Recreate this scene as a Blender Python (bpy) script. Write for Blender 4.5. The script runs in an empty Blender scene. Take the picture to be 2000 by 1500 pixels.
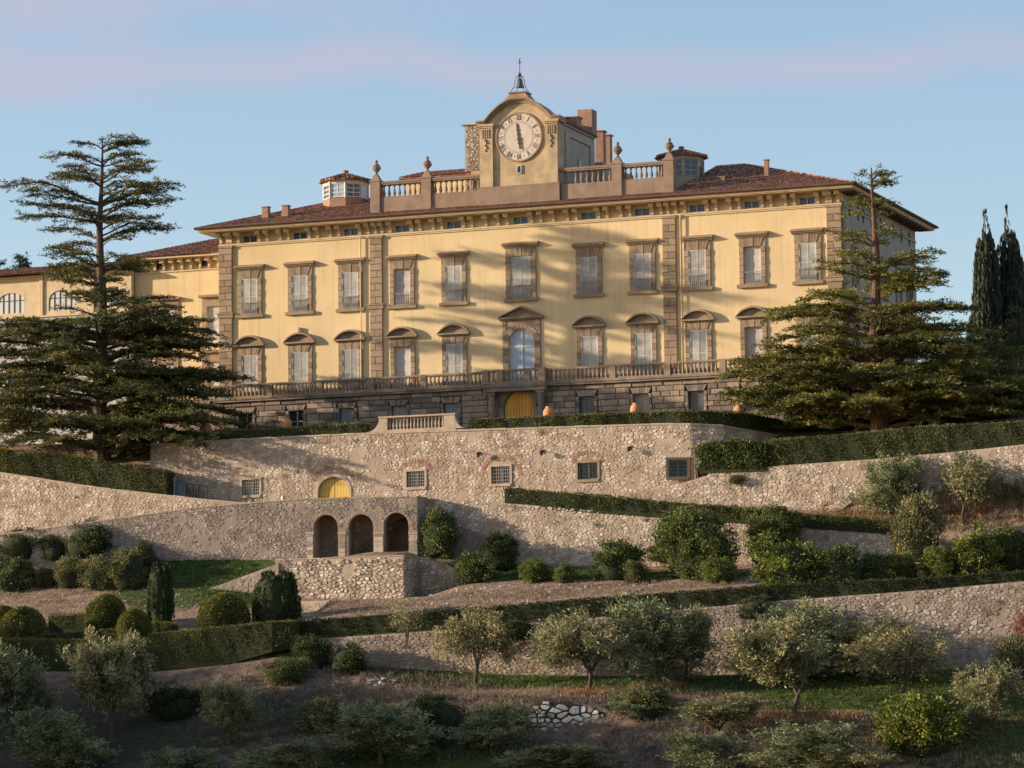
import bpy, bmesh, math, random
import numpy as np
from mathutils import Vector, Matrix
R = math.radians
random.seed(7); np.random.seed(7)
SC = bpy.context.scene
COL = SC.collection

# ------------------------------------------------------------------ camera
F_PX, PITCH, ROLL, YAW = 7200.0, .1068, .0111, .3637      # focal length in photo pixels (2000 wide)
cp, sp = math.cos(PITCH), math.sin(PITCH)
Fv = Vector((0, cp, sp)); R0 = Vector((1, 0, 0)); U0 = Vector((0, -sp, cp))
Rv = R0 * math.cos(ROLL) - U0 * math.sin(ROLL)
Uv = U0 * math.cos(ROLL) + R0 * math.sin(ROLL)
cam_d = bpy.data.cameras.new('camera'); cam = bpy.data.objects.new('camera', cam_d); COL.objects.link(cam)
cam_d.sensor_width = 36; cam_d.lens = F_PX / 2000 * 36; cam_d.clip_start = 1; cam_d.clip_end = 4000
cam.matrix_world = Matrix(((Rv.x, Uv.x, -Fv.x, 0), (Rv.y, Uv.y, -Fv.y, 0), (Rv.z, Uv.z, -Fv.z, 0), (0, 0, 0, 1)))
SC.camera = cam

# villa frame: u runs along the facade to the right, w runs into the building, z is up (0 = eye level of the photographer)
ORG = Vector((.7933, 280., 0.))
DU = Vector((math.cos(YAW), -math.sin(YAW), 0)); DW = Vector((math.sin(YAW), math.cos(YAW), 0))
CU, CW = -ORG.dot(DU), -ORG.dot(DW)
def L2W(u, w, z): return ORG + DU * u + DW * w + Vector((0, 0, z))

# ------------------------------------------------------------------ light
SUN_L = Vector((-2.7, -1.0, .62)).normalized()            # towards the sun, villa frame
SUN_W = DU * SUN_L.x + DW * SUN_L.y + Vector((0, 0, SUN_L.z))
sun_d = bpy.data.lights.new('sun', 'SUN'); sun = bpy.data.objects.new('sun', sun_d); COL.objects.link(sun)
sun_d.energy = 5.0; sun_d.angle = R(.6); sun_d.color = (1.0, .83, .63)
sun.rotation_euler = SUN_W.to_track_quat('Z', 'Y').to_euler(); sun.location = (-100, 0, 100)
world = bpy.data.worlds.new('World'); SC.world = world; world.use_nodes = True
wn = world.node_tree.nodes; wl = world.node_tree.links; wn.clear()
def wnode(t, **k):
    n = wn.new(t)
    for a, b in k.items():
        if a in n.bl_rna.properties: setattr(n, a, b)
        else: n.inputs[a].default_value = b
    return n
sky = wnode('ShaderNodeTexSky', sky_type='NISHITA'); sky.sun_disc = False
sky.sun_elevation = math.asin(SUN_W.z); sky.sun_rotation = math.atan2(SUN_W.x, SUN_W.y)
sky.air_density = 1.0; sky.dust_density = .6; sky.ozone_density = 1.6; sky.altitude = 200
tc = wn.new('ShaderNodeTexCoord')
SKY_STRENGTH = .134
def math_(op, a, b=None, c=None, clamp=False):
    n = wn.new('ShaderNodeMath'); n.operation = op; n.use_clamp = clamp
    for i, v in enumerate((a, b, c)):
        if v is None: continue
        if isinstance(v, (int, float)): n.inputs[i].default_value = v
        else: wl.new(v, n.inputs[i])
    return n.outputs[0]
sep = wn.new('ShaderNodeSeparateXYZ'); wl.new(tc.outputs['Generated'], sep.inputs[0])
X_, Y_, Z_ = sep.outputs
def wnoise(sx, sy, sz, scale, det, off=(0, 0, 0), rough=.55):
    m = wn.new('ShaderNodeMapping'); m.inputs['Scale'].default_value = (sx, sy, sz); m.inputs['Location'].default_value = off
    n = wn.new('ShaderNodeTexNoise'); n.inputs['Scale'].default_value = scale; n.inputs['Detail'].default_value = det
    n.inputs['Roughness'].default_value = rough
    wl.new(tc.outputs['Generated'], m.inputs[0]); wl.new(m.outputs[0], n.inputs[0]); return n.outputs[0]
n_warp = wnoise(1, 1, 1, 9, 3, (3, 1, 2))
n_str = wnoise(1, 1, 6, 7, 5, (1.3, .4, .2))
n_wisp = wnoise(1, 1, 3.0, 17, 7, (.3, 7, 1), .66)
# layers of thin stratus, each a soft band of elevation bent by the noise
def band(zc, zw, gain):
    d = math_('SUBTRACT', math_('ADD', Z_, math_('MULTIPLY', math_('SUBTRACT', n_warp, .5), .035)), zc)
    g = math_('SUBTRACT', 1.0, math_('ABSOLUTE', math_('DIVIDE', d, zw)), clamp=True)
    return math_('MULTIPLY', math_('SMOOTH_MIN', g, 1.0, .1) if False else g, gain)
cl = math_('MULTIPLY', band(.1885, .009, 1.1), math_('ADD', -.15, math_('MULTIPLY', n_str, 1.9)))
wisps = math_('MULTIPLY', math_('SUBTRACT', n_wisp, .43, clamp=True), 2.6, clamp=True)
high = math_('MULTIPLY', math_('SUBTRACT', Z_, .1785), 40, clamp=True)
str2 = math_('MULTIPLY', math_('SUBTRACT', n_str, .47, clamp=True), 2.6, clamp=True)
left = math_('SUBTRACT', .38, math_('MULTIPLY', X_, 5.0), clamp=True)
cl = math_('MULTIPLY', cl, math_('ADD', .55, math_('MULTIPLY', n_wisp, .9)))
cl = math_('ADD', cl, math_('MULTIPLY', math_('MULTIPLY', math_('ADD', wisps, str2), high), left), clamp=True)
clf = math_('MULTIPLY', cl, .70, clamp=True)
mixc = wn.new('ShaderNodeMix'); mixc.data_type = 'RGBA'
tint = wn.new('ShaderNodeMix'); tint.data_type = 'RGBA'; tint.blend_type = 'MULTIPLY'; tint.inputs['Factor'].default_value = 1
wl.new(sky.outputs[0], tint.inputs['A']); tint.inputs['B'].default_value = (1.06, 1.0, 1.04, 1)
SKY_TINT = tint
wl.new(clf, mixc.inputs['Factor']); wl.new(tint.outputs['Result'], mixc.inputs['A'])
mixc.inputs['B'].default_value = (2.72, 2.62, 3.25, 1)
bg = wn.new('ShaderNodeBackground'); bg.inputs['Strength'].default_value = SKY_STRENGTH
wo = wn.new('ShaderNodeOutputWorld'); wl.new(mixc.outputs['Result'], bg.inputs[0]); wl.new(bg.outputs[0], wo.inputs[0])
SC.view_settings.view_transform = 'Standard'; SC.view_settings.look = 'None'
SC.view_settings.exposure = .61; SC.view_settings.gamma = 1
SC.cycles.max_bounces = 6; SC.cycles.diffuse_bounces = 3; SC.cycles.transparent_max_bounces = 4
SC.cycles.use_denoising = True

# ------------------------------------------------------------------ materials
MATS = {}
def mat(name, c1, c2=None, c3=None, scale=3.0, rough=.85, bump=0., bscale=25., tint=0., stain=0., stainc=(.1, .08, .06), stscale=.5,
        leaf=0., metal=0., spec=.3, zs=1.0, detail=5, streak=0., orand=0.):
    m = bpy.data.materials.new(name); m.use_nodes = True; nt = m.node_tree; N = nt.nodes; L = nt.links; N.clear()
    out = N.new('ShaderNodeOutputMaterial'); P = N.new('ShaderNodeBsdfPrincipled')
    P.inputs['Roughness'].default_value = rough; P.inputs['Metallic'].default_value = metal
    P.inputs['Specular IOR Level'].default_value = spec
    geo = N.new('ShaderNodeNewGeometry'); mp = N.new('ShaderNodeMapping'); L.new(geo.outputs['Position'], mp.inputs[0])
    mp.inputs['Scale'].default_value = (1, 1, zs)
    c2 = c2 or c1
    no = N.new('ShaderNodeTexNoise'); no.inputs['Scale'].default_value = scale; no.inputs['Detail'].default_value = detail
    L.new(mp.outputs[0], no.inputs[0])
    rp = N.new('ShaderNodeValToRGB'); rp.color_ramp.elements[0].position = .32; rp.color_ramp.elements[1].position = .68
    rp.color_ramp.elements[0].color = (*c1, 1); rp.color_ramp.elements[1].color = (*c2, 1)
    if c3: e = rp.color_ramp.elements.new(.5); e.color = (*c3, 1)
    fac = no.outputs[0]
    if tint > 0:
        at = N.new('ShaderNodeAttribute'); at.attribute_name = 'tint'
        mx = N.new('ShaderNodeMath'); mx.operation = 'MULTIPLY_ADD'; mx.inputs[1].default_value = tint
        a2 = N.new('ShaderNodeMath'); a2.operation = 'SUBTRACT'; a2.inputs[1].default_value = .5
        L.new(at.outputs['Fac'], a2.inputs[0]); L.new(a2.outputs[0], mx.inputs[0]); L.new(fac, mx.inputs[2]); fac = mx.outputs[0]
    if orand > 0:
        oi = N.new('ShaderNodeObjectInfo'); a5 = N.new('ShaderNodeMath'); a5.operation = 'SUBTRACT'; a5.inputs[1].default_value = .5; L.new(oi.outputs['Random'], a5.inputs[0])
        m5 = N.new('ShaderNodeMath'); m5.operation = 'MULTIPLY_ADD'; m5.inputs[1].default_value = orand; L.new(a5.outputs[0], m5.inputs[0]); L.new(fac, m5.inputs[2]); fac = m5.outputs[0]
    L.new(fac, rp.inputs[0]); col = rp.outputs[0]
    if stain > 0:
        n2 = N.new('ShaderNodeTexNoise'); n2.inputs['Scale'].default_value = stscale; n2.inputs['Detail'].default_value = 6
        n2.inputs['Roughness'].default_value = .65
        m2 = N.new('ShaderNodeMapping'); m2.inputs['Location'].default_value = (13, 5, 2); m2.inputs['Scale'].default_value = (1, 1, .55)
        L.new(geo.outputs['Position'], m2.inputs[0]); L.new(m2.outputs[0], n2.inputs[0])
        r2 = N.new('ShaderNodeValToRGB'); r2.color_ramp.elements[0].position = .48; r2.color_ramp.elements[1].position = .66
        r2.color_ramp.elements[0].color = (0, 0, 0, 1); r2.color_ramp.elements[1].color = (stain, stain, stain, 1)
        L.new(n2.outputs[0], r2.inputs[0])
        mm = N.new('ShaderNodeMix'); mm.data_type = 'RGBA'; L.new(r2.outputs[0], mm.inputs['Factor']); L.new(col, mm.inputs['A'])
        mm.inputs['B'].default_value = (*stainc, 1); col = mm.outputs['Result']
    if streak > 0:      # rain streaks: noise drawn out down the wall
        n3 = N.new('ShaderNodeTexNoise'); n3.inputs['Scale'].default_value = 1.0; n3.inputs['Detail'].default_value = 5; m3 = N.new('ShaderNodeMapping'); m3.inputs['Scale'].default_value = (3.2, 3.2, .16)
        L.new(geo.outputs['Position'], m3.inputs[0]); L.new(m3.outputs[0], n3.inputs[0]); r3 = N.new('ShaderNodeValToRGB'); r3.color_ramp.elements[0].position = .52; r3.color_ramp.elements[1].position = .72
        r3.color_ramp.elements[0].color = (0, 0, 0, 1); r3.color_ramp.elements[1].color = (streak,) * 3 + (1,); L.new(n3.outputs[0], r3.inputs[0])
        m4 = N.new('ShaderNodeMix'); m4.data_type = 'RGBA'; L.new(r3.outputs[0], m4.inputs['Factor']); L.new(col, m4.inputs['A']); m4.inputs['B'].default_value = (c1[0] * .72, c1[1] * .70, c1[2] * .72, 1); col = m4.outputs['Result']
    L.new(col, P.inputs['Base Color'])
    if bump > 0:
        nb = N.new('ShaderNodeTexNoise'); nb.inputs['Scale'].default_value = bscale; nb.inputs['Detail'].default_value = 4
        L.new(geo.outputs['Position'], nb.inputs[0]); b = N.new('ShaderNodeBump'); b.inputs['Strength'].default_value = bump
        b.inputs['Distance'].default_value = .05; L.new(nb.outputs[0], b.inputs['Height']); L.new(b.outputs[0], P.inputs['Normal'])
    if leaf > 0:
        tr = N.new('ShaderNodeBsdfTranslucent'); L.new(col, tr.inputs[0]); ms = N.new('ShaderNodeMixShader')
        ms.inputs[0].default_value = leaf; L.new(P.outputs[0], ms.inputs[1]); L.new(tr.outputs[0], ms.inputs[2]); L.new(ms.outputs[0], out.inputs[0])
    else: L.new(P.outputs[0], out.inputs[0])
    m.diffuse_color = (*c1, 1); MATS[name] = m; return m

M = MATS
mat('plaster_yellow', (.70, .52, .28), (.77, .59, .33), scale=.5, rough=.9, bump=.12, bscale=3, stain=.45, stainc=(.61, .45, .26), stscale=.30, streak=.4)
mat('plaster_cornice', (.60, .455, .27), (.68, .53, .33), scale=2, rough=.9, stain=.25, stainc=(.5, .33, .18), stscale=1)
mat('plaster_old', (.40, .285, .175), (.58, .43, .26), (.50, .37, .22), scale=1.1, rough=.95, bump=.2, bscale=5, stain=.6, stainc=(.30, .22, .13), stscale=.9)
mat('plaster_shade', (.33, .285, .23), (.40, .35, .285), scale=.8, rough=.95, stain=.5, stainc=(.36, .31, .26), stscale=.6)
mat('plaster_pale', (.48, .44, .40), (.53, .49, .45), scale=.7, rough=.9, stain=.3, stainc=(.4, .37, .33), stscale=.5)
mat('pietra', (.26, .185, .12), (.38, .275, .18), scale=1.5, rough=.9, bump=.35, bscale=9, tint=.6, stain=.25, stainc=(.26, .18, .12), stscale=1.4)
mat('pietra_roof', (.25, .17, .12), (.33, .235, .165), scale=1.3, rough=.9, bump=.3, bscale=8, tint=.5, stain=.4, stainc=(.17, .13, .1), stscale=1.2)
mat('basement', (.20, .155, .12), (.38, .285, .205), (.275, .215, .165), scale=1.2, rough=.9, bump=.6, bscale=7, tint=.9, stain=.4, stainc=(.14, .125, .11), stscale=.7)
mat('joint', (.10, .085, .07), (.14, .12, .10), scale=3)
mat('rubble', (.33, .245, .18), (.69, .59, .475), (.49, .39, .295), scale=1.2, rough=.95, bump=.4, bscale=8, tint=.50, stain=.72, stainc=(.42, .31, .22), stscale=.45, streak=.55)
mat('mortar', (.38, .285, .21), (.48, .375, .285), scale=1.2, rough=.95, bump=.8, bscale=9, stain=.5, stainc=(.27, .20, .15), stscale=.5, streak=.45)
mat('rubble_dim', (.27, .205, .16), (.52, .435, .35), (.385, .305, .235), scale=1.2, rough=.95, bump=.4, bscale=8, tint=.482, stain=.72, stainc=(.29, .21, .17), stscale=.45, streak=.5)  # darker copy of rubble; weak light on the lower walls put into the colour
mat('mortar_dim', (.31, .235, .18), (.41, .32, .245), scale=1.2, rough=.95, bump=.8, bscale=9, stain=.5, stainc=(.22, .165, .13), stscale=.5, streak=.45)  # mortar dimmed the same way, weak light in its colour
mat('rubble_white', (.42, .39, .34), (.74, .71, .65), (.60, .57, .51), scale=1.5, rough=.95, bump=.5, bscale=10, tint=1.0)
mat('coping', (.40, .30, .21), (.52, .41, .30), scale=1.5, rough=.9, bump=.4, bscale=8, stain=.3, stainc=(.3, .22, .16), stscale=1)
mat('shutter', (.40, .375, .33), (.60, .57, .50), scale=2, rough=.6, tint=.3, orand=.3)
mat('shutter_wood', (.34, .27, .20), (.42, .34, .26), scale=4, rough=.8)
mat('window_white', (.62, .60, .55), rough=.5)
mat('curtain', (.46, .41, .37), (.58, .53, .48), scale=3, rough=.9, orand=.5)
mat('glass_dark', (.035, .04, .05), rough=.12, spec=.6)
mat('glass_pale', (.30, .36, .44), (.38, .44, .52), rough=.25, spec=.6)  # pale blue: sky reflection put into the pane colour
mat('recess_dark', (.03, .027, .025), rough=.9)
mat('iron', (.035, .033, .032), rough=.6)
mat('iron_pale', (.34, .31, .27), rough=.6)
mat('teal_paint', (.09, .13, .13), (.13, .17, .17), rough=.6)
mat('tile', (.17, .075, .045), (.48, .25, .155), (.30, .145, .088), scale=2.2, rough=.9, tint=1.1, stain=.45, stainc=(.09, .06, .045), stscale=1.2)
mat('gutter', (.10, .055, .04), (.14, .075, .05), rough=.6)
mat('brick', (.27, .155, .10), (.37, .22, .145), scale=3, rough=.95, tint=.6)
mat('door_gold', (.66, .29, .045), (.76, .37, .065), scale=2, rough=.6, tint=.4)
mat('door_yellow', (.60, .41, .085), (.68, .48, .11), scale=2, rough=.6, tint=.4)
mat('terracotta', (.50, .22, .10), (.60, .30, .16), scale=3, rough=.85, bump=.2)
mat('bronze', (.10, .13, .11), (.17, .21, .18), scale=6, rough=.5, metal=.4)
mat('clock_face', (.56, .475, .385), (.64, .555, .46), scale=2, rough=.8, stain=.4, stainc=(.55, .45, .36), stscale=1.6)
mat('hand_metal', (.09, .05, .03), rough=.6)
mat('clock_mark', (.22, .14, .10), rough=.8)
mat('soil', (.20, .13, .09), (.33, .225, .16), scale=.7, rough=1, bump=.8, bscale=6)
mat('bark', (.07, .05, .038), (.12, .085, .06), scale=5, rough=.95, bump=.5, bscale=12)
mat('bark_red', (.10, .058, .038), (.16, .09, .058), scale=5, rough=.95, bump=.5, bscale=12)
mat('bark_grey', (.13, .11, .09), (.22, .19, .155), scale=5, rough=.95, bump=.5, bscale=12)
LF = dict(scale=.8, rough=.6, leaf=.22, spec=.25)
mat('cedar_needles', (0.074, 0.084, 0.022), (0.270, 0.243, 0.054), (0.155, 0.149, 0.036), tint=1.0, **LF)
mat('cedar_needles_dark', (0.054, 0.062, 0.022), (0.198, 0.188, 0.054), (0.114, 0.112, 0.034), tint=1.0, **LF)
mat('poplar_leaf', (0.037, 0.043, 0.027), (0.101, 0.109, 0.068), (0.061, 0.070, 0.044), tint=1.0, **LF)
mat('pine_needles', (.02, .035, .02), (.05, .08, .04), tint=1.0, **LF)
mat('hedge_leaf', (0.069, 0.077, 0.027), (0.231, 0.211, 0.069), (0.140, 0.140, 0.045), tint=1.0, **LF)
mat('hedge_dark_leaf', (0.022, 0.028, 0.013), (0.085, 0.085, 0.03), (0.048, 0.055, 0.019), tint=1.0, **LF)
mat('hedge_core', (.02, .026, .011), (.04, .048, .02), scale=6, rough=1)
mat('box_leaf', (0.072, 0.075, 0.015), (0.260, 0.237, 0.044), (0.156, 0.150, 0.029), tint=1.0, **LF)
mat('yew_leaf', (0.030, 0.043, 0.017), (0.103, 0.122, 0.038), (0.062, 0.079, 0.024), tint=1.0, **LF)
mat('laurel_leaf', (0.047, 0.068, 0.022), (0.182, 0.203, 0.054), (0.108, 0.132, 0.035), tint=1.0, **LF)
mat('laurel_bright', (0.075, 0.098, 0.022), (0.275, 0.300, 0.062), (0.169, 0.194, 0.040), tint=1.0, **LF)
mat('shrub_olive', (0.077, 0.081, 0.033), (0.266, 0.243, 0.098), (0.161, 0.155, 0.058), tint=1.0, **LF)
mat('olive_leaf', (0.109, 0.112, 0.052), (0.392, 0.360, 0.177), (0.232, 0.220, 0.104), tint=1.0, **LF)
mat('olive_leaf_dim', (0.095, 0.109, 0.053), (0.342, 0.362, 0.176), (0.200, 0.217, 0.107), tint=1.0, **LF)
mat('olive_leaf_warm', (0.123, 0.112, 0.049), (0.435, 0.378, 0.169), (0.261, 0.231, 0.104), tint=1.0, **LF)
mat('mimosa_leaf', (.07, .09, .018), (.29, .30, .045), (.17, .19, .03), tint=1.0, **LF)
mat('russet_leaf', (.14, .07, .03), (.34, .19, .08), (.24, .13, .06), tint=1.0, **LF)
mat('red_leaf', (.22, .09, .07), (.40, .17, .13), tint=1.0, **LF)
mat('grass_green', (0.039, 0.072, 0.016), (0.130, 0.186, 0.039), (0.078, 0.120, 0.026), tint=1.0, **LF)
mat('grass_dry', (.16, .11, .07), (.37, .27, .18), (.26, .185, .125), tint=1.0, **LF)
mat('grass_gold', (.22, .12, .05), (.46, .29, .13), (.34, .20, .09), tint=1.0, **LF)
mat('scrub', (0.108, 0.084, 0.066), (0.288, 0.228, 0.174), (0.192, 0.144, 0.114), tint=1.0, **LF)

# ------------------------------------------------------------------ mesh helpers
class MB:
    """collects polygons for one mesh"""
    def __init__(s): s.v = []; s.f = []; s.t = []
    def poly(s, pts, t=.5):
        i = len(s.v); s.v += [tuple(p) for p in pts]; s.f.append(tuple(range(i, i + len(pts)))); s.t.append(t)
    def box(s, x0, x1, y0, y1, z0, z1, t=.5, bev=0.):
        i = len(s.v)
        s.v += [(x, y, z) for z in (z0, z1) for y in (y0, y1) for x in (x0, x1)]
        for f in ((0, 2, 3, 1), (4, 5, 7, 6), (0, 1, 5, 4), (2, 6, 7, 3), (0, 4, 6, 2), (1, 3, 7, 5)):
            s.f.append(tuple(i + k for k in f)); s.t.append(t)
    def hexa(s, p, t=.5):
        """8 points: bottom ring 4 (ccw from above), top ring 4"""
        i = len(s.v); s.v += [tuple(q) for q in p]
        for f in ((3, 2, 1, 0), (4, 5, 6, 7), (0, 1, 5, 4), (1, 2, 6, 5), (2, 3, 7, 6), (3, 0, 4, 7)):
            s.f.append(tuple(i + k for k in f)); s.t.append(t)
    def block(s, x0, x1, z0, z1, yb, yf, bev=.03, t=.5):
        """ashlar block: back at yb, face at yf (yf<yb), bevelled face"""
        i = len(s.v); b = bev
        s.v += [(x0, yb, z0), (x1, yb, z0), (x1, yb, z1), (x0, yb, z1),
                (x0, yf + b, z0), (x1, yf + b, z0), (x1, yf + b, z1), (x0, yf + b, z1),
                (x0 + b, yf, z0 + b), (x1 - b, yf, z0 + b), (x1 - b, yf, z1 - b), (x0 + b, yf, z1 - b)]
        fs = [(8, 9, 10, 11)]
        for k in range(4):
            k2 = (k + 1) % 4
            fs += [(k, k2, 4 + k2, 4 + k), (4 + k, 4 + k2, 8 + k2, 8 + k)]
        for f in fs: s.f.append(tuple(i + q for q in f)); s.t.append(t)
    def lathe(s, prof, n=10, cx=0, cy=0, t=.5, sq=False):
        """prof: (r, z) list"""
        i = len(s.v)
        for r, z in prof:
            for k in range(n):
                a = 2 * math.pi * (k + .5) / n; s.v.append((cx + r * math.cos(a), cy + r * math.sin(a), z))
        for j in range(len(prof) - 1):
            for k in range(n):
                k2 = (k + 1) % n; s.f.append((i + j * n + k, i + j * n + k2, i + (j + 1) * n + k2, i + (j + 1) * n + k)); s.t.append(t)
        s.f.append(tuple(i + k for k in reversed(range(n)))); s.t.append(t)
        s.f.append(tuple(i + (len(prof) - 1) * n + k for k in range(n))); s.t.append(t)
    def tube(s, pts, rad, n=5, t=.5):
        pts = [Vector(p) for p in pts]; i = len(s.v); m = len(pts)
        ref = Vector((0, 0, 1))
        for j, p in enumerate(pts):
            d = (pts[min(j + 1, m - 1)] - pts[max(j - 1, 0)])
            if d.length < 1e-6: d = Vector((0, 0, 1))
            d.normalize(); a = d.cross(ref if abs(d.z) < .9 else Vector((1, 0, 0))).normalized(); b = d.cross(a)
            r = rad[j] if isinstance(rad, (list, tuple)) else rad
            for k in range(n):
                an = 2 * math.pi * k / n; s.v.append(tuple(p + a * (r * math.cos(an)) + b * (r * math.sin(an))))
        for j in range(m - 1):
            for k in range(n):
                k2 = (k + 1) % n; s.f.append((i + j * n + k, i + j * n + k2, i + (j + 1) * n + k2, i + (j + 1) * n + k)); s.t.append(t)
        s.f.append(tuple(i + k for k in range(n))); s.t.append(t)
        s.f.append(tuple(i + (m - 1) * n + k for k in reversed(range(n)))); s.t.append(t)
    def prism(s, pts2, y0, y1, t=.5):
        """polygon in (x,z) extruded from y0 (front) to y1"""
        n = len(pts2); i = len(s.v)
        s.v += [(x, y0, z) for x, z in pts2] + [(x, y1, z) for x, z in pts2]
        s.f.append(tuple(i + k for k in range(n))); s.t.append(t)
        s.f.append(tuple(i + n + k for k in reversed(range(n)))); s.t.append(t)
        for k in range(n):
            k2 = (k + 1) % n; s.f.append((i + k, i + n + k, i + n + k2, i + k2)); s.t.append(t)
    def mesh(s, name, material, smooth=False, recalc=False):
        me = bpy.data.meshes.new(name); me.from_pydata(s.v, [], s.f)
        at = me.attributes.new('tint', 'FLOAT', 'FACE'); at.data.foreach_set('value', s.t)
        for m_ in (material if isinstance(material, (list, tuple)) else [material]): me.materials.append(MATS[m_])
        if smooth: me.polygons.foreach_set('use_smooth', [True] * len(s.f))
        if recalc:
            bm = bmesh.new(); bm.from_mesh(me); bmesh.ops.recalc_face_normals(bm, faces=bm.faces); bm.to_mesh(me); bm.free()
        me.update(); return me

def quads_mesh(name, V, tint, material):
    """V: (n,4,3) numpy"""
    n = len(V); me = bpy.data.meshes.new(name)
    me.vertices.add(n * 4); me.vertices.foreach_set('co', V.reshape(-1).astype(np.float32))
    me.loops.add(n * 4); me.loops.foreach_set('vertex_index', np.arange(n * 4, dtype=np.int32))
    me.polygons.add(n); me.polygons.foreach_set('loop_start', np.arange(0, n * 4, 4, dtype=np.int32))
    try: me.polygons.foreach_set('loop_total', np.full(n, 4, dtype=np.int32))
    except Exception: pass
    at = me.attributes.new('tint', 'FLOAT', 'FACE'); at.data.foreach_set('value', np.asarray(tint, dtype=np.float32))
    me.materials.append(MATS[material]); me.update(calc_edges=True); return me

def leaves(C, D, length, width, rng):
    """kite leaves at C pointing along D"""
    n = len(C); D = D / (np.linalg.norm(D, axis=1, keepdims=True) + 1e-9)
    S = np.cross(D, rng.normal(size=(n, 3))); S /= (np.linalg.norm(S, axis=1, keepdims=True) + 1e-9)
    L = (length * rng.uniform(.7, 1.25, n))[:, None]; W = (width * rng.uniform(.7, 1.25, n))[:, None]
    return np.stack([C, C + D * L * .5 + S * W * .5, C + D * L, C + D * L * .5 - S * W * .5], axis=1)

def link(o): COL.objects.link(o); return o
def part(name, me, parent, loc=None, rot=None, scale=None, label=None, kind=None):
    o = link(bpy.data.objects.new(name, me)); o.parent = parent
    if loc: o.location = loc
    if rot: o.rotation_euler = rot
    if scale: o.scale = scale
    if label: o['label'] = label
    if kind: o['kind'] = kind
    return o
def thing(name, label, cat, base, me=None, group=None, kind=None, rz=0., scale=None):
    o = link(bpy.data.objects.new(name, me)); o.location = L2W(*base); o.rotation_euler = (0, 0, -YAW + rz)
    o['label'] = label; o['category'] = cat
    if group: o['group'] = group
    o['kind'] = kind or 'thing'
    if scale: o.scale = scale
    return o

# ------------------------------------------------------------------ from the photograph's rays to the site's own planes
def rayL(px, py):
    d = Fv + Rv * ((px - 1000) / F_PX) + Uv * ((750 - py) / F_PX)
    return d.dot(DU), d.dot(DW), d.z
def at_w(px, py, w):
    a, b, c = rayL(px, py); t = (w - CW) / b; return CU + a * t, c * t
def at_line(px, py, p0, p1):
    a, b, c = rayL(px, py); dx, dy = p1[0] - p0[0], p1[1] - p0[1]
    det = a * (-dy) + b * dx; rx, ry = p0[0] - CU, p0[1] - CW
    t = (rx * (-dy) + ry * dx) / det
    u, w = CU + a * t, CW + b * t; return u, w, c * t
def scale_at(u, w):  # photo pixels per metre
    p = L2W(u, w, 0); return F_PX / p.y
# ------------------------------------------------------------------ terrain: rows of (u, w, z), near to far
def row_line(p0, p1, pts, extra=()):
    r = []
    for px, py in pts:
        u, w, z = at_line(px, py, p0, p1); r.append((u, w, z))
    r += list(extra); r.sort(); return r
def flat_row(w, z): return [(-300, w, z), (300, w, z)]
ROWS = []
for w, z in ((-400, 2), (-330, -1), (-285, -1.9), (-255, -1.9), (-238, -4), (-170, -17), (-110, -13), (-80, -8)): ROWS.append(flat_row(w, z))
ROWS.append([(-300, -60, -9), (-60, -60, -5), (-20, -58, -1.2), (60, -58, -1.6), (300, -58, -3)])
ROWS.append(row_line((0, -50), (10, -50), [(0, 1470), (500, 1465), (1000, 1462), (1500, 1462), (2000, 1475)], [(-80, -50, 0)]))
JL, JR = at_w(1026, 1400, -46.5)[0], at_w(1184, 1400, -46.5)[0]; jz0, jz1 = at_w(1100, 1452, -46.5)[1], at_w(1100, 1376, -46.5)[1]
ROWS.append(sorted([(u, -46.75, at_w(1000, 1416, -46.7)[1]) for u in (-60, JL - 2.5, JR + 2.5, 60)] + [(JL - .4, -46.75, jz0 + .9), (JL + .3, -46.75, jz0), (JR - .3, -46.75, jz0 - .1), (JR + .4, -46.75, jz0 + .7)]))
ROWS.append(sorted([(u, -46.2, at_w(1000, 1408, -46.2)[1]) for u in (-60, JL - 2.5, JR + 2.5, 60)] + [(JL - .2, -46.2, jz1 - .5), (JL + .6, -46.2, jz1), (JR - .6, -46.2, jz1 - .1), (JR + .2, -46.2, jz1 - .6)]))
ROWS.append(row_line((0, -43), (10, -43), [(0, 1395), (400, 1380), (800, 1362), (1000, 1362), (1300, 1362), (1600, 1398), (1800, 1410), (2000, 1425)]))
ROWS.append(row_line((0, -40.2), (10, -40.2), [(0, 1350), (400, 1325), (700, 1322), (850, 1338), (1000, 1344), (1300, 1342), (1600, 1352), (1800, 1362), (2000, 1365)]))
LG = ((-10, -37.4), (50, -33.4)); LG2 = ((-10, -37.0), (50, -33.0))
ROWS.append(row_line(*LG, [(0, 1310), (300, 1303), (450, 1285), (560, 1268), (700, 1300), (1000, 1318), (1300, 1320), (1600, 1314), (2000, 1296)]))
ROWS.append(row_line(*LG2, [(0, 1308), (300, 1300), (450, 1280), (570, 1256), (600, 1246), (900, 1226), (1200, 1202), (1500, 1174), (1800, 1153), (2000, 1135)]))
ROWS.append(row_line((-10, -30), (50, -28.5), [(0, 1225), (300, 1215), (450, 1215), (600, 1208), (900, 1186), (1200, 1162), (1500, 1141), (2000, 1116)]))
LF7 = ((-9.3, -24.6), (50, -23.4))
F_IN = ((-9.4, .3), )
pts7 = [(0, 1150), (300, 1146), (440, 1150), (550, 1168), (700, 1169), (830, 1166), (880, 1150), (900, 1144), (1200, 1133), (1500, 1124), (2000, 1104)]
ROWS.append(row_line(*LF7, pts7))
top7 = [(0, 1149), (300, 1145), (440, 1140), (549, 1110), (551, 1096), (700, 1091), (793, 1088), (900, 1138), (1200, 1132), (1500, 1123), (2000, 1103)]
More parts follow.
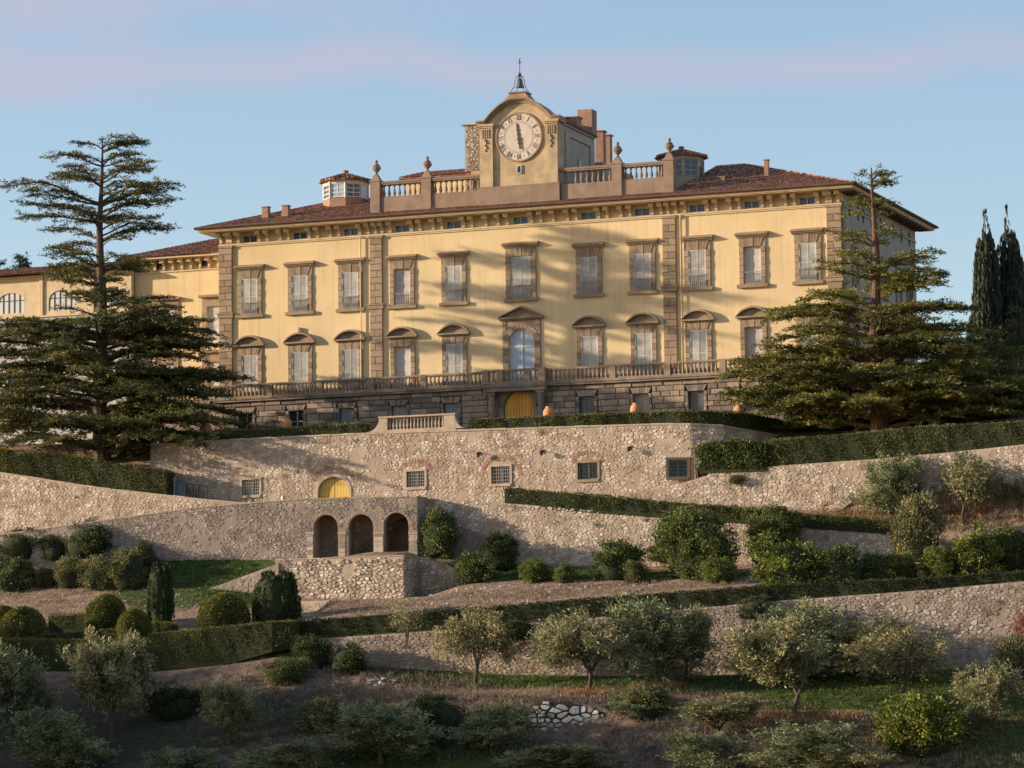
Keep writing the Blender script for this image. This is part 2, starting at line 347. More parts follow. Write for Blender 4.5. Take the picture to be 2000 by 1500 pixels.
ROWS.append(sorted([(u, w + .1, z) for u, w, z in row_line(*LF7, pts7)  if not .3 < u < 4.6] + [(.3, -24.4, 12.75), (.36, -24.0, 12.8), (.42, -22.0, 12.9), (2.2, -22.0, 13.0), (3.6, -22.0, 13.2), (4.5, -22.1, 13.6), (4.9, -23.5, 13.6)]))
ROWS.append(sorted([(u, w + .5, z) for u, w, z in row_line(*LF7, top7)] + [(.36, -24.0, 15.3), (.42, -21.55, 15.1), (2.2, -21.55, at_w(860, 1106, -21.5)[1]), (3.6, -21.55, at_w(880, 1128, -21.5)[1]), (4.3, -21.6, at_w(890, 1136, -21.5)[1])]))
LD = ((-34.0, -23.9), (-.55, -20.0)); LE = ((-.5, -18.4), (50, -18.1))
r8 = row_line(*LD, [(-200, 1135), (0, 1120), (300, 1095), (500, 1093), (600, 1092), (814, 1086)]) + row_line(*LE, [(826, 1070), (1000, 1097), (1200, 1107), (1500, 1102), (1700, 1092), (1770, 1084), (2000, 1077)])
r8.sort(); ROWS.append(r8)
ROWS.append(sorted([(u, (-18.4 if -9.35 < u < -.95 else w + .04), z) for u, w, z in r8 + [(-9.45, -20.95, 15.75), (-9.34, 0, 15.75), (-.96, 0, 15.8), (-.9, -20, 15.8)] if not (-.9 < u < -.6)]))
r9a = row_line(*LD, [(-200, 1075), (0, 1057), (300, 1017), (400, 1003)]); r9a = [(u, w + .5, z) for u, w, z in r9a]
r9b = [(-11.2, -20.9, 19.3), (-9.4, -20.6, 19.3), (-9.3, -18.2, 19.3), (-.9, -17.75, 19.3)]
r9c = [(u, w + .5, z) for u, w, z in row_line(*LE, [(826, 996), (1000, 988), (1300, 1010), (1740, 1037), (1775, 1050), (2000, 1040)])]
ROWS.append(sorted(r9a + r9b + r9c))
LB = ((-36, -16.4), (-11, -16.4))
zb = lambda u: float(np.interp(u, [-60, -36, -17, -10, 0, 13, 27, 42], [15.5, 17.6, 19.3, 19.5, 19.6, 19.0, 17.6, 17.2]))
ROWS.append([(u, -16.5, zb(u)) for u in (-60, -36, -17, -10, 0, 13, 20, 27, 35, 42, 60)])
r11 = row_line((0, -16), (1, -16), [(-200, 880), (0, 923), (200, 953), (410, 976), (560, 990)])
ROWS.append([(u, -16.0, max(z - .25, zb(u) + .02)) for u, w, z in r11] + [(u, -16.0, zb(u) + .05) for u in (-9, 0, 13, 20, 27, 35, 42, 60)])
r12z = lambda u: float(np.interp(u, [-60, -36, -24.6, -24, -16, 4, 13, 18.15, 18.25, 20, 27, 31, 42, 60], [25, 23.8, 22.6, 20.4, 20.1, 19.9, 19.9, 20.7, 19.3, 19.0, 18.4, 18.1, 18.4, 18.6]))
ROWS.append([(u, -15.32 if u > 18.2 else (-13.5 if u > -24.5 else -14.04), r12z(u)) for u in (-60, -36, -24.6, -24.4, -24, -16, 4, 13, 18.15, 18.25, 20, 27, 31, 42, 60)])
r13z = lambda u: float(np.interp(u, [-60, -36, -24.7, -24.5, 13, 18.15, 18.25, 19, 24, 31, 42, 60], [25.3, 24.4, 23.5, 25.1, 25.1, 24.8, 20.8, 21.1, 21.5, 21.7, 22.3, 23.3]))
ROWS.append([(u, -14.85 if u > 18.2 else -13.35, r13z(u)) for u in (-60, -36, -24.7, -24.5, 0, 13, 18.15, 18.25, 18.9, 19, 24, 31, 42, 60)])
ROWS.append([(-60, -13.2, 25.35), (-36, -13.2, 24.5), (-24.7, -13.2, 23.6), (-24.5, -13.2, 25.15), (18.15, -13.2, 24.85), (18.3, -14.1, 21.0), (20.2, -13.5, 21.4), (21.9, -11.5, 22.3), (23.1, -9.2, 23.4), (24.5, -12, 22.8), (27, -13.5, 22.3), (60, -13.5, 23.8)])
ROWS.append([(-60, -9.5, 26.6), (-36, -9.5, 26.2), (-25, -9.5, 25.4), (0, -9, 25.5), (18, -9, 25.3), (21.5, -9, 24.9), (23.2, -8.5, 24.2), (26, -8.5, 24.2), (30, -8.5, 24.5), (42, -8.5, 24.9), (60, -8.5, 25.3)])
ROWS.append([(-60, -1, 27), (-36, -1, 26.6), (-26, -1, 26.2), (23, -1, 26.2), (27, -1, 25.2), (40, -1, 25.2), (60, -1, 25.6)])
ROWS.append([(-60, 25, 27), (23, 25, 26.2), (27, 25, 25.4), (60, 25, 25.6)])
ROWS.append([(-60, 60, 28), (0, 60, 27), (60, 60, 26)])
ROWS.append(flat_row(150, 18)); ROWS.append(flat_row(420, -8))
for r in ROWS: r.sort()
def rows_at(U):
    Wm = np.array([np.interp(U, [q[0] for q in r], [q[1] for q in r]) for r in ROWS])
    Zm = np.array([np.interp(U, [q[0] for q in r], [q[2] for q in r]) for r in ROWS])
    for k in range(1, len(Wm)): Wm[k] = np.maximum(Wm[k], Wm[k - 1] + .05)
    return Wm, Zm
def zt(U, W_):
    U = np.atleast_1d(np.asarray(U, float)); W_ = np.atleast_1d(np.asarray(W_, float))
    Wm, Zm = rows_at(U); z = np.empty(len(U))
    for i in range(len(U)): z[i] = np.interp(W_[i], Wm[:, i], Zm[:, i])
    return z
def zt1(u, w): return float(zt([u], [w])[0])
def ground_hit(px, py, wmin=-62, wmax=20):
    a, b, c = rayL(px, py); prev = None
    ws = np.arange(wmin, wmax, .15); t = (ws - CW) / b; us = CU + a * t; zs = c * t; g = zt(us, ws)
    k = np.argmax(zs <= g)
    return float(us[k]), float(ws[k]), float(g[k])
def place(px, w, dz=0.):
    """spot on the ground at distance w seen in photo column px"""
    u, z = at_w(px, 1100, w); return u, w, zt1(u, w) + dz

def build_terrain():
    us = np.concatenate([np.arange(-120, -45, 5), np.arange(-45, 60, .6), np.arange(60, 135, 5)])
    Wm, Zm = rows_at(us); nr = len(ROWS)
    rowsv = []
    seed = np.random.RandomState(3)
    ph = seed.uniform(0, 6.28, (8, 2)); fr = seed.uniform(.25, 1.6, (8, 2))
    def bumps(u, w):
        s = 0
        for k in range(8): s = s + np.sin(u * fr[k, 0] + ph[k, 0]) * np.sin(w * fr[k, 1] + ph[k, 1])
        return s * .035
    for k in range(nr - 1):
        gap = float(np.median(Wm[k + 1] - Wm[k])); n = max(1, min(14, int(round(gap / 1.0)))) if gap < 60 else 3
        for j in range(n):
            f = j / n; w = Wm[k] * (1 - f) + Wm[k + 1] * f; z = Zm[k] * (1 - f) + Zm[k + 1] * f
            if 0 < j < n: z = z + bumps(us, w)
            rowsv.append((w, z))
    rowsv.append((Wm[-1], Zm[-1]))
    nu = len(us); V = []; Fc = []
    for w, z in rowsv:
        for i in range(nu): V.append((us[i], w[i], z[i]))
    # far skirts to the horizon on both sides
    for r in range(len(rowsv) - 1):
        for i in range(nu - 1):
            a = r * nu + i; Fc.append((a, a + 1, a + nu + 1, a + nu))
    base = len(V)
    for r, (w, z) in enumerate(rowsv): V.append((-1500, w[0], z[0] - 15)); V.append((1500, w[-1], z[-1] - 15))
    for r in range(len(rowsv) - 1):
        Fc.append((base + 2 * r, r * nu, (r + 1) * nu, base + 2 * r + 2))
        Fc.append((r * nu + nu - 1, base + 2 * r + 1, base + 2 * r + 3, (r + 1) * nu + nu - 1))
    b2 = len(V); last = (len(rowsv) - 1) * nu
    V += [(-1500, 1800, -40), (1500, 1800, -40), (-1500, -900, -5), (1500, -900, -5)]
    Fc.append((last, last + nu - 1, b2 + 1, b2)); Fc.append((base + 2 * len(rowsv) - 2, last, b2)); Fc.append((last + nu - 1, base + 2 * len(rowsv) - 1, b2 + 1))
    Fc.append((b2 + 2, b2 + 3, nu - 1, 0)); Fc.append((b2 + 2, 0, base)); Fc.append((nu - 1, b2 + 3, base + 1))
    me = bpy.data.meshes.new('ground'); me.from_pydata(V, [], Fc)
    # where turf grows and where it is bare
    VV = np.array(V); green = np.zeros(len(V)); dry = np.zeros(len(V))
    for (px, py, rw, rh, g) in GREEN:
        u, w, z = ground_hit(px, py); d = ((VV[:, 0] - u) / rw) ** 2 + ((VV[:, 1] - w) / rh) ** 2
        green = np.maximum(green, g * np.clip(1.6 - d, 0, 1))
    green[VV[:, 1] > -13] = np.maximum(green[VV[:, 1] > -13], .35)
    low = VV[:, 1] < -41; green[low] = np.maximum(green[low], .12)
    dark_low = np.clip((-37.5 - VV[:, 1]) / 4, 0, 1) * np.clip((14 - VV[:, 0]) / 26, .05, 1)
    a2 = me.attributes.new('dark_low', 'FLOAT', 'POINT'); a2.data.foreach_set('value', dark_low.astype(np.float32))
    a1 = me.attributes.new('green', 'FLOAT', 'POINT'); a1.data.foreach_set('value', green.astype(np.float32))
    me.polygons.foreach_set('use_smooth', [True] * len(Fc))
    m = bpy.data.materials.new('ground'); m.use_nodes = True; nt = m.node_tree; N = nt.nodes; L = nt.links; P = N['Principled BSDF']
    P.inputs['Roughness'].default_value = 1; P.inputs['Specular IOR Level'].default_value = .1
    geo = N.new('ShaderNodeNewGeometry')
    def noise(sc, det=6, rough=.6):
        n = N.new('ShaderNodeTexNoise'); n.inputs['Scale'].default_value = sc; n.inputs['Detail'].default_value = det; n.inputs['Roughness'].default_value = rough
        L.new(geo.outputs['Position'], n.inputs[0]); return n.outputs[0]
    def ramp(f, stops):
        r = N.new('ShaderNodeValToRGB'); e = r.color_ramp.elements
        e[0].position, e[0].color = stops[0][0], (*stops[0][1], 1); e[1].position, e[1].color = stops[-1][0], (*stops[-1][1], 1)
        for p, c in stops[1:-1]: q = e.new(p); q.color = (*c, 1)
        L.new(f, r.inputs[0]); return r.outputs[0]
    soil = ramp(noise(1.3, 8, .7), [(.3, (.17, .11, .078)), (.47, (.27, .185, .132)), (.6, (.345, .25, .18)), (.74, (.44, .345, .25))])
    grass = ramp(noise(2.5, 7, .7), [(.3, (.035, .055, .016)), (.5, (.065, .095, .025)), (.7, (.115, .13, .045))])
    at = N.new('ShaderNodeAttribute'); at.attribute_name = 'green'
    ad = N.new('ShaderNodeMath'); ad.operation = 'ADD'; L.new(at.outputs['Fac'], ad.inputs[0]); nn = noise(.9, 7, .65)
    sb = N.new('ShaderNodeMath'); sb.operation = 'SUBTRACT'; L.new(nn, sb.inputs[0]); sb.inputs[1].default_value = .5
    L.new(sb.outputs[0], ad.inputs[1])
    gr = ramp(ad.outputs[0], [(.34, (0, 0, 0)), (.5, (1, 1, 1))])
    mx = N.new('ShaderNodeMix'); mx.data_type = 'RGBA'; L.new(gr, mx.inputs['Factor']); L.new(soil, mx.inputs['A']); L.new(grass, mx.inputs['B'])
    # darker brown ground low on the slope, strongest to the left
    a3 = N.new('ShaderNodeAttribute'); a3.attribute_name = 'dark_low'; m3 = N.new('ShaderNodeMath'); m3.operation = 'MULTIPLY_ADD'; m3.inputs[1].default_value = .42; L.new(a3.outputs['Fac'], m3.inputs[0]); L.new(noise(.8, 7, .7), m3.inputs[2])
    cf = ramp(m3.outputs[0], [(.6, (0, 0, 0)), (.82, (.92, .92, .92))]); dark_soil = ramp(noise(3, 6, .7), [(.3, (.045, .04, .032)), (.6, (.095, .082, .062)), (.75, (.15, .13, .095))])
    mz = N.new('ShaderNodeMix'); mz.data_type = 'RGBA'; L.new(cf, mz.inputs['Factor']); L.new(mx.outputs['Result'], mz.inputs['A']); L.new(dark_soil, mz.inputs['B'])
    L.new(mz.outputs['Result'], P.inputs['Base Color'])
    b = N.new('ShaderNodeBump'); b.inputs['Strength'].default_value = .9; b.inputs['Distance'].default_value = .25
    L.new(noise(4, 6, .7), b.inputs['Height']); L.new(b.outputs[0], P.inputs['Normal'])
    me.materials.append(m); me.update()
    o = link(bpy.data.objects.new('ground', me)); o.location = ORG; o.rotation_euler = (0, 0, -YAW); o['kind'] = 'structure'
GREEN = [(380, 1115, 6, 2.2, 1.1), (450, 1160, 4, 2, 1), (330, 1165, 5, 2, .6), (1040, 1330, 12, 2.0, 1.2), (900, 1330, 7, 2.0, 1), (1480, 1335, 12, 3.5, .95), (1300, 1335, 8, 2, .8),
         (1850, 1360, 10, 5, .95), (1650, 1385, 5, 3, .75), (1900, 1440, 9, 4, .7), (1080, 1120, 9, 2.2, .75), (1350, 1125, 8, 2, .5), (850, 1480, 7, 4, 1.1),
         (1000, 1220, 3, 1, .8), (820, 1205, 8, 1.3, .6), (600, 1250, 3, 2, .7), (300, 1420, 14, 6, .5)]
build_terrain()

# ------------------------------------------------------------------ rubble walls
def clip_poly(P, a, b, c):
    """keep a*x+b*y<=c"""
    o = []
    n = len(P)
    for i in range(n):
        p, q = P[i], P[(i + 1) % n]; dp, dq = a * p[0] + b * p[1] - c, a * q[0] + b * q[1] - c
        if dp <= 0: o.append(p)
        if (dp < 0 < dq) or (dq < 0 < dp):
            t = dp / (dp - dq); o.append((p[0] + (q[0] - p[0]) * t, p[1] + (q[1] - p[1]) * t))
    return o
def area(P): return abs(sum(P[i][0] * P[(i + 1) % len(P)][1] - P[(i + 1) % len(P)][0] * P[i][1] for i in range(len(P)))) / 2
def voronoi_cells(s0, s1, lo, hi, size, rng, asp=1.6, skip=None):
    """irregular stones: cells in (s,z) between lo(s) and hi(s)"""
    cw, ch = size * asp ** .5, size / asp ** .5; big = rng.uniform(0, 6.28, 3)
    zmin = min(lo(s0 + (s1 - s0) * k / 40) for k in range(41)); zmax = max(hi(s0 + (s1 - s0) * k / 40) for k in range(41))
    nx, nz = max(2, int((s1 - s0) / cw) + 2), max(2, int((zmax - zmin) / ch) + 2)
    pts = {}
    for i in range(-1, nx + 1):
        for j in range(-1, nz + 1):
            if rng.rand() < .10 + .28 * (math.sin(i * .23 + big[0]) * math.sin(j * .41 + big[1]) > .35): continue
            pts[(i, j)] = (s0 + (i + .5 + (.5 if j % 2 else 0) + rng.uniform(-.46, .46)) * cw, zmin + (j + .5 + rng.uniform(-.42, .42)) * ch)
    out = []
    for (i, j), (x, z) in pts.items():
        if not (s0 < x < s1): continue
        zl, zh = lo(x), hi(x)
        if not (zl - .1 < z < zh - .04): continue
        if skip and skip(x, z): continue
        P = [(x - cw * 1.5, z - ch * 1.5), (x + cw * 1.5, z - ch * 1.5), (x + cw * 1.5, z + ch * 1.5), (x - cw * 1.5, z + ch * 1.5)]
        for di in (-2, -1, 0, 1, 2):
            for dj in (-2, -1, 0, 1, 2):
                if di == dj == 0: continue
                q = pts.get((i + di, j + dj))
                if q is None: continue
                a, b = q[0] - x, (q[1] - z) * asp ** 2
                P = clip_poly(P, a, b, a * (x + q[0]) / 2 + b * (z + q[1]) / 2)
                if len(P) < 3: break
            if len(P) < 3: break
        if len(P) < 3: continue
        P = clip_poly(P, 1, 0, s1); P = clip_poly(P, -1, 0, -s0) if len(P) > 2 else P
        if len(P) < 3: continue
        e = .3; sl = (hi(x + e) - hi(x - e)) / (2 * e)     # top edge as a line
        P = clip_poly(P, -sl, 1, zh - sl * x)
        if len(P) < 3 or area(P) < .012: continue
        out.append((P, area(P)))
    return out
def stone_geo(P, rng, gap=.022, relief=.04):
    cx = sum(p[0] for p in P) / len(P); cz = sum(p[1] for p in P) / len(P)
    if len(P) > 7: P = P[::2] if len(P) > 9 else P[:7]
    rmean = math.sqrt(area(P) / math.pi) + 1e-6
    k = max(.35, 1 - gap / rmean)
    # cut corners so that the outline is rounded
    Q = []
    n = len(P)
    for i in range(n):
        p, q = P[i], P[(i + 1) % n]
        for t in (.12, .88) if n < 6 else (.1,):
            Q.append((cx + (p[0] * (1 - t) + q[0] * t - cx) * k, cz + (p[1] * (1 - t) + q[1] * t - cz) * k))
    h = relief * rng.uniform(.5, 1.25)
    a, b = rng.uniform(-.35, .35, 2) * h / rmean
    outer = [(x, z, 0.0) for x, z in Q]
    inner = [(cx + (x - cx) * .80, cz + (z - cz) * .80, h + a * (x - cx) + b * (z - cz)) for x, z in Q]
    return cx, cz, outer, inner
def stone_wall(name, label, cat, path, top, bottom, size=.34, thick=.6, openings=(), seed=1, mats=('rubble', 'mortar'), relief=.028,
               plaster=.36, coping=None, n_single=300, vis=None, extra_label=None, gap=.014):
    """path: plan points (u,w); top/bottom: functions of distance s along the path.
    openings: (s0, s1, z0, z_top, arch) cut out of the body."""
    rng = np.random.RandomState(seed)
    path = [Vector((p[0], p[1])) for p in path]
    S = [0.]
    for a, b in zip(path, path[1:]): S.append(S[-1] + (b - a).length)
    def at(s, out=0.):
        s = min(max(s, 0), S[-1]); k = max(i for i in range(len(S) - 1) if S[i] <= s + 1e-9)
        d = (path[k + 1] - path[k]).normalized(); p = path[k] + d * (s - S[k])
        return p.x + d.y * out, p.y - d.x * out, d
    base = (path[0].x, path[0].y, bottom(0)); root = thing(name, label, cat, base)
    def L(s, z, out, k=None):
        if k is not None:
            d = (path[k + 1] - path[k]).normalized(); p = path[k] + d * (s - S[k]); x, y = p.x + d.y * out, p.y - d.x * out
        else: x, y, _ = at(s, out)
        return (x - base[0], y - base[1], z - base[2])
    def arch_z(o, s):
        if not o[4]: return o[3]
        c, r = (o[0] + o[1]) / 2, (o[1] - o[0]) / 2; rise = o[5] if len(o) > 5 else r
        return o[3] - rise + rise * math.sqrt(max(0, 1 - ((s - c) / r) ** 2))
    # solid body in slices
    body = MB()
    for k in range(len(path) - 1):
        cuts = {S[k], S[k + 1]}; n = max(1, int((S[k + 1] - S[k]) / 1.5))
        for i in range(1, n): cuts.add(S[k] + (S[k + 1] - S[k]) * i / n)
        for o in openings:
            m = 10 if o[4] else 1
            for i in range(m + 1):
                s = o[0] + (o[1] - o[0]) * (.5 - .5 * math.cos(math.pi * i / m) if o[4] else i / m)
                if S[k] < s < S[k + 1]: cuts.add(s)
        cuts = sorted(cuts); cuts = [c for i, c in enumerate(cuts) if i == 0 or c - cuts[i - 1] > 1e-4]
        for a, b in zip(cuts, cuts[1:]):
            mid = (a + b) / 2; iv = [(bottom(a), bottom(b), top(a), top(b))]
            for o in openings:
                if o[0] < mid < o[1]:
                    z0a, z0b, z1a, z1b = iv.pop()
                    if o[2] > z0a + .01: iv.append((z0a, z0b, o[2], o[2]))
                    iv.append((arch_z(o, a), arch_z(o, b), z1a, z1b)); break
            for z0a, z0b, z1a, z1b in iv:
                body.hexa([L(a, z0a, 0, k), L(b, z0b, 0, k), L(b, z0b, -thick, k), L(a, z0a, -thick, k),
                           L(a, z1a, 0, k), L(b, z1b, 0, k), L(b, z1b, -thick, k), L(a, z1a, -thick, k)])
    part('wall_core', body.mesh('wall_core', mats[1]), root)
    # stones
    ph = rng.uniform(0, 6.28, 12)
    def patch(s, z):
        v = math.sin(s * .55 + ph[0]) * math.sin(z * .9 + ph[1]) + .35 * math.sin(s * 6.1 + z * 3.7 + ph[4]) * math.sin(z * 5.3 - s * 2.2 + ph[5]) + .6 * math.sin(s * 1.3 + z * 1.1 + ph[2]) + .4 * math.sin(s * 2.9 - z * 2.3 + ph[3])
        return v
    def skip(s, z):
        for o in openings:
            if o[0] - .18 < s < o[1] + .18 and o[2] - .15 < z < arch_z(o, min(max(s, o[0]), o[1])) + .2: return True
        return patch(s, z) > 1.25 - plaster and rng.rand() < .8
    allst = []
    for k in range(len(path) - 1):
        if vis and not vis(k): continue
        for P, A in voronoi_cells(S[k], S[k + 1], lambda s: bottom(s), lambda s: top(s), size, rng, skip=skip):
            allst.append((A, k, P))
    allst.sort(key=lambda q: -q[0])
    rest = MB()
    for i, (A, k, P) in enumerate(allst):
        cx, cz, outer, inner = stone_geo(P, rng, relief=relief, gap=gap); n = len(outer); t = float(np.clip(rng.normal(.5, .22), 0, 1))
        if i < n_single: m = MB(); o3 = L(cx, cz, 0, k)
        else: m = rest; o3 = (0, 0, 0)
        i0 = len(m.v)
        for s, z, h in outer: p = L(s, z, -.03, k); m.v.append((p[0] - o3[0], p[1] - o3[1], p[2] - o3[2]))
        for s, z, h in inner: p = L(s, z, h, k); m.v.append((p[0] - o3[0], p[1] - o3[1], p[2] - o3[2]))
        for q in range(n):
            q2 = (q + 1) % n; m.f.append((i0 + q, i0 + q2, i0 + n + q2, i0 + n + q)); m.t.append(t)
        m.f.append(tuple(range(i0 + n, i0 + 2 * n))); m.t.append(t)
        if i < n_single: part('stone', m.mesh('stone', mats[0]), root, loc=o3)
    if rest.f: part('small_stones', rest.mesh('small_stones', mats[0]), root, kind='stuff')
    if n_single > 100 and mats[1] != 'recess_dark':
        C_, D_, T_ = [], [], []
        for q in range(int(S[-1] * .9)):
            k = rng.randint(len(path) - 1)
            if S[k + 1] - S[k] < 4: continue
            s = rng.uniform(S[k], S[k + 1]); z = bottom(s) + (top(s) - bottom(s)) * rng.uniform(.3, 1) ** .6
            if skip(s, z) and rng.rand() < .7: continue
            c = np.array(L(s, z, .03, k)); d = (path[k + 1] - path[k]).normalized(); nrm = np.array([d.y, -d.x, .2]); m_ = rng.randint(14, 60); sz = rng.uniform(.05, .17)
            C_.append(c + rng.normal(size=(m_, 3)) * sz * np.array([1, .4, 1.2]) + nrm * .03); D_.append(nrm + rng.normal(size=(m_, 3)) * .7); T_.append(np.clip(rng.uniform(.2, .8) + rng.normal(size=m_) * .15, 0, 1))
        if C_: part('weeds', quads_mesh('weeds', leaves(np.concatenate(C_), np.concatenate(D_), .10, .035, rng), np.concatenate(T_), 'shrub_olive'), root, kind='stuff')
    if coping:
        cm = MB(); h, ov = coping
        for k in range(len(path) - 1):
            s = S[k]
            while s < S[k + 1] - .05:
                e = min(S[k + 1], s + rng.uniform(.7, 1.2)); j = rng.uniform(-.015, .015)
                cm.hexa([L(s + .01, top(s) + .002, ov + j, k), L(e - .01, top(e) + .002, ov + j, k), L(e - .01, top(e) + .002, -thick - ov, k), L(s + .01, top(s) + .002, -thick - ov, k),
                         L(s + .01, top(s) + h + j, ov + j, k), L(e - .01, top(e) + h + j, ov + j, k), L(e - .01, top(e) + h + j, -thick - ov, k), L(s + .01, top(s) + h + j, -thick - ov, k)], t=rng.rand())
                s = e
        part('coping', cm.mesh('coping', 'coping'), root)
    return root, L, at, base
def interp(xs, ys): return lambda s: float(np.interp(s, xs, ys))

# main bastion wall below the villa terrace
pathA = [(-24.6, -8.5), (-24.6, -14), (18.0, -14), (20.2, -13.3), (21.9, -11.3), (22.8, -8.6), (22.9, -5.5)]
SA = [0, 5.5, 46.3, 49.5, 52.5, 55.5, 58.6]
topA = interp([0, 5.5, 12, 22, 46, 50, 53, 58], [25.2, 25.2, 25.28, 25.3, 24.97, 24.75, 24.4, 24.2])
botA = interp([0, 5.4, 6, 14, 34, 44, 58], [22, 21.2, 19.6, 19.3, 19.0, 18.8, 18.8])
sA = lambda u: u + 24.6 + 5.5
opsA = []
WINA = [(490, 952, 1.42, 1.15), (812, 936, 1.42, 1.15), (978, 928, 1.42, 1.25), (1148, 920, 1.5, 1.2), (1321, 915, 1.36, 1.25)]
WA = []
for px, py, ww, hh in WINA:
    if px < 1300: u, z = at_w(px, py, -14); s = sA(u)
    else:
        u, w, z = at_line(px, py, pathA[2], pathA[3]); s = 46.3 + math.hypot(u - 16.2, w + 14)
    WA.append((s, z, ww, hh)); opsA.append((s - ww / 2, s + ww / 2, z - hh / 2, z + hh / 2, False))
uD, zD = at_w(651, 932, -14); DOORA = (sA(uD), zD)
opsA.append((DOORA[0] - 1.22, DOORA[0] + 1.22, 18.5, zD, True, 1.05))
wallA, LA, atA, baseA = stone_wall('bastion_wall', 'high pale rubble retaining wall with barred windows below the villa terrace', 'retaining wall', pathA, topA, botA,
    size=.235, openings=opsA, seed=11, coping=(.13, .06), thick=.7, plaster=.66)
# window fittings of that wall
def wall_window(root, L, s, z, w, h, k, kind=0):
    f = MB()
    def B(m, a, b, c, d, o0, o1, t=.5): m.hexa([L(a, c, o1, k), L(b, c, o1, k), L(b, c, o0, k), L(a, c, o0, k), L(a, d, o1, k), L(b, d, o1, k), L(b, d, o0, k), L(a, d, o0, k)], t)
    fr = .17
    B(f, s - w / 2 - fr, s - w / 2, z - h / 2 - fr, z + h / 2 + fr, -.25, .08); B(f, s + w / 2, s + w / 2 + fr, z - h / 2 - fr, z + h / 2 + fr, -.25, .08)
    B(f, s - w / 2, s + w / 2, z + h / 2, z + h / 2 + fr, -.25, .075); B(f, s - w / 2 - .08, s + w / 2 + .08, z - h / 2 - fr - .02, z - h / 2, -.25, .13)
    wd = part('window', f.mesh('window', 'pietra' if kind else 'coping'), root)
    g = MB(); B(g, s - w / 2, s + w / 2, z - h / 2, z + h / 2, -.45, -.40); part('pane', g.mesh('pane', 'glass_dark'), wd)
    c = MB(); bw = .07
    for a in (s - w / 2, s - bw / 2, s + w / 2 - bw): B(c, a, a + bw, z - h / 2, z + h / 2, -.38, -.22)
    B(c, s - w / 2 + bw, s + w / 2 - bw, z + h / 2 - bw, z + h / 2, -.38, -.22); B(c, s - w / 2 + bw, s + w / 2 - bw, z - h / 2, z - h / 2 + bw, -.38, -.22)
    part('casement', c.mesh('casement', 'window_white'), wd)
    g = MB()
    for i in range(1, 8): a = s - w / 2 + w * i / 8; B(g, a - .014, a + .014, z - h / 2, z + h / 2, -.05, -.02)
    for i in range(1, 5): a = z - h / 2 + h * i / 5; B(g, s - w / 2, s + w / 2, a - .014, a + .014, -.019, .005)
    part('grille', g.mesh('grille', 'iron_pale' if kind == 0 else 'iron'), wd)
def brick_arch(root, L, s, z, r, k, rise=None, wd=.28, a0=0, a1=180, n=18):
    m = MB(); rise = rise or r; rng = np.random.RandomState(int(abs(s) * 10))
    for i in range(n):
        t0, t1 = R(a0 + (a1 - a0) * (i + .06) / n), R(a0 + (a1 - a0) * (i + .94) / n)
        q = lambda t, e, o: L(s + math.cos(t) * (r + e), z + math.sin(t) * (rise + e), o, k)
        m.hexa([q(t0, 0, .035), q(t1, 0, .035), q(t1, 0, -.1), q(t0, 0, -.1), q(t0, wd, .035), q(t1, wd, .035), q(t1, wd, -.1), q(t0, wd, -.1)], rng.rand())
    part('brick_arch', m.mesh('brick_arch', 'brick'), root, kind='stuff')
for i, (s, z, w, h) in enumerate(WA): wall_window(wallA, LA, s, z, w, h, 1 if i < 4 else 2, kind=1 if i in (3, 4) else 0)
brick_arch(wallA, LA, WA[1][0], WA[1][1] + .35, 1.15, 1, rise=.85, a0=20, a1=160, n=14)
brick_arch(wallA, LA, WA[2][0], WA[2][1] - .1, 1.35, 1, rise=1.35, a0=0, a1=180)
brick_arch(wallA, LA, WA[3][0], WA[3][1] + .45, 1.05, 1, rise=.75, a0=10, a1=170, n=14)
brick_arch(wallA, LA, DOORA[0], DOORA[1] - .75, 1.6, 1, rise=1.35, a0=20, a1=160, n=18)
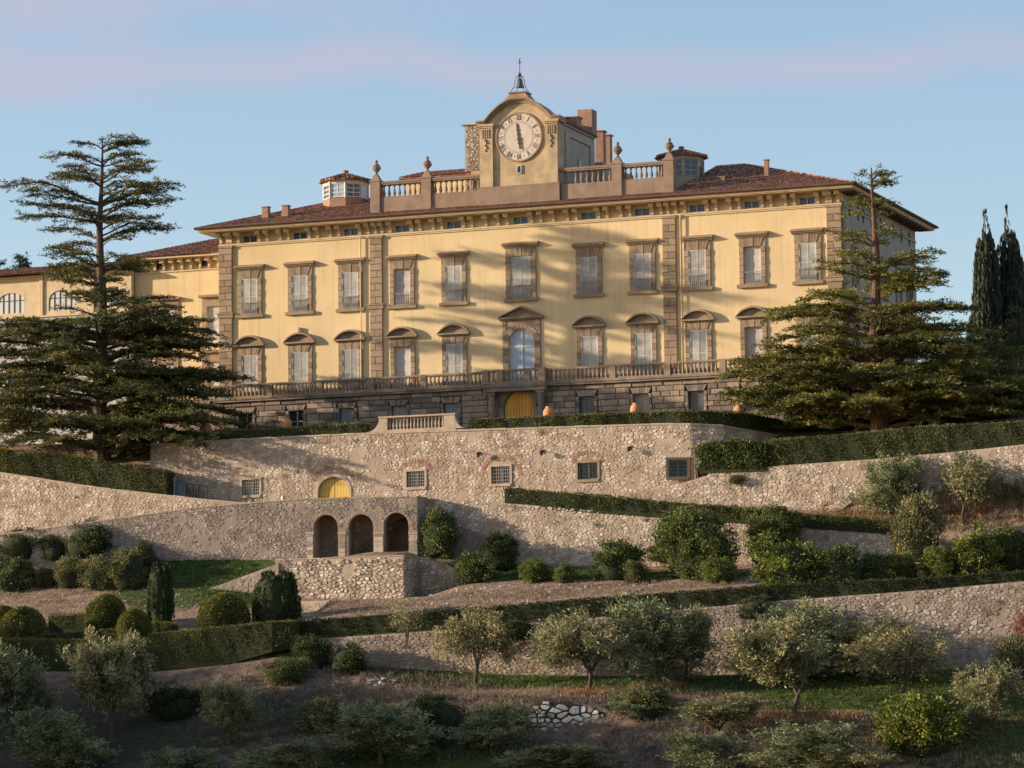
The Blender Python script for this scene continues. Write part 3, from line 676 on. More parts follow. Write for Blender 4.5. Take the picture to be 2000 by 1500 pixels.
# arched yellow door
def arch_pts(c, r, z0, zt_, rise, n=14):
    pts = [(c - r, z0)]
    for i in range(n + 1): t = math.pi - math.pi * i / n; pts.append((c + math.cos(t) * r, zt_ - rise + math.sin(t) * rise))
    return pts + [(c + r, z0)]
s0, zt0 = DOORA
dm = MB(); fr = arch_pts(s0, 1.24, 18.6, zt0 + .02, 1.07); fo = arch_pts(s0, 1.46, 18.6, zt0 + .24, 1.24)
for i in range(len(fr) - 1):
    q = lambda p, o: LA(p[0], p[1], o, 1)
    dm.hexa([q(fr[i], .07), q(fr[i + 1], .07), q(fr[i + 1], -.3), q(fr[i], -.3), q(fo[i], .07), q(fo[i + 1], .07), q(fo[i + 1], -.3), q(fo[i], -.3)])
door = part('door', dm.mesh('door_surround', 'coping'), wallA)
for sg in (-1, 1):
    m = MB(); pts = arch_pts(0, 1.2, 18.6, zt0, 1.05, 20); half = [p for p in pts if p[0] * sg >= -.001]
    if sg < 0: half = [(p[0] if p[0] < -.02 else -.02, p[1]) for p in half]
    else: half = [(p[0] if p[0] > .02 else .02, p[1]) for p in half]
    # planks running upright, each with its own edge
    for i in range(5):
        a, b = .03 + i * .235, .03 + (i + 1) * .235 - .018
        def ztp(x): return zt0 - 1.05 + 1.05 * math.sqrt(max(0, 1 - (x / 1.2) ** 2))
        q = lambda x, z, o: LA(s0 + sg * x, z, o, 1)
        m2 = MB(); m2.hexa([q(a, 18.6, -.25), q(b, 18.6, -.25), q(b, 18.6, -.32), q(a, 18.6, -.32), q(a, ztp(a), -.25), q(b, ztp(b), -.25), q(b, ztp(b), -.32), q(a, ztp(a), -.32)], .2 + .15 * i)
        part('plank', m2.mesh('plank', 'door_yellow'), door)
    for zz in (19.9, 20.75):
        m.hexa([LA(s0 + sg * .04, zz, -.22, 1), LA(s0 + sg * 1.1, zz, -.22, 1), LA(s0 + sg * 1.1, zz, -.249, 1), LA(s0 + sg * .04, zz, -.249, 1),
                LA(s0 + sg * .04, zz + .07, -.22, 1), LA(s0 + sg * 1.1, zz + .07, -.22, 1), LA(s0 + sg * 1.1, zz + .07, -.249, 1), LA(s0 + sg * .04, zz + .07, -.249, 1)], .1)
    part('ledge', m.mesh('ledge', 'door_gold'), door)
# balustrade set in the parapet above it, with curved shoulders
def baluster_mesh(h, r, name='baluster', n=7, mt='pietra'):
    m = MB(); m.box(-r * .95, r * .95, -r * .95, r * .95, 0, h * .08, .6); m.box(-r * .95, r * .95, -r * .95, r * .95, h * .92, h, .6)
    m.lathe([(r * .5, h * .08), (r * .55, h * .12), (r * 1.0, h * .28), (r * .9, h * .40), (r * .5, h * .62), (r * .42, h * .78), (r * .62, h * .86), (r * .5, h * .92)], n, t=.5)
    return m.mesh(name, mt, smooth=False)
uL0, zL0 = at_w(714, 846, -14); uL1, _ = at_w(740, 824, -14); uR1, _ = at_w(888, 817, -14); uR0, _ = at_w(908, 838, -14)
ub0, _ = at_w(756, 830, -14); ub1, _ = at_w(866, 830, -14)
par = thing('terrace_balustrade', 'stone balustrade with curved shoulders on top of the bastion wall', 'balustrade', (uL1, -14, 25.43))
zc = 26.42 - 25.43
m = MB()
def sh(x0, x1, sgn, n=7):  # shoulder: quarter curve
    pts = []
    for i in range(n + 1):
        t = i / n * math.pi / 2; pts.append((x0 + (x1 - x0) * math.sin(t), zc * (1 - math.cos(t))))
    pts.append((x1, 0)); return pts
lx0, lx1, rx1, rx0 = uL0 - uL1, 0, uR1 - uL1, uR0 - uL1
m.prism(sh(lx0, lx1, 1), .04, .5); pr = sh(rx0, rx1, -1); m.prism(pr[::-1], .04, .5)
m.box(0, ub0 - uL1, .03, .5, 0, zc); m.box(ub1 - uL1, rx1, .03, .5, 0, zc); m.box(ub0 - uL1, ub1 - uL1, .04, .45, 0, .1)
part('shoulder', m.mesh('shoulder', 'coping'), par)
m = MB(); m.box(-.05, rx1 + .05, -.03, .56, zc + .003, zc + .12); m.box(-.05, rx1 + .05, -.02, .3, -.09, -.003); part('rail', m.mesh('rail', 'coping'), par)
bme = baluster_mesh(zc - .1, .085, mt='coping'); nb = 16
for i in range(nb): part('baluster', bme, par, loc=(ub0 - uL1 + (ub1 - ub0) * (i + .5) / nb, .22, .1))

# wall under the upper ramp on the left
topB_ = [(-200, 895), (0, 924), (200, 955), (410, 978), (560, 992), (600, 998)]
pb = [at_w(x, y, -16.4) for x, y in topB_]
uB0 = pb[0][0]
stone_wall('ramp_wall', 'sunlit rubble wall of the upper left ramp falling towards the arched loggia', 'retaining wall', [(uB0, -16.4), (-9.5, -16.4)],
    interp([p[0] - uB0 for p in pb], [p[1] for p in pb]), interp([0, 50], [15, 17.5]), size=.245, seed=12, coping=(.10, .03), thick=.35, plaster=.3, n_single=220)
# lower ramp wall with the three-arched loggia
def lineD(px, py): u, w, z = at_line(px, py, *LD); return math.hypot(u - pD0[0], w - pD0[1]) * (1 if u > pD0[0] else -1), z
uD0, wD0, _ = at_line(-160, 1060, *LD); pD0 = (uD0, wD0)
tD = [lineD(x, y) for x, y in [(-160, 1068), (0, 1046), (200, 1018), (400, 991), (590, 976), (700, 973), (817, 971)]]
aD = []
for x0, x1, yt in ((612, 660, 1005), (680, 729, 1004), (749, 798, 1001)):
    s0_, z_ = lineD(x0, 1040); s1_, _ = lineD(x1, 1040); _, zt_ = lineD((x0 + x1) / 2, yt); aD.append((s0_, s1_, 14.5, zt_, True))
sDe = lineD(817, 1000)[0]; peD = (LD[1][0], LD[1][1])
pathD = [pD0, peD, (-.42, -18.5)]
wallD, LDf, _, baseD = stone_wall('loggia_wall', 'long weathered ramp wall with three arched niches at its right end', 'retaining wall', pathD,
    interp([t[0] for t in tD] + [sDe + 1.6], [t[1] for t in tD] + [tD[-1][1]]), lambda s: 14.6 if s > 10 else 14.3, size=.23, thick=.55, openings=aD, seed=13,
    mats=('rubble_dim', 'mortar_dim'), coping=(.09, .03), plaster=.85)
# imposts, piers and niches
rng_p = random.Random(3)
m = MB()
for i, (px0, px1) in enumerate(((598, 613), (660, 676), (729, 750), (798, 816))):
    a, z = lineD(px0, 1040); b, _ = lineD(px1, 1040)
    m.hexa([LDf(a, z - .16, .07, 0), LDf(b, z - .16, .07, 0), LDf(b, z - .16, -.02, 0), LDf(a, z - .16, -.02, 0), LDf(a, z + .04, .07, 0), LDf(b, z + .04, .07, 0), LDf(b, z + .04, -.02, 0), LDf(a, z + .04, -.02, 0)])
part('impost', m.mesh('impost', 'coping'), wallD)
for i, (px0, px1) in enumerate(((600, 611), (662, 674), (731, 748), (800, 815))):
    a, z = lineD(px0, 1040); b, _ = lineD(px1, 1040); m = MB(); zz = 15.5; k = 0
    while zz < z - .2:
        e = min(z - .17, zz + rng_p.uniform(.25, .42)); m.hexa([LDf(a, zz + .01, .035, 0), LDf(b, zz + .01, .035, 0), LDf(b, zz + .01, -.02, 0), LDf(a, zz + .01, -.02, 0), LDf(a, e - .01, .035, 0), LDf(b, e - .01, .035, 0), LDf(b, e - .01, -.02, 0), LDf(a, e - .01, -.02, 0)], rng_p.random()); zz = e
    part('pier', m.mesh('pier', 'rubble'), wallD)
m = MB(); a, b = aD[0][0] - .3, aD[2][1] + .3
for (o0, o1, sA0, sB0) in ((-2.3, -2.5, a, b),):
    m.hexa([LDf(sA0, 14.5, o0, 0), LDf(sB0, 14.5, o0, 0), LDf(sB0, 14.5, o1, 0), LDf(sA0, 14.5, o1, 0), LDf(sA0, 19.25, o0, 0), LDf(sB0, 19.25, o0, 0), LDf(sB0, 19.25, o1, 0), LDf(sA0, 19.25, o1, 0)])
for sx in (a, (aD[0][1] + aD[1][0]) / 2 - .15, (aD[1][1] + aD[2][0]) / 2 - .15, b - .3):
    m.hexa([LDf(sx, 14.5, -.56, 0), LDf(sx + .3, 14.5, -.56, 0), LDf(sx + .3, 14.5, -2.3, 0), LDf(sx, 14.5, -2.3, 0), LDf(sx, 19.25, -.56, 0), LDf(sx + .3, 19.25, -.56, 0), LDf(sx + .3, 19.25, -2.3, 0), LDf(sx, 19.25, -2.3, 0)])
m.hexa([LDf(a, 19.05, -.56, 0), LDf(b, 19.05, -.56, 0), LDf(b, 19.05, -2.5, 0), LDf(a, 19.05, -2.5, 0), LDf(a, 19.24, -.56, 0), LDf(b, 19.24, -.56, 0), LDf(b, 19.24, -2.5, 0), LDf(a, 19.24, -2.5, 0)])
part('niche', m.mesh('niche', 'mortar_dim'), wallD)
# stones of the niches' back wall
m = MB(); rng = np.random.RandomState(4)
for P, A in voronoi_cells(a, b, lambda s: 15.4, lambda s: 18.2, .36, rng, asp=2.2):
    cx, cz, outer, inner = stone_geo(P, rng, relief=.05); n = len(outer); t = rng.rand() * .6; i0 = len(m.v)
    for s, z, h in outer: m.v.append(LDf(s, z, -2.31, 0))
    for s, z, h in inner: m.v.append(LDf(s, z, -2.29 + h, 0))
    for q in range(n): m.f.append((i0 + q, i0 + (q + 1) % n, i0 + n + (q + 1) % n, i0 + n + q)); m.t.append(t)
    m.f.append(tuple(range(i0 + n, i0 + 2 * n))); m.t.append(t)
part('niche_stones', m.mesh('niche_stones', 'rubble_dim'), wallD, kind='stuff')

# wall of the right hand ramp, under the sloping hedge
pE0 = (-.5, -18.4); pE1 = (36.5, -18.18)
def lineE(px, py): u, w, z = at_line(px, py, *LE); return u - pE0[0], z
tE = [lineE(x, y) for x, y in [(822, 973), (905, 977), (1000, 984), (1300, 1005), (1600, 1025), (1740, 1034), (1790, 1058)]]
stone_wall('garden_wall', 'sunlit rubble wall behind the row of laurel shrubs, topped by a sloping hedge', 'retaining wall', [pE0, pE1],
    interp([t[0] for t in tE], [t[1] for t in tE]), lambda s: 14.0, size=.235, seed=14, plaster=.33, thick=.5)
# wall of the upper right ramp with buried arches
pC0, pC1 = (13.2, -15.3), (56, -15.3)
tC = [at_w(x, y, -15.3) for x, y in [(1225, 968), (1370, 934), (1385, 922), (1500, 911), (1700, 897), (1850, 884), (2000, 868), (2200, 845)]]
aC = []
for x0, x1, yt in ((1642, 1745, 974), (1783, 1870, 962), (1935, 2030, 958)):
    ua, _ = at_w(x0, 990, -15.3); ub, _ = at_w(x1, 990, -15.3); _, z_ = at_w((x0 + x1) / 2, yt, -15.3); aC.append((ua - 13.2, ub - 13.2, 16.5, z_, True, 1.25))
wallC, LC, _, _ = stone_wall('upper_ramp_wall', 'long rubble wall on the right with three low half-buried arches', 'retaining wall', [pC0, pC1],
    interp([t[0] - 13.2 for t in tC], [t[1] for t in tC]), lambda s: 16.5, size=.235, openings=aC, seed=15, plaster=.3, thick=.6, coping=None)
for (s0_, s1_, zz, z_, _, ri) in aC:
    c, r = (s0_ + s1_) / 2, (s1_ - s0_) / 2; m = MB(); n = 22; rng = np.random.RandomState(int(c))
    for i in range(n):
        t0, t1 = math.pi * (i + .08) / n, math.pi * (i + .92) / n; e = .55
        q = lambda t, x, o: LC(c + math.cos(t) * (r + x), z_ - ri + math.sin(t) * (ri + x), o, 0)
        m.hexa([q(t0, 0, .1), q(t1, 0, .1), q(t1, 0, -.2), q(t0, 0, -.2), q(t0, e, .1), q(t1, e, .1), q(t1, e, -.2), q(t0, e, -.2)], rng.rand())
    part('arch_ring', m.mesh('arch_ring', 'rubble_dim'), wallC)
    m = MB(); m.hexa([LC(s0_, 16.5, -.6, 0), LC(s1_, 16.5, -.6, 0), LC(s1_, 16.5, -.8, 0), LC(s0_, 16.5, -.8, 0), LC(s0_, z_ + .1, -.6, 0), LC(s1_, z_ + .1, -.6, 0), LC(s1_, z_ + .1, -.8, 0), LC(s0_, z_ + .1, -.8, 0)])
    part('arch_shade', m.mesh('arch_shade', 'recess_dark'), wallC)  # near-black plate, shade of the deep arch put into its colour
# pale block wall under the loggia, stepping back on the right
pF = [(-9.55, -24.5), (.28, -24.5), (.34, -21.9), (1.2, -21.9), (4.6, -21.9)]
SF = [0, 9.83, 12.43, 13.29, 16.69]
f0 = at_w(553, 1094, -24.5)[1]; f1 = at_w(795, 1086, -24.5)[1]; f2 = at_w(822, 1090, -21.9)[1]; f3 = at_w(872, 1112, -21.9)[1]; f4 = at_w(884, 1135, -21.9)[1]
stone_wall('block_wall', 'pale wall of squared rubble standing just below the three arches', 'retaining wall', pF,
    interp([0, 9.83, 12.43, 14.6, 16.1, 16.69], [f0, f1, f2, f3 + .25, f4 + .2, f4 - .6]), lambda s: 12.2, size=.27, seed=16, plaster=.1, thick=.45, relief=.07, coping=(.07, .04), n_single=290)
# low sloping wall edging the grass bank on the left of it
e0 = at_line(380, 1163, *LF7); e1 = at_line(545, 1103, *LF7)
stone_wall('bank_kerb', 'low stone edging running up the grass bank beside the pale block wall', 'wall', [(e0[0], e0[1] - .2), (e1[0], e1[1] - .1)],
    interp([0, e1[0] - e0[0]], [e0[2] + .05, e1[2] + .1]), interp([0, e1[0] - e0[0]], [e0[2] - 1.6, e1[2] - 2.6]), size=.34, seed=17, plaster=.5, thick=.4, mats=('rubble_dim', 'mortar_dim'), n_single=60)
# the long lower wall
pG0 = at_line(585, 1250, *LG); pG1 = (58, LG[0][1] + (58 + 10) * 4 / 60)
def lineG(px, py): u, w, z = at_line(px, py, *LG); return math.hypot(u - pG0[0], w - pG0[1]), z
tG = [lineG(x, y) for x, y in [(590, 1249), (700, 1242), (900, 1228), (1040, 1216), (1200, 1203), (1500, 1175), (1800, 1153), (2000, 1135), (2100, 1128)]]
bG = [lineG(x, y) for x, y in [(590, 1268), (700, 1306), (1000, 1328), (1300, 1330), (1600, 1324), (2000, 1306)]]
wallG, LGf, _, _ = stone_wall('lower_terrace_wall', 'long dim rubble wall across the olive grove below the clipped hedge', 'retaining wall', [pG0[:2], pG1],
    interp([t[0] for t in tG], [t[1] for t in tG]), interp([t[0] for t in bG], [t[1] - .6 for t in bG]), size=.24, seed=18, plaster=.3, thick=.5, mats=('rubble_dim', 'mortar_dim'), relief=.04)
# dry-stone patch in the grove
jl = at_w(1030, 1400, -46.5)[0]; jr = at_w(1178, 1400, -46.5)[0]
jt = [at_w(x, y, -46.5) for x, y in [(1030, 1388), (1055, 1368), (1110, 1374), (1160, 1380), (1178, 1392)]]
stone_wall('dry_stone_wall', 'short bright dry-stone retaining wall low in the olive grove', 'dry stone wall', [(jl, -46.5), (jr, -46.3)],
    interp([t[0] - jl for t in jt], [t[1] for t in jt]), interp([0, jr - jl], [at_w(1030, 1425, -46.5)[1], at_w(1178, 1460, -46.5)[1]]), size=.34, seed=19, plaster=-1, thick=.6, mats=('rubble_white', 'recess_dark'), relief=.12, gap=.035)
# ------------------------------------------------------------------ the villa
ZG = 26.2
villa = thing('villa', 'large yellow villa with brown stone pilasters, clock gable and hipped tile roof', 'villa', (0, 0, ZG))
def V(z): return z - ZG
rs = random.Random(5)
UC = [-22.85, -18.53, -14.22, -9.85, -5.53, 0, 5.53, 9.85, 14.22, 18.53, 22.85]
# walls with real openings
def wall_grid(m, u0, u1, z0, z1, y0, y1, holes):
    us = sorted({u0, u1} | {h[0] for h in holes} | {h[1] for h in holes})
    for a, b in zip(us, us[1:]):
        mid = (a + b) / 2; hs = sorted([(h[2], h[3]) for h in holes if h[0] < mid < h[1]]); z = z0
        for ha, hb in hs: 
            if ha > z: m.box(a, b, y0, y1, V(z), V(ha))
            z = hb
        if z < z1: m.box(a, b, y0, y1, V(z), V(z1))
holes = []
for i, c in enumerate(UC):
    hw = .79 if i == 5 else .67
    holes.append((c - hw, c + hw, 36.62, 39.85 if i == 5 else 39.47))
    hw = 1.0 if i == 5 else .67
    holes.append((c - hw, c + hw, 30.0, 34.2 if i == 5 else 33.4))
    holes.append((c - .62, c + .62, 42.38, 42.92))
m = MB(); wall_grid(m, -25.5, 25.5, 29.9, 43.2, 0, .5, holes)
m.box(-25.5, 25.5, 2.6, 2.8, 0, V(43.2)); part('wall', m.mesh('wall', 'plaster_yellow'), villa)
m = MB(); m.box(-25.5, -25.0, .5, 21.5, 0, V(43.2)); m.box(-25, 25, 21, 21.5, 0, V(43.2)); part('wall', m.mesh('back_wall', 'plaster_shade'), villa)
# east side wall
m = MB(); sh_ = []
for w in (3.4, 7.6, 11.8, 16.0, 19.3): sh_ += [(w - .6, w + .6, 36.6, 39.4), (w - .6, w + .6, 31.0, 33.6)]
for w in (2.2, 4.6, 6.0, 8.5, 11, 12.4, 14.8, 17.2, 19.6): sh_.append((w - .28, w + .28, 41.6, 42.7))
us = sorted({.5, 21.5} | {h[0] for h in sh_} | {h[1] for h in sh_})
for a, b in zip(us, us[1:]):
    mid = (a + b) / 2; z = 25
    for ha, hb in sorted([(h[2], h[3]) for h in sh_ if h[0] < mid < h[1]]): m.box(25, 25.5, a, b, V(z), V(ha)); z = hb
    m.box(25, 25.5, a, b, V(z), V(43.2))
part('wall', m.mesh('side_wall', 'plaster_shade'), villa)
for k, h in enumerate(sh_):
    m = MB(); big = h[3] - h[2] > 2
    m.box(25.3, 25.38, h[0], h[1], V(h[2]), V(h[3])); o = part('window', m.mesh('window', 'shutter' if k in (0, 2, 6) else 'glass_dark'), villa)
    if big:
        m = MB(); m.box(25.5, 25.62, h[0] - .3, h[0], V(h[2]) - .2, V(h[3]) + .3); m.box(25.5, 25.62, h[1], h[1] + .3, V(h[2]) - .2, V(h[3]) + .3)
        m.box(25.5, 25.62, h[0], h[1], V(h[3]), V(h[3]) + .3); m.box(25.5, 25.7, h[0], h[1], V(h[2]) - .2, V(h[2])); part('surround', m.mesh('surround', 'pietra'), o)
m = MB(); m.box(25.5, 25.58, 0, 21.5, V(42.1), V(42.25)); part('string_course', m.mesh('string_course', 'plaster_shade'), villa)

# ---- window surrounds
def surround(hw, z0, z1, fw, zt_, proj, sill, up, arch=False):
    """stone blocks round an opening, coordinates relative to the opening's bottom centre"""
    m = MB(); h = z1 - z0; y = -.0
    n = max(3, int(h / .42)); zz = 0
    for s in (-1, 1):
        z = 0; k = 0
        while z < h - .05:
            e = min(h, z + h / n); w_ = fw + (.0 if k % 2 else -.05)
            a, b = (hw, hw + fw) if s > 0 else (-hw - fw, -hw)
            m.block(a + .004, b - .004, z + .008, e - .008, .3, -.12 - (.02 if k % 2 else 0), .022, rs.random()); z = e; k += 1
    top = zt_ - z0
    if not arch:
        # fan of voussoirs
        nv = 7 if hw < .7 else 9
        for i in range(nv):
            x0, x1 = -hw + 2 * hw * i / nv, -hw + 2 * hw * (i + 1) / nv
            sp = 1.0 + .28 * 1; X0, X1 = x0 * sp * 1.12, x1 * sp * 1.12
            b = .012; p = -.13 - (.03 if i == nv // 2 else 0)
            m.hexa([(x0 + b, p, h + .005), (x1 - b, p, h + .005), (x1 - b, .3, h + .005), (x0 + b, .3, h + .005),
                    (X0 + b, p, top - .01), (X1 - b, p, top - .01), (X1 - b, .3, top - .01), (X0 + b, .3, top - .01)], rs.random())
        m.box(-hw - fw, hw + fw, -.09, .28, h + .002, top)
    return m
def flat_hood(hw, z):
    m = MB(); m.box(-hw + .1, hw - .1, -.2, .02, z - .1, z); m.box(-hw + .05, hw - .05, -.32, .02, z + .002, z + .1)
    m.hexa([(-hw, -.42, z + .102), (hw, -.42, z + .102), (hw, .02, z + .102), (-hw, .02, z + .102), (-hw, -.42, z + .17), (hw, -.42, z + .17), (hw - .05, .02, z + .36), (-hw + .05, .02, z + .36)])
    return m
def curved_hood(hw, z, rise, tri=False):
    m = MB(); m.box(-hw + .1, hw - .1, -.22, .02, z - .1, z); m.box(-hw, hw, -.40, .02, z + .002, z + .13)
    n = 2 if tri else 12; r = (hw * hw + rise * rise) / (2 * rise)
    def f(x, o): 
        if tri: return z + .13 + (rise) * (1 - abs(x) / hw) + o
        a = x / hw; return z + .13 + math.sqrt(max(0, r * r - x * x)) - (r - rise) + o
    for i in range(n):
        a, b = -hw + 2 * hw * i / n, -hw + 2 * hw * (i + 1) / n
        za, zb_ = max(f(a, -.13), z + .12), max(f(b, -.13), z + .12)
        m.hexa([(a, -.42, za), (b, -.42, zb_), (b, .02, zb_), (a, .02, za), (a, -.42, f(a, .0)), (b, -.42, f(b, .0)), (b, .02, f(b, .05)), (a, .02, f(a, .05))], .6)
    # recessed tympanum
    for i in range(n):
        a, b = -hw + .1 + 2 * (hw - .1) * i / n, -hw + .1 + 2 * (hw - .1) * (i + 1) / n
        m.poly([(a, -.08, z + .13), (b, -.08, z + .13), (b, -.08, f(b, -.05)), (a, -.08, f(a, -.05))], .3)
    return m
def shutter_mesh(w, h, slat=True, mt='shutter'):
    m = MB(); b = .05
    m.box(0, b, 0, .04, 0, h, .7); m.box(w - b, w, 0, .04, 0, h, .7)
    m.box(b, w - b, 0, .04, 0, b, .7); m.box(b, w - b, 0, .04, h - b, h, .7); m.box(b, w - b, .002, .038, h * .5 - .03, h * .5 + .03, .7)
    n = int(h / .075); 
    for i in range(n):
        z = b + (h - 2 * b) * i / n; 
        if abs(z - h * .5) < .07: continue
        m.hexa([(b, .006, z), (w - b, .006, z), (w - b, .03, z + .03), (b, .03, z + .03), (b, .006, z + .012), (w - b, .006, z + .012), (w - b, .034, z + .05), (b, .034, z + .05)], .4)
    m.box(b, w - b, .036, .045, b, h - b, .2)
    return m.mesh('shutter', mt)
def railing_mesh(hw, h, mt='iron_pale'):
    m = MB(); m.box(-hw, hw, -.02, .02, h - .05, h); m.box(-hw, hw, -.02, .02, .04, .08); n = max(7, int(hw * 2 / .16))
    for i in range(n + 1):
        x = -hw + 2 * hw * i / n; m.lathe([(.012, .08), (.03, .2), (.03, .4 * h), (.014, .6 * h), (.014, h - .05)], 4, x, 0)
    return m.mesh('railing', mt)
up_s = surround(.67, 36.62, 39.47, .37, 40.22, .12, True, True).mesh('window_surround', 'pietra')
up_h = flat_hood(1.3, 40.24 - 36.62).mesh('hood', 'pietra')
m = MB(); m.box(-1.2, 1.2, -.24, .02, -.26, -.004); up_sill = m.mesh('sill', 'pietra')
up_sh = shutter_mesh(.62, 2.80); up_rail = railing_mesh(.64, .95); up_rail_i = railing_mesh(.64, .95, 'window_white')
lo_s = surround(.67, 30.0, 33.4, .37, 34.06, .12, False, False).mesh('window_surround', 'pietra')
lo_h = curved_hood(1.32, 34.08 - 30.0, .72).mesh('hood', 'pietra'); lo_sh = shutter_mesh(.62, 3.35)
m = MB(); m.box(-.66, -.62, -.02, .03, 0, 2.84); m.box(.62, .66, -.02, .03, 0, 2.84); m.box(-.62, .62, -.02, .03, 2.80, 2.84); fr_up = m.mesh('frame', 'window_white')
m = MB(); m.box(-.66, -.62, -.02, .03, 0, 3.39); m.box(.62, .66, -.02, .03, 0, 3.39); m.box(-.62, .62, -.02, .03, 3.35, 3.39); fr_lo = m.mesh('frame', 'window_white')
m = MB(); m.box(-.64, .64, .0, .03, 0, 2.84); cur_up = m.mesh('curtain', 'curtain')
m = MB(); m.box(-.64, .64, .0, .03, 0, 3.38); cur_lo = m.mesh('curtain', 'curtain')
for i, c in enumerate(UC):
    if i == 5: continue
    w = part('window', up_s, villa, loc=(c, 0, V(36.62)))
    part('hood', up_h, w); part('sill', up_sill, w)
    if i in (3, 9):
        part('curtain', cur_up, w, loc=(0, .16, 0)); part('railing', up_rail, w, loc=(0, -.06, 0))
    else:
        part('frame', fr_up, w, loc=(0, -.09, 0))
        part('shutter', up_sh, w, loc=(-.62, -.09, 0)); part('shutter', up_sh, w, loc=(0, -.085, 0)); part('railing', up_rail, w, loc=(0, -.16, 0))
    w = part('window', lo_s, villa, loc=(c, 0, V(30.0)))
    part('hood', lo_h, w)
    if i in (3, 9): part('curtain', cur_lo, w, loc=(0, .16, 0))
    else:
        part('frame', fr_lo, w, loc=(0, -.09, 0))
        part('shutter', lo_sh, w, loc=(-.62, -.09, 0)); part('shutter', lo_sh, w, loc=(0, -.085, 0))
# little chimney stub on the second hood
m = MB(); m.box(-.1, .1, -.2, .0, 0, .42); part('vent', m.mesh('vent', 'pietra_roof'), villa, loc=(-18.53, -.02, V(34.92)))
# centre, upper
w = part('window', surround(.79, 36.62, 39.85, .46, 40.62, .12, True, True).mesh('window_surround', 'pietra'), villa, loc=(0, 0, V(36.62)))
part('hood', flat_hood(1.5, 40.64 - 36.62).mesh('hood', 'pietra'), w)
m = MB(); m.box(-1.36, 1.36, -.24, .02, -.28, -.004); part('sill', m.mesh('sill', 'pietra'), w)
s5 = shutter_mesh(.77, 3.2); part('shutter', s5, w, loc=(-.78, -.09, 0)); part('shutter', s5, w, loc=(.01, -.085, 0)); part('railing', railing_mesh(.77, 1.0), w, loc=(0, -.16, 0))
# centre, lower: arched french window
m = surround(1.03, 30.0, 33.2, .52, 35.0, .12, False, False, arch=True)
H = 3.2
for s in (-1, 1):
    nz = 4
    for i in range(nz):
        a, b = H + .01 + (1.8) * i / nz, H - .01 + 1.8 * (i + 1) / nz
        x0, x1 = 1.22, 1.55; m.block(*( (x0, x1) if s > 0 else (-x1, -x0)), a, b, .3, -.12, .02, rs.random())
for i in range(13):
    t0, t1 = math.pi * (i + .04) / 13, math.pi * (i + .96) / 13; r0, r1 = 1.03, 1.48
    q = lambda t, r, y: (math.cos(t) * r, y, H + math.sin(t) * r * (1.03 if r < 1.2 else 1.0))
    m.hexa([q(t0, r0, -.14), q(t1, r0, -.14), q(t1, r0, .3), q(t0, r0, .3), q(t0, r1, -.14), q(t1, r1, -.14), q(t1, r1, .3), q(t0, r1, .3)], rs.random())
n = 16
for i in range(n):
    a, b = -1.22 + 2.44 * i / n, -1.22 + 2.44 * (i + 1) / n
    za, zb_ = [H + math.sqrt(max(0, 1.25 ** 2 - x * x)) for x in (a, b)]
    m.hexa([(a, -.08, za), (b, -.08, zb_), (b, .3, zb_), (a, .3, za), (a, -.08, H + 1.8), (b, -.08, H + 1.8), (b, .3, H + 1.8), (a, .3, H + 1.8)], .5)
w = part('window', m.mesh('window_surround', 'pietra'), villa, loc=(0, 0, V(30.0)), label='arched central window under a triangular pediment')
part('pediment', curved_hood(1.85, 35.02 - 30.0, .85, tri=True).mesh('pediment', 'pietra'), w)
def arch_frame(r0, r1, y0, y1, h, n=16):
    m = MB()
    for s in (-1, 1): m.box(min(s * r0, s * r1), max(s * r0, s * r1), y0, y1, 0, h)
    for i in range(n):
        t0, t1 = math.pi * i / n, math.pi * (i + 1) / n
        q = lambda t, r, y: (math.cos(t) * r, y, h + math.sin(t) * r * 1.03)
        m.hexa([q(t0, r0, y0), q(t1, r0, y0), q(t1, r0, y1), q(t0, r0, y1), q(t0, r1, y0), q(t1, r1, y0), q(t1, r1, y1), q(t0, r1, y1)])
    return m
m = arch_frame(.94, 1.02, .04, .14, H); m.box(-.045, .045, .035, .13, 0, H + .97); m.box(-.94, .94, .045, .125, H - .35, H - .26)
part('frame', m.mesh('frame', 'window_white'), w)
m = MB(); pts = [(-.98, 0)] + [(math.cos(math.pi - math.pi * i / 16) * .98, H + math.sin(math.pi * i / 16) * 1.0) for i in range(17)] + [(.98, 0)]
m.prism(pts, .10, .12); part('pane', m.mesh('pane', 'glass_pale'), w)

# ---- pilasters of stone blocks
for (a, b) in ((-25.5, -24.34), (-12.55, -11.48), (11.48, 12.55), (24.34, 25.5)):
    m = MB(); m.box(a + .02, b - .02, -.10, 0, V(30.0), V(42.2)); p = part('pilaster', m.mesh('pilaster', 'joint'), villa)
    for (z0, z1, st) in ((30.0, 36.42, 0), (36.86, 42.0, 0)):
        n = int(round((z1 - z0) / .53)); z = z0
        for k in range(n):
            e = z0 + (z1 - z0) * (k + 1) / n
            if k % 2: cs = [(a, b)]
            else: mid = (a + b) / 2 + rs.uniform(-.12, .12); cs = [(a, mid), (mid, b)]
            for x0, x1 in cs:
                m = MB(); m.block(x0 + .008 - (x0 + x1) / 2, x1 - .008 - (x0 + x1) / 2, .012, e - z - .012, .09, -.09, .03, rs.random())
                part('block', m.mesh('block', 'pietra'), p, loc=((x0 + x1) / 2, -.10, V(z)))
            z = e
    m = MB(); m.box(a - .08, b + .08, -.26, .0, V(36.44), V(36.72)); m.box(a - .13, b + .13, -.32, .0, V(36.722), V(36.84)); part('band', m.mesh('band', 'pietra'), p)
    m = MB(); m.box(a - .05, b + .05, -.24, .0, V(42.0), V(42.2)); part('capital', m.mesh('capital', 'pietra'), p)
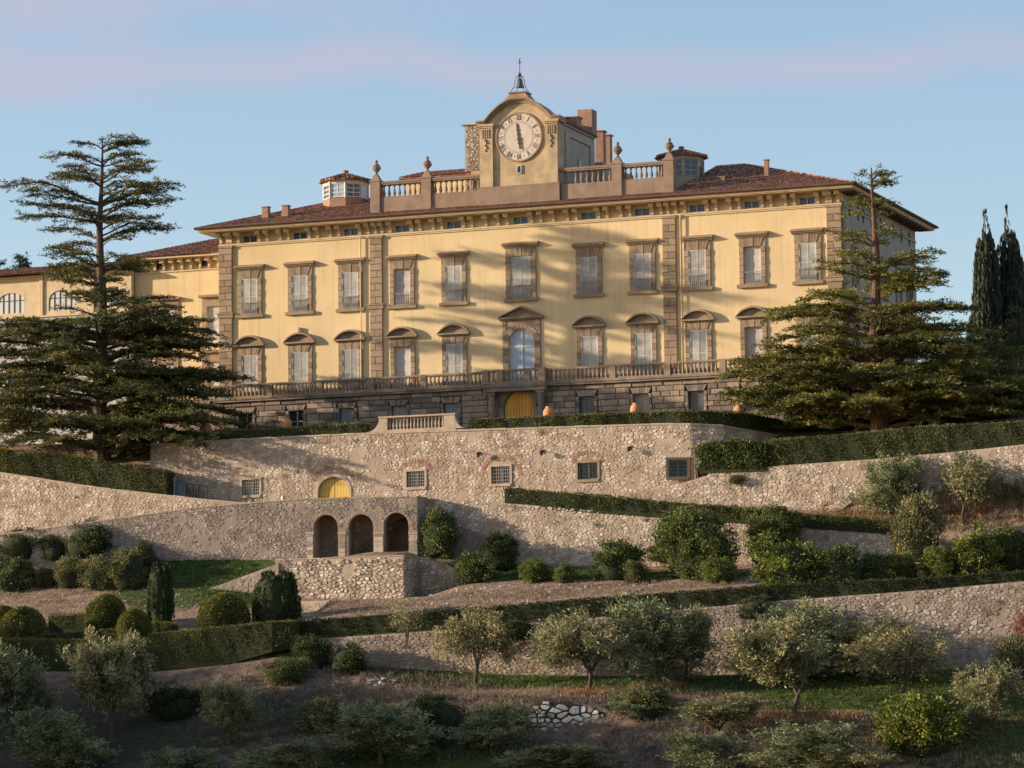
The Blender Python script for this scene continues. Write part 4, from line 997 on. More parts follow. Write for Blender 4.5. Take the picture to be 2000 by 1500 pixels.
# side quoins on the shaded flank
for k in range(24):
    z0 = 30.0 + k * .52
    if z0 > 42: break
    m = MB(); L_ = .55 if k % 2 else .85; m.box(25.5, 25.6, 0, L_, V(z0) + .01, V(z0) + .5, rs.random()); part('quoin', m.mesh('quoin', 'pietra'), villa)

# ---- attic: string, corbels, small windows
m = MB(); m.box(-25.52, 25.52, -.14, 0, V(42.2), V(42.31)); m.box(-25.52, 25.52, -.09, 0, V(42.09), V(42.198)); part('string_course', m.mesh('string_course', 'plaster_cornice'), villa)
m = MB()
prof = [(0, 0), (-.16, .02), (-.24, .14), (-.24, .34), (-.38, .5), (-.62, .56), (-.74, .66), (-.74, .86), (0, .86)]
cw = .11
i0 = 0
m.v = [(x, y, z) for x in (-cw, cw) for y, z in prof]; nn = len(prof)
m.f = [tuple(range(nn))[::-1], tuple(range(nn, 2 * nn))] + [(k, (k + 1) % nn, nn + (k + 1) % nn, nn + k) for k in range(nn)]; m.t = [.5] * len(m.f)
m.box(-.19, .19, -.80, -.40, .56, .87)
corb = m.mesh('corbel', 'plaster_cornice', recalc=True)
cu = []
for i, c in enumerate(UC):
    e = 1.0 if i == 5 else .9; g = 1.75 if i == 5 else 1.6
    cu += [c - g, c - e, c + e, c + g]
cu += [-25.3, 25.3, -12.0, 12.0, -2.75, 2.75, -24.75 + .05, 24.7]
for u in sorted(cu): part('corbel', corb, villa, loc=(u, 0, V(42.31)))
for c in UC:
    m = MB(); m.box(-.62, .62, .18, .22, 0, .54); w = part('window', m.mesh('attic_pane', 'glass_dark'), villa, loc=(c, 0, V(42.38)))
    m = MB(); m.box(-.62, -.55, .06, .17, 0, .54); m.box(.55, .62, .06, .17, 0, .54); m.box(-.04, .04, .06, .17, 0, .54); m.box(-.55, -.04, .06, .17, .48, .54); m.box(.04, .55, .06, .17, .48, .54)
    part('frame', m.mesh('frame', 'curtain'), w)
# cornice board, soffit, gutter
m = MB(); m.box(-26.7, 26.7, -1.36, -.0, V(43.19), V(43.26)); m.box(-26.75, 26.75, -1.44, -1.0, V(43.262), V(43.40)); m.box(25.5, 26.7, .0, 22.7, V(43.19), V(43.26)); m.box(26.3, 26.78, -1.0, 22.8, V(43.262), V(43.40))
m.box(-26.7, -25.5, 0, 22.7, V(43.19), V(43.26))
part('cornice', m.mesh('cornice', 'plaster_cornice'), villa)
m = MB(); m.tube([(-26.95, -1.58, V(43.50)), (26.95, -1.58, V(43.50))], .10, 8); m.tube([(26.98, -1.58, V(43.50)), (26.98, 23, V(43.50))], .10, 8); part('gutter', m.mesh('gutter', 'gutter'), villa)
m = MB()
for k in range(22): w_ = .2 + k * 1.0; m.box(25.5, 26.6, w_, w_ + .14, V(43.02), V(43.188))
part('rafters', m.mesh('rafters', 'gutter'), villa)
for u in (-13.3, 12.95):
    m = MB(); m.tube([(0, -.18, 0), (0, -.18, V(42.2) - V(30))], .05, 6); part('downpipe', m.mesh('downpipe', 'plaster_cornice'), villa, loc=(u, 0, V(30)))

# ---- roof of barrel tiles
KR = .33; ZE = 43.46
def roof_tiles(m, u0, u1, wlim, along='u', pitch=KR, z_e=ZE, tw=.25, tl=.42, org=(0, 0)):
    """tiles over a slope. local x across the slope, d down-slope distance from the eave going up"""
    n = int((u1 - u0) / tw)
    for i in range(n):
        x = u0 + (i + .5) * tw; lim = wlim(x); d = 0; k = 0
        while d < lim:
            e = min(d + tl * 1.08, lim + .1); j = rs.uniform(-.02, .02); t = rs.random(); r = .105; h = .075; dz = .03
            a = []
            for (dd, rr, zz) in ((d, r * 1.08, dz), (e, r * .86, 0)):
                for ang in (180, 130, 90, 50, 0):
                    cx, cz = math.cos(R(ang)) * rr, math.sin(R(ang)) * h
                    a.append((x + cx + j, dd, pitch * dd + cz + zz + .03))
            i0 = len(m.v); m.v += a
            for q in range(4): m.f.append((i0 + q, i0 + q + 1, i0 + 6 + q, i0 + 5 + q)); m.t.append(t)
            m.f.append((i0, i0 + 1, i0 + 2, i0 + 3, i0 + 4)); m.t.append(t * .3)
            d += tl; k += 1
def tf(m, fn, start=0): m.v[start:] = [fn(*p) for p in m.v[start:]]
def front_lim(u):
    hip = 27 - abs(u)
    if u < -13.2: lim = min(8.5, hip)
    elif u < 12.35: lim = 3.2
    else: lim = min(12.3, hip)
    return lim
tiles = MB(); roof_tiles(tiles, -27, 27, front_lim); tf(tiles, lambda x, d, z: (x, -1.5 + d, V(ZE) + z))
n0 = len(tiles.v); roof_tiles(tiles, -1.5, 23, lambda w: min(12.2, w + 1.5, 23 - w)); tf(tiles, lambda x, d, z: (27 - d, x, V(ZE) + z), n0)
m = MB()
def sl(w): return V(ZE) + KR * (w + 1.5)
# underlay slabs
def slab(pts): 
    m.poly(pts); 
slab([(-27, -1.5, sl(-1.5)), (27, -1.5, sl(-1.5)), (14.75, 10.75, sl(10.75)), (12.35, 10.75, sl(10.75)), (12.35, 1.7, sl(1.7)), (-13.2, 1.7, sl(1.7)), (-13.2, 7, sl(7)), (-18.5, 7, sl(7))])
slab([(27, -1.5, sl(-1.5)), (27, 23, sl(-1.5)), (14.75, 10.75, sl(10.75))]); slab([(27, 23, sl(-1.5)), (12.35, 23, sl(-1.5)), (12.35, 10.75, sl(10.75)), (14.75, 10.75, sl(10.75))])
slab([(-27, -1.5, sl(-1.5)), (-18.5, 7, sl(7)), (-18.5, 14, sl(7)), (-27, 23, sl(-1.5))])
m.box(-18.5, -13.2, 7, 16, V(44), sl(7) - .01); m.box(-13.2, 12.35, 1.7, 21.4, V(43.9), sl(1.7) - .01)
m.poly([(12.345, 1.7, sl(1.7)), (12.345, 10.75, sl(10.75)), (12.345, 21, sl(1.7)), (12.345, 21, V(43.5)), (12.345, 1.7, V(43.5))])
m.box(-27, 27, -1.52, -1.3, V(43.41), V(43.455)); m.box(26.8, 27, -1.3, 23, V(43.41), V(43.455))
roof = part('roof', m.mesh('roof', 'tile'), villa)
part('roof_tiles', tiles.mesh('roof_tiles', 'tile'), roof, kind='stuff')
# hip and ridge caps
def caps(p, q, name='ridge_tiles'):
    p, q = Vector(p), Vector(q); n = int((q - p).length / .4); c = MB()
    for i in range(n):
        a = p.lerp(q, i / n); b = p.lerp(q, (i + 1.1) / n); c.tube([a, b], [.15, .12], 6, rs.random())
    part(name, c.mesh(name, 'tile'), roof, kind='stuff')
caps((26.9, -1.4, sl(-1.5) + .05), (14.75, 10.75, sl(10.75) + .05)); caps((-26.9, -1.4, sl(-1.5) + .05), (-18.5, 7, sl(7) + .05)); caps((14.75, 10.75, sl(10.75) + .05), (12.4, 10.75, sl(10.75) + .05))
caps((26.9, 22.9, sl(-1.5) + .05), (14.75, 10.75, sl(10.75) + .05)); caps((-18.5, 7, sl(7) + .05), (-13.2, 7, sl(7) + .05))
# small roof chimneys
def chim(u, w, z, h, r, name='chimney', taper=.8, cap=True, mt='brick'):
    m = MB(); m.hexa([(-r, -r, 0), (r, -r, 0), (r, r, 0), (-r, r, 0), (-r * taper, -r * taper, h), (r * taper, -r * taper, h), (r * taper, r * taper, h), (-r * taper, r * taper, h)])
    if cap: m.box(-r * taper - .06, r * taper + .06, -r * taper - .06, r * taper + .06, h + .001, h + .07)
    part(name, m.mesh(name, mt), roof, loc=(u, w, V(z)))
u, z = at_w(520, 425, 1.5); chim(u, 1.5, sl(1.5) + ZG - .1, .95, .30); u, z = at_w(559, 421, 1.5); chim(u, 1.5, sl(1.5) + ZG - .1, .95, .30)
u, z = at_w(1410, 362, 3); chim(u, 3, sl(3) + ZG - .15, .55, .32, taper=1); u, z = at_w(1498, 355, 4.5); chim(u, 4.5, sl(4.5) + ZG - .2, 1.45, .17, taper=.9)

# ---- attic parapet with urns
def parapet(name, u0, u1, peds, nb):
    m = MB(); m.box(u0, u1, -.05, .45, V(44.0), V(45.18)); p = part(name, m.mesh('plinth', 'pietra_roof'), villa, label='roof balustrade with urns on its pedestals')
    m = MB(); m.box(u0, u1, -.12, .5, V(46.28), V(46.44)); m.box(u0, u1, -.07, .46, V(46.16), V(46.278)); part('rail', m.mesh('rail', 'pietra_roof'), p)
    bm_ = baluster_mesh(.98, .135, mt='pietra_roof')
    us = sorted(peds); segs = []
    prev = u0
    for x in us:
        if x - .42 > prev + .4: segs.append((prev, x - .42))
        prev = x + .42
    if u1 > prev + .4: segs.append((prev, u1))
    for a, b in segs:
        n = max(2, int(round((b - a) / .44)))
        for i in range(n): part('baluster', bm_, p, loc=(a + (b - a) * (i + .5) / n, .2, V(45.18)))
    for x in us:
        m = MB(); m.box(-.40, .40, -.17, .57, V(44.0), V(46.44)); m.box(-.47, .47, -.22, .62, V(46.441), V(46.56))
        m.hexa([(-.36, -.12, V(46.561)), (.36, -.12, V(46.561)), (.36, .52, V(46.561)), (-.36, .52, V(46.561)), (-.17, .03, V(46.98)), (.17, .03, V(46.98)), (.17, .37, V(46.98)), (-.17, .37, V(46.98))])
        part('pedestal', m.mesh('pedestal', 'pietra_roof'), p, loc=(x, 0, 0))
        m = MB(); m.lathe([(.16, 0), (.2, .04), (.1, .12), (.09, .2), (.2, .32), (.34, .5), (.39, .62), (.30, .68), (.24, .72), (.30, .76), (.2, .86), (.09, .98), (.12, 1.06), (.13, 1.14), (.06, 1.22)], 12, 0, .2, .4)
        part('urn', m.mesh('urn', 'pietra_roof', smooth=False), p, loc=(x, 0, V(46.98)))
parapet('parapet', -12.5, -3.3, [-12.05, -7.75], 0)
parapet('parapet', 3.35, 12.5, [7.9, 12.05], 0)

# ---- clock gable
def gz(u):  # outer silhouette of the curved top
    a = abs(u)
    if a > 2.95: return 50.45
    return 50.45 + 1.75 * (1 - (a / 2.95) ** 2) ** .8 if a < 2.95 else 50.45
m = MB(); n = 24
for i in range(n):
    a, b = -3.2 + 6.4 * i / n, -3.2 + 6.4 * (i + 1) / n
    m.hexa([(a, -.1, V(44)), (b, -.1, V(44)), (b, .9, V(44)), (a, .9, V(44)), (a, -.1, V(gz(a) - .12)), (b, -.1, V(gz(b) - .12)), (b, .9, V(gz(b) - .12)), (a, .9, V(gz(a) - .12))])
gable = part('clock_gable', m.mesh('clock_gable', 'plaster_old'), villa)
m = MB(); m.box(-3.3, 3.3, -.28, .95, V(43.95), V(45.35)); part('plinth', m.mesh('plinth', 'pietra_roof'), gable)
# moulded curved cornice
m = MB(); n = 22
def arcp(t, r, e): return (math.sin(t) * r, V(50.2) + e)
pts = [(-3.45, 50.42), (-2.35, 50.42)] + [(-2.35 + 4.7 * i / 14, 50.42 + 1.62 * math.sin(math.pi * i / 14) ** .75) for i in range(1, 14)] + [(2.35, 50.42), (3.45, 50.42)]
pts = [(-3.45, 50.42), (-2.75, 50.44)] + [(-2.75 + 5.5 * i / 16, 50.44 + 1.66 * (1 - (abs(-1 + 2 * i / 16)) ** 2.0)) for i in range(1, 16)] + [(2.75, 50.44), (3.45, 50.42)]
for a, b in zip(pts, pts[1:]):
    for (dz0, dz1, y) in ((-.34, -.18, -.22), (-.178, -.02, -.38), (-.018, .12, -.52)):
        m.hexa([(a[0], y, V(a[1] + dz0)), (b[0], y, V(b[1] + dz0)), (b[0], .95, V(b[1] + dz0)), (a[0], .95, V(a[1] + dz0)),
                (a[0], y, V(a[1] + dz1)), (b[0], y, V(b[1] + dz1)), (b[0], .95, V(b[1] + dz1)), (a[0], .95, V(a[1] + dz1))])
part('cornice', m.mesh('cornice', 'pietra'), gable)
for s in (-1, 1):
    a, b = (-3.2, -2.12) if s < 0 else (2.2, 3.2)
    m = MB(); m.box(a, b, -.3, -.1, V(45.36), V(49.95)); m.box(a - .06, b + .06, -.38, -.1, V(49.96), V(50.08)); m.box(a - .14, b + .14, -.46, -.1, V(50.082), V(50.24))
    pl = part('pilaster', m.mesh('pilaster', 'plaster_old'), gable)
    m = MB(); c = (a + b) / 2
    for k in range(4): m.box(c - .32 + k * .17, c - .22 + k * .17, -.36, -.3, V(49.15), V(49.85))
    for k in range(5): m.lathe([(.03, 0), (.14 - k * .02, .08), (.02, .2)], 6, c + (.05 if k % 2 else -.05), -.33, .5); m.v[-18:] = [(x, y, z + V(48.9 - k * .2)) for x, y, z in m.v[-18:]]
    part('ornament', m.mesh('ornament', 'pietra'), pl)
# clock
CZ = 49.10
clock = part('clock', None, gable, loc=(0, -.1, V(CZ)), label='white marble clock face with brown roman numerals and ornate hands')
def disc(r0, r1, y0, y1, mt, name, n=48):
    m = MB()
    if r0 == 0:
        m.poly([(math.cos(2 * math.pi * i / n) * r1, y0, math.sin(2 * math.pi * i / n) * r1) for i in range(n)])
        for i in range(n):
            t0, t1 = 2 * math.pi * i / n, 2 * math.pi * (i + 1) / n
            m.poly([(math.cos(t0) * r1, y0, math.sin(t0) * r1), (math.cos(t1) * r1, y0, math.sin(t1) * r1), (math.cos(t1) * r1, y1, math.sin(t1) * r1), (math.cos(t0) * r1, y1, math.sin(t0) * r1)])
    else:
        for i in range(n):
            t0, t1 = 2 * math.pi * i / n, 2 * math.pi * (i + 1) / n
            q = lambda t, r, y: (math.cos(t) * r, y, math.sin(t) * r)
            m.hexa([q(t0, r0, y0), q(t1, r0, y0), q(t1, r0, y1), q(t0, r0, y1), q(t0, r1, y0), q(t1, r1, y0), q(t1, r1, y1), q(t0, r1, y1)])
    return part(name, m.mesh(name, mt), clock)
disc(0, 1.82, -.06, .0, 'clock_face', 'face'); disc(1.82, 1.93, -.12, .0, 'pietra', 'rim'); disc(1.20, 1.225, -.065, -.0605, 'clock_mark', 'ring'); disc(1.12, 1.135, -.065, -.0605, 'clock_mark', 'ring')
def numeral(txt):
    m = MB(); h = .42; w = {'I': .10, 'V': .26, 'X': .26}; tot = sum(w[c] for c in txt); x = -tot / 2
    def bar(x0, z0, x1, z1, t_): 
        d = Vector((x1 - x0, z1 - z0)).normalized(); nx, nz = -d.y * t_ / 2, d.x * t_ / 2; y0, y1 = -.082, -.0605
        m.hexa([(x0 - nx, y0, z0 - nz), (x0 + nx, y0, z0 + nz), (x0 + nx, y1, z0 + nz), (x0 - nx, y1, z0 - nz), (x1 - nx, y0, z1 - nz), (x1 + nx, y0, z1 + nz), (x1 + nx, y1, z1 + nz), (x1 - nx, y1, z1 - nz)])
    for c in txt:
        W_ = w[c]
        if c == 'I': bar(x + W_ / 2, -h / 2, x + W_ / 2, h / 2, .045)
        if c == 'V': bar(x + .04, h / 2, x + W_ / 2, -h / 2, .05); bar(x + W_ - .04, h / 2, x + W_ / 2, -h / 2, .028)
        if c == 'X': bar(x + .04, h / 2, x + W_ - .04, -h / 2, .05); bar(x + W_ - .04, h / 2, x + .04, -h / 2, .028)
        x += W_
    return m.mesh('numeral', 'clock_mark')
for k, tx in enumerate(('XII', 'I', 'II', 'III', 'IIII', 'V', 'VI', 'VII', 'VIII', 'IX', 'X', 'XI')):
    a = -math.radians(30 * k); r = 1.52
    part('numeral', numeral(tx), clock, loc=(math.sin(-a) * r, 0, math.cos(a) * r), rot=(0, -a, 0))
    b = -math.radians(30 * k + 15); m = MB(); m.lathe([(.01, -.05), (.035, 0), (.01, .05)], 4, 0, -.065); part('marker', m.mesh('marker', 'clock_mark'), clock, loc=(math.sin(-b) * r, 0, math.cos(b) * r))
def hand(L_, wd):
    m = MB(); prof = [(0, wd * .5), (.2, wd * .9), (.35, wd * .4), (.5, wd * .9), (.62, wd * .35), (.8, wd * .6), (1, .01)]
    for (a, wa), (b, wb) in zip(prof, prof[1:]): m.hexa([(-wa, -.115, a * L_), (wa, -.115, a * L_), (wa, -.09, a * L_), (-wa, -.09, a * L_), (-wb, -.115, b * L_), (wb, -.115, b * L_), (wb, -.09, b * L_), (-wb, -.09, b * L_)])
    return m.mesh('hand', 'hand_metal')
part('hand', hand(1.12, .13), clock, rot=(0, R(-8), 0)); part('hand', hand(1.02, .17), clock, rot=(0, R(172), 0), loc=(0, -.03, 0))
m = MB(); m.box(-.2, -.13, -.2, -.1, V(46.25), V(46.9)); m.box(.13, .2, -.2, -.1, V(46.25), V(46.9)); m.box(-.13, .13, -.2, -.1, V(46.83), V(46.9)); m.box(-.13, .13, -.2, -.1, V(46.25), V(46.32)); w = part('window', m.mesh('small_frame', 'shutter'), gable)
m = MB(); m.box(-.13, .13, -.13, -.1, V(46.32), V(46.83)); part('pane', m.mesh('pane', 'glass_dark'), w)
# pedestal, bell cage, bell, finial
m = MB(); m.hexa([(-1.0, -.5, V(52.0)), (1.0, -.5, V(52.0)), (1.0, .9, V(52.0)), (-1.0, .9, V(52.0)), (-.62, -.4, V(52.5)), (.62, -.4, V(52.5)), (.62, .8, V(52.5)), (-.62, .8, V(52.5))]); m.box(-.72, .72, -.5, .9, V(52.501), V(52.6))
part('bell_pedestal', m.mesh('bell_pedestal', 'pietra'), gable)
belfry = part('bell_cage', None, gable, loc=(0, .2, V(52.6)))
for k in range(4):
    a = math.pi / 4 + k * math.pi / 2; m = MB()
    m.tube([(math.cos(a) * r, math.sin(a) * r, z) for r, z in ((.72, 0), (.74, .12), (.55, .35), (.42, .62), (.40, .95), (.30, 1.22), (.1, 1.38), (0, 1.4))], .028, 5); part('strut', m.mesh('strut', 'iron'), belfry)
m = MB(); m.lathe([(.36, .42), (.34, .47), (.27, .60), (.235, .85), (.20, 1.02), (.10, 1.08), (.05, 1.2)], 14); part('bell', m.mesh('bell', 'bronze', smooth=True), belfry)
m = MB(); m.lathe([(.03, 1.2), (.11, 1.38), (.13, 1.46), (.05, 1.56), (.03, 1.75), (.022, 2.2), (.06, 2.4), (.05, 2.52), (.01, 2.75)], 6); m.box(-.16, .16, -.008, .008, 2.36, 2.40); part('finial', m.mesh('finial', 'iron'), belfry)
# body behind the gable
m = MB(); m.box(-3.05, 3.1, .9, 8.2, V(44), V(50.05)); m.box(-3.2, 3.25, .95, 8.4, V(50.06), V(50.2)); m.box(3.1, 3.22, 1.6, 2.4, V(45), V(49.7)); m.box(3.1, 3.22, 7.2, 8.2, V(45), V(49.7)); m.box(3.1, 3.22, 2.4, 7.2, V(49.3), V(49.7))
m.poly([(-3.3, .95, V(50.21)), (3.35, .95, V(50.21)), (3.35, 8.5, V(50.21)), (-3.3, 8.5, V(50.21))])
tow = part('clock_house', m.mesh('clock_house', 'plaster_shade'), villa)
m = MB(); n_ = 26
for i in range(n_):
    a, b = -3.4 + 6.8 * i / n_, -3.4 + 6.8 * (i + 1) / n_; f = lambda x: 50.22 + 1.45 * (1 - (abs(x) / 3.4) ** 2)
    m.hexa([(a, .96, V(50.22)), (b, .96, V(50.22)), (b, 8.6, V(50.22)), (a, 8.6, V(50.22)), (a, .96, V(f(a)) + .02), (b, .96, V(f(b)) + .02), (b, 8.6, V(f(b)) + .02), (a, 8.6, V(f(a)) + .02)], rs.random())
part('roof', m.mesh('clock_house_roof', 'tile'), tow)
m = MB(); m.box(3.1, 3.16, 4.6, 5.2, V(46.4), V(47.9)); w = part('window', m.mesh('window', 'glass_dark'), tow)
m = MB(); 
for k in range(4): m.box(3.161, 3.19, 4.6, 5.2, V(46.4) + k * .47, V(46.45) + k * .47)
part('glazing_bar', m.mesh('glazing_bar', 'window_white'), w)
# rough masonry stub left of the gable, low house behind, chimneys
m = MB(); m.box(-6.5, -3.06, 5, 8.2, V(44.5), V(51.3)); m.box(-6.75, -3.06, 4.8, 8.4, V(51.301), V(51.38)); st = part('masonry_stub', m.mesh('masonry_stub', 'rubble_dim'), villa)
rng = np.random.RandomState(8); m = MB()
for P, A in voronoi_cells(-6.45, -3.3, lambda s: 47.5, lambda s: 51.25, .22, rng, asp=1.3):
    cx, cz, outer, inner = stone_geo(P, rng, relief=.05); n = len(outer); t = rng.rand(); i0 = len(m.v)
    for s, z, h in outer: m.v.append((s, 5.01, V(z)))
    for s, z, h in inner: m.v.append((s, 4.99 - h, V(z)))
    for q in range(n): m.f.append((i0 + q, i0 + (q + 1) % n, i0 + n + (q + 1) % n, i0 + n + q)); m.t.append(t)
    m.f.append(tuple(range(i0 + n, i0 + 2 * n))); m.t.append(t)
part('stone_facing', m.mesh('stone_facing', 'rubble_dim'), st, kind='stuff')
m = MB(); m.box(-4.4, -3.07, .91, 2.2, V(44.5), V(46.9)); part('buttress', m.mesh('buttress', 'plaster_old'), villa)
uL, zL = at_w(783, 350, 5); uR, zR = at_w(940, 333, 5)
m = MB(); m.box(uL + .5, uR - .2, 5, 9, V(44.4), V(47.3)); lo = part('roof_house', m.mesh('roof_house', 'plaster_yellow'), villa)
m = MB(); m.hexa([(uL, 4.5, V(47.3)), (uR, 4.5, V(47.3)), (uR, 9.4, V(47.3)), (uL, 9.4, V(47.3)), (uL, 4.5, V(47.38)), (uR, 4.5, V(47.38)), (uR - .4, 7, V(48.1)), (uL + 1.3, 7, V(48.1))])
m2 = MB(); roof_tiles(m2, uL, uR, lambda x: min(2.5, (x - uL) * 2 + .3), pitch=.3, z_e=0); tf(m2, lambda x, d, z: (x, 4.45 + d, V(47.38) + z))
rf = part('roof', m.mesh('roof', 'tile'), lo); m2b = m2.mesh('tiles', 'tile')
i0 = len(m.v); m.v += m2.v; m.f += [tuple(i0 + q for q in f) for f in m2.f]; m.t += m2.t; rf.data = m.mesh('roof', 'tile')
def stack(px, py0, py1, wpx, w, capped=True, mt='plaster_shade', head=None):
    u, zt_ = at_w(px, py0, w); _, zb_ = at_w(px, py1, w); hw = wpx / 25.3 / 2; m = MB(); m.box(-hw, hw, 0, hw * 2, 0, zt_ - zb_)
    if capped: m.box(-hw - .1, hw + .1, -.1, hw * 2 + .1, zt_ - zb_ + .001, zt_ - zb_ + .1)
    if head: m.box(-hw - head, hw + head, -head, hw * 2 + head, (zt_ - zb_) * head_f, zt_ - zb_ + .11)
    part('chimney', m.mesh('chimney', mt), villa, loc=(u, w, V(zb_)))
head_f = .45
stack(1143, 217, 300, 22, 9.2, True, 'brick', head=.16); stack(1170, 257, 330, 17, 12.5, True, 'brick'); stack(1184, 265, 330, 15, 14.5, True, 'brick'); stack(1115, 230, 246, 26, 4.5, True, 'brick')
m = MB(); m.box(-1.5, 3.4, 9.5, 17, V(44), V(48.4)); part('rear_house', m.mesh('rear_house', 'rubble_dim'), villa)
# lanterns (octagonal glazed turrets)
def lantern(px0, px1, pyb, pyt, pyr, w, lab, glazed):
    u0, zb_ = at_w(px0, pyb, w); u1, _ = at_w(px1, pyb, w); _, ze = at_w((px0 + px1) / 2, pyt, w); _, zr = at_w((px0 + px1) / 2, pyr, w)
    r = (u1 - u0) / 2; c = (u0 + u1) / 2; H_ = ze - zb_; m = MB(); n = 8; apo = r * math.cos(math.pi / 8)
    m.lathe([(r, -1.5), (r, .35)], n); 
    lt = part('lantern', m.mesh('base', 'brick' if glazed else 'plaster_shade'), villa, loc=(c, w + r, V(zb_)), label=lab)
    m = MB()
    for k in range(n):
        a = 2 * math.pi * (k + .5) / n; m.lathe([(.11, .35), (.11, H_)], 6, math.cos(a) * (r - .08), math.sin(a) * (r - .08))
    m.lathe([(r - .02, H_ - .28), (r - .02, H_)], n); m.lathe([(r - .15, .35), (r - .15, H_ - .1)], n) if not glazed else None
    part('post', m.mesh('post', 'shutter' if glazed else 'plaster_shade'), lt)
    for k in range(n):
        a = 2 * math.pi * k / n; m = MB(); hw = r * math.sin(math.pi / 8) - .1
        m.box(-hw, hw, -.02, .02, .4, H_ - .28); o = part('pane', m.mesh('pane', 'glass_dark' if not glazed or k % 3 else 'glass_pale'), lt, loc=(math.cos(a) * (apo - .1), math.sin(a) * (apo - .1), 0), rot=(0, 0, a + math.pi / 2))
        m = MB(); 
        for q in range(4): z = .4 + (H_ - .72) * q / 3; m.box(-hw, hw, -.05, .05, z, z + .07)
        for x in (-hw, -.03, hw - .06): m.box(x, x + .06, -.045, .045, .4, H_ - .28)
        part('glazing_bar', m.mesh('glazing_bar', 'window_white' if glazed else 'plaster_shade'), lt, loc=o.location, rot=(0, 0, a + math.pi / 2))
    m = MB(); R2 = r + .38; Hr = zr - ze; m.lathe([(R2, H_), (R2, H_ + .06), (.32, H_ + Hr), (.05, H_ + Hr)], n)
    for k in range(n * 4):
        a = 2 * math.pi * (k + .5) / (n * 4); rr = R2 * math.cos(math.pi / 8) / math.cos(((a - math.pi / 8 + math.pi / 8) % (math.pi / 4)) - math.pi / 8)
        for q in range(4):
            f0, f1 = q / 4, (q + 1.05) / 4
            if rr * (1 - f0) < .45: continue
            p0 = Vector((math.cos(a) * (rr - (rr - .3) * f0), math.sin(a) * (rr - (rr - .3) * f0), H_ + .08 + (Hr - .06) * f0)); p1 = Vector((math.cos(a) * (rr - (rr - .3) * f1), math.sin(a) * (rr - (rr - .3) * f1), H_ + .07 + (Hr - .06) * f1))
            m.tube([p0, p1], [.12 * (1 - .4 * f0), .09 * (1 - .4 * f0)], 5, rs.random())
    m.lathe([(.2, H_ + Hr), (.2, H_ + Hr + .22), (.24, H_ + Hr + .23), (.24, H_ + Hr + .3)], 6)
    part('roof', m.mesh('roof', 'tile'), lt)
lantern(617, 699, 397, 351, 334, 4.2, 'glazed octagonal roof lantern at the left', True)
lantern(1276, 1360, 356, 303, 287, 5.0, 'shaded octagonal roof lantern behind the right urns', False)

# ---- basement of dressed stone, and balcony
YB = -.9
OPB = []
for i, c in enumerate(UC):
    if i == 5: continue
    OPB.append((c - .62, c + .62, 27.1, 28.72 if i != 6 else 28.72))
m = MB(); wall_grid(m, -25.6, -1.3, 25.6, 29.62, YB + .12, 0, [o for o in OPB if o[1] < 0]); wall_grid(m, 1.3, 25.6, 25.6, 29.62, YB + .12, 0, [o for o in OPB if o[0] > 0])
m.box(-1.3, 1.3, YB + .12, 0, V(29.42), V(29.62))
bas = part('basement_wall', m.mesh('basement_wall', 'joint'), villa)
blocks = []
zrows = [25.7, 26.2]
while zrows[-1] < 29.5: zrows.append(zrows[-1] + rs.uniform(.38, .50))
zrows[-1] = 29.6
for r_ in range(len(zrows) - 1):
    z0, z1 = zrows[r_], zrows[r_ + 1]; u = -25.6
    while u < 25.55:
        e = min(25.6, u + rs.uniform(.6, 1.7))
        if 25.6 - e < .4: e = 25.6
        segs = [(u, e)]
        for o in OPB + [(-1.75, 1.75, 0, 99)]:
            ns = []
            fo = .28 if o[3] < 50 else 0
            for a, b in segs:
                if z1 > o[2] - .1 and z0 < o[3] + (.45 if fo else 0):
                    if b <= o[0] - fo or a >= o[1] + fo: ns.append((a, b)); continue
                    if a < o[0] - fo - .12: ns.append((a, o[0] - fo))
                    if b > o[1] + fo + .12: ns.append((o[1] + fo, b))
                else: ns.append((a, b))
            segs = ns
        for a, b in segs: blocks.append((a, b, z0, z1))
        u = e
blocks.sort(key=lambda q: -(q[1] - q[0]) * (q[3] - q[2]) * (1 if q[2] > 27.2 else .3))
rest = MB()
for k, (a, b, z0, z1) in enumerate(blocks):
    pr = YB - rs.uniform(.0, .07); t = rs.random()
    if -6 < (a + b) / 2 < -1.8 and z0 < 28.4 or 12 < (a + b) / 2 < 13: t = .8 + .2 * t
    if k < 300: m = MB(); m.block(a + .012 - a, b - .012 - a, .014, z1 - z0 - .014, YB + .2, pr, .045, t); part('block', m.mesh('block', 'basement'), bas, loc=(a, 0, V(z0)))
    else: rest.block(a + .012, b - .012, V(z0) + .014, V(z1) - .014, YB + .2, pr, .045, t)
part('small_blocks', rest.mesh('small_blocks', 'basement'), bas, kind='stuff')
kinds = {0: 'dark', 1: 'lattice_dark', 2: 'lattice', 3: 'wood', 4: 'lattice', 6: 'lattice_dark', 7: 'wood', 8: 'lattice_dark', 9: 'dark', 10: 'dark'}
kinds = {0: 'dark', 1: 'dark', 2: 'lattice', 3: 'wood', 4: 'lattice', 6: 'lattice_dark', 7: 'wood', 8: 'lattice_dark', 9: 'dark', 10: 'dark'}
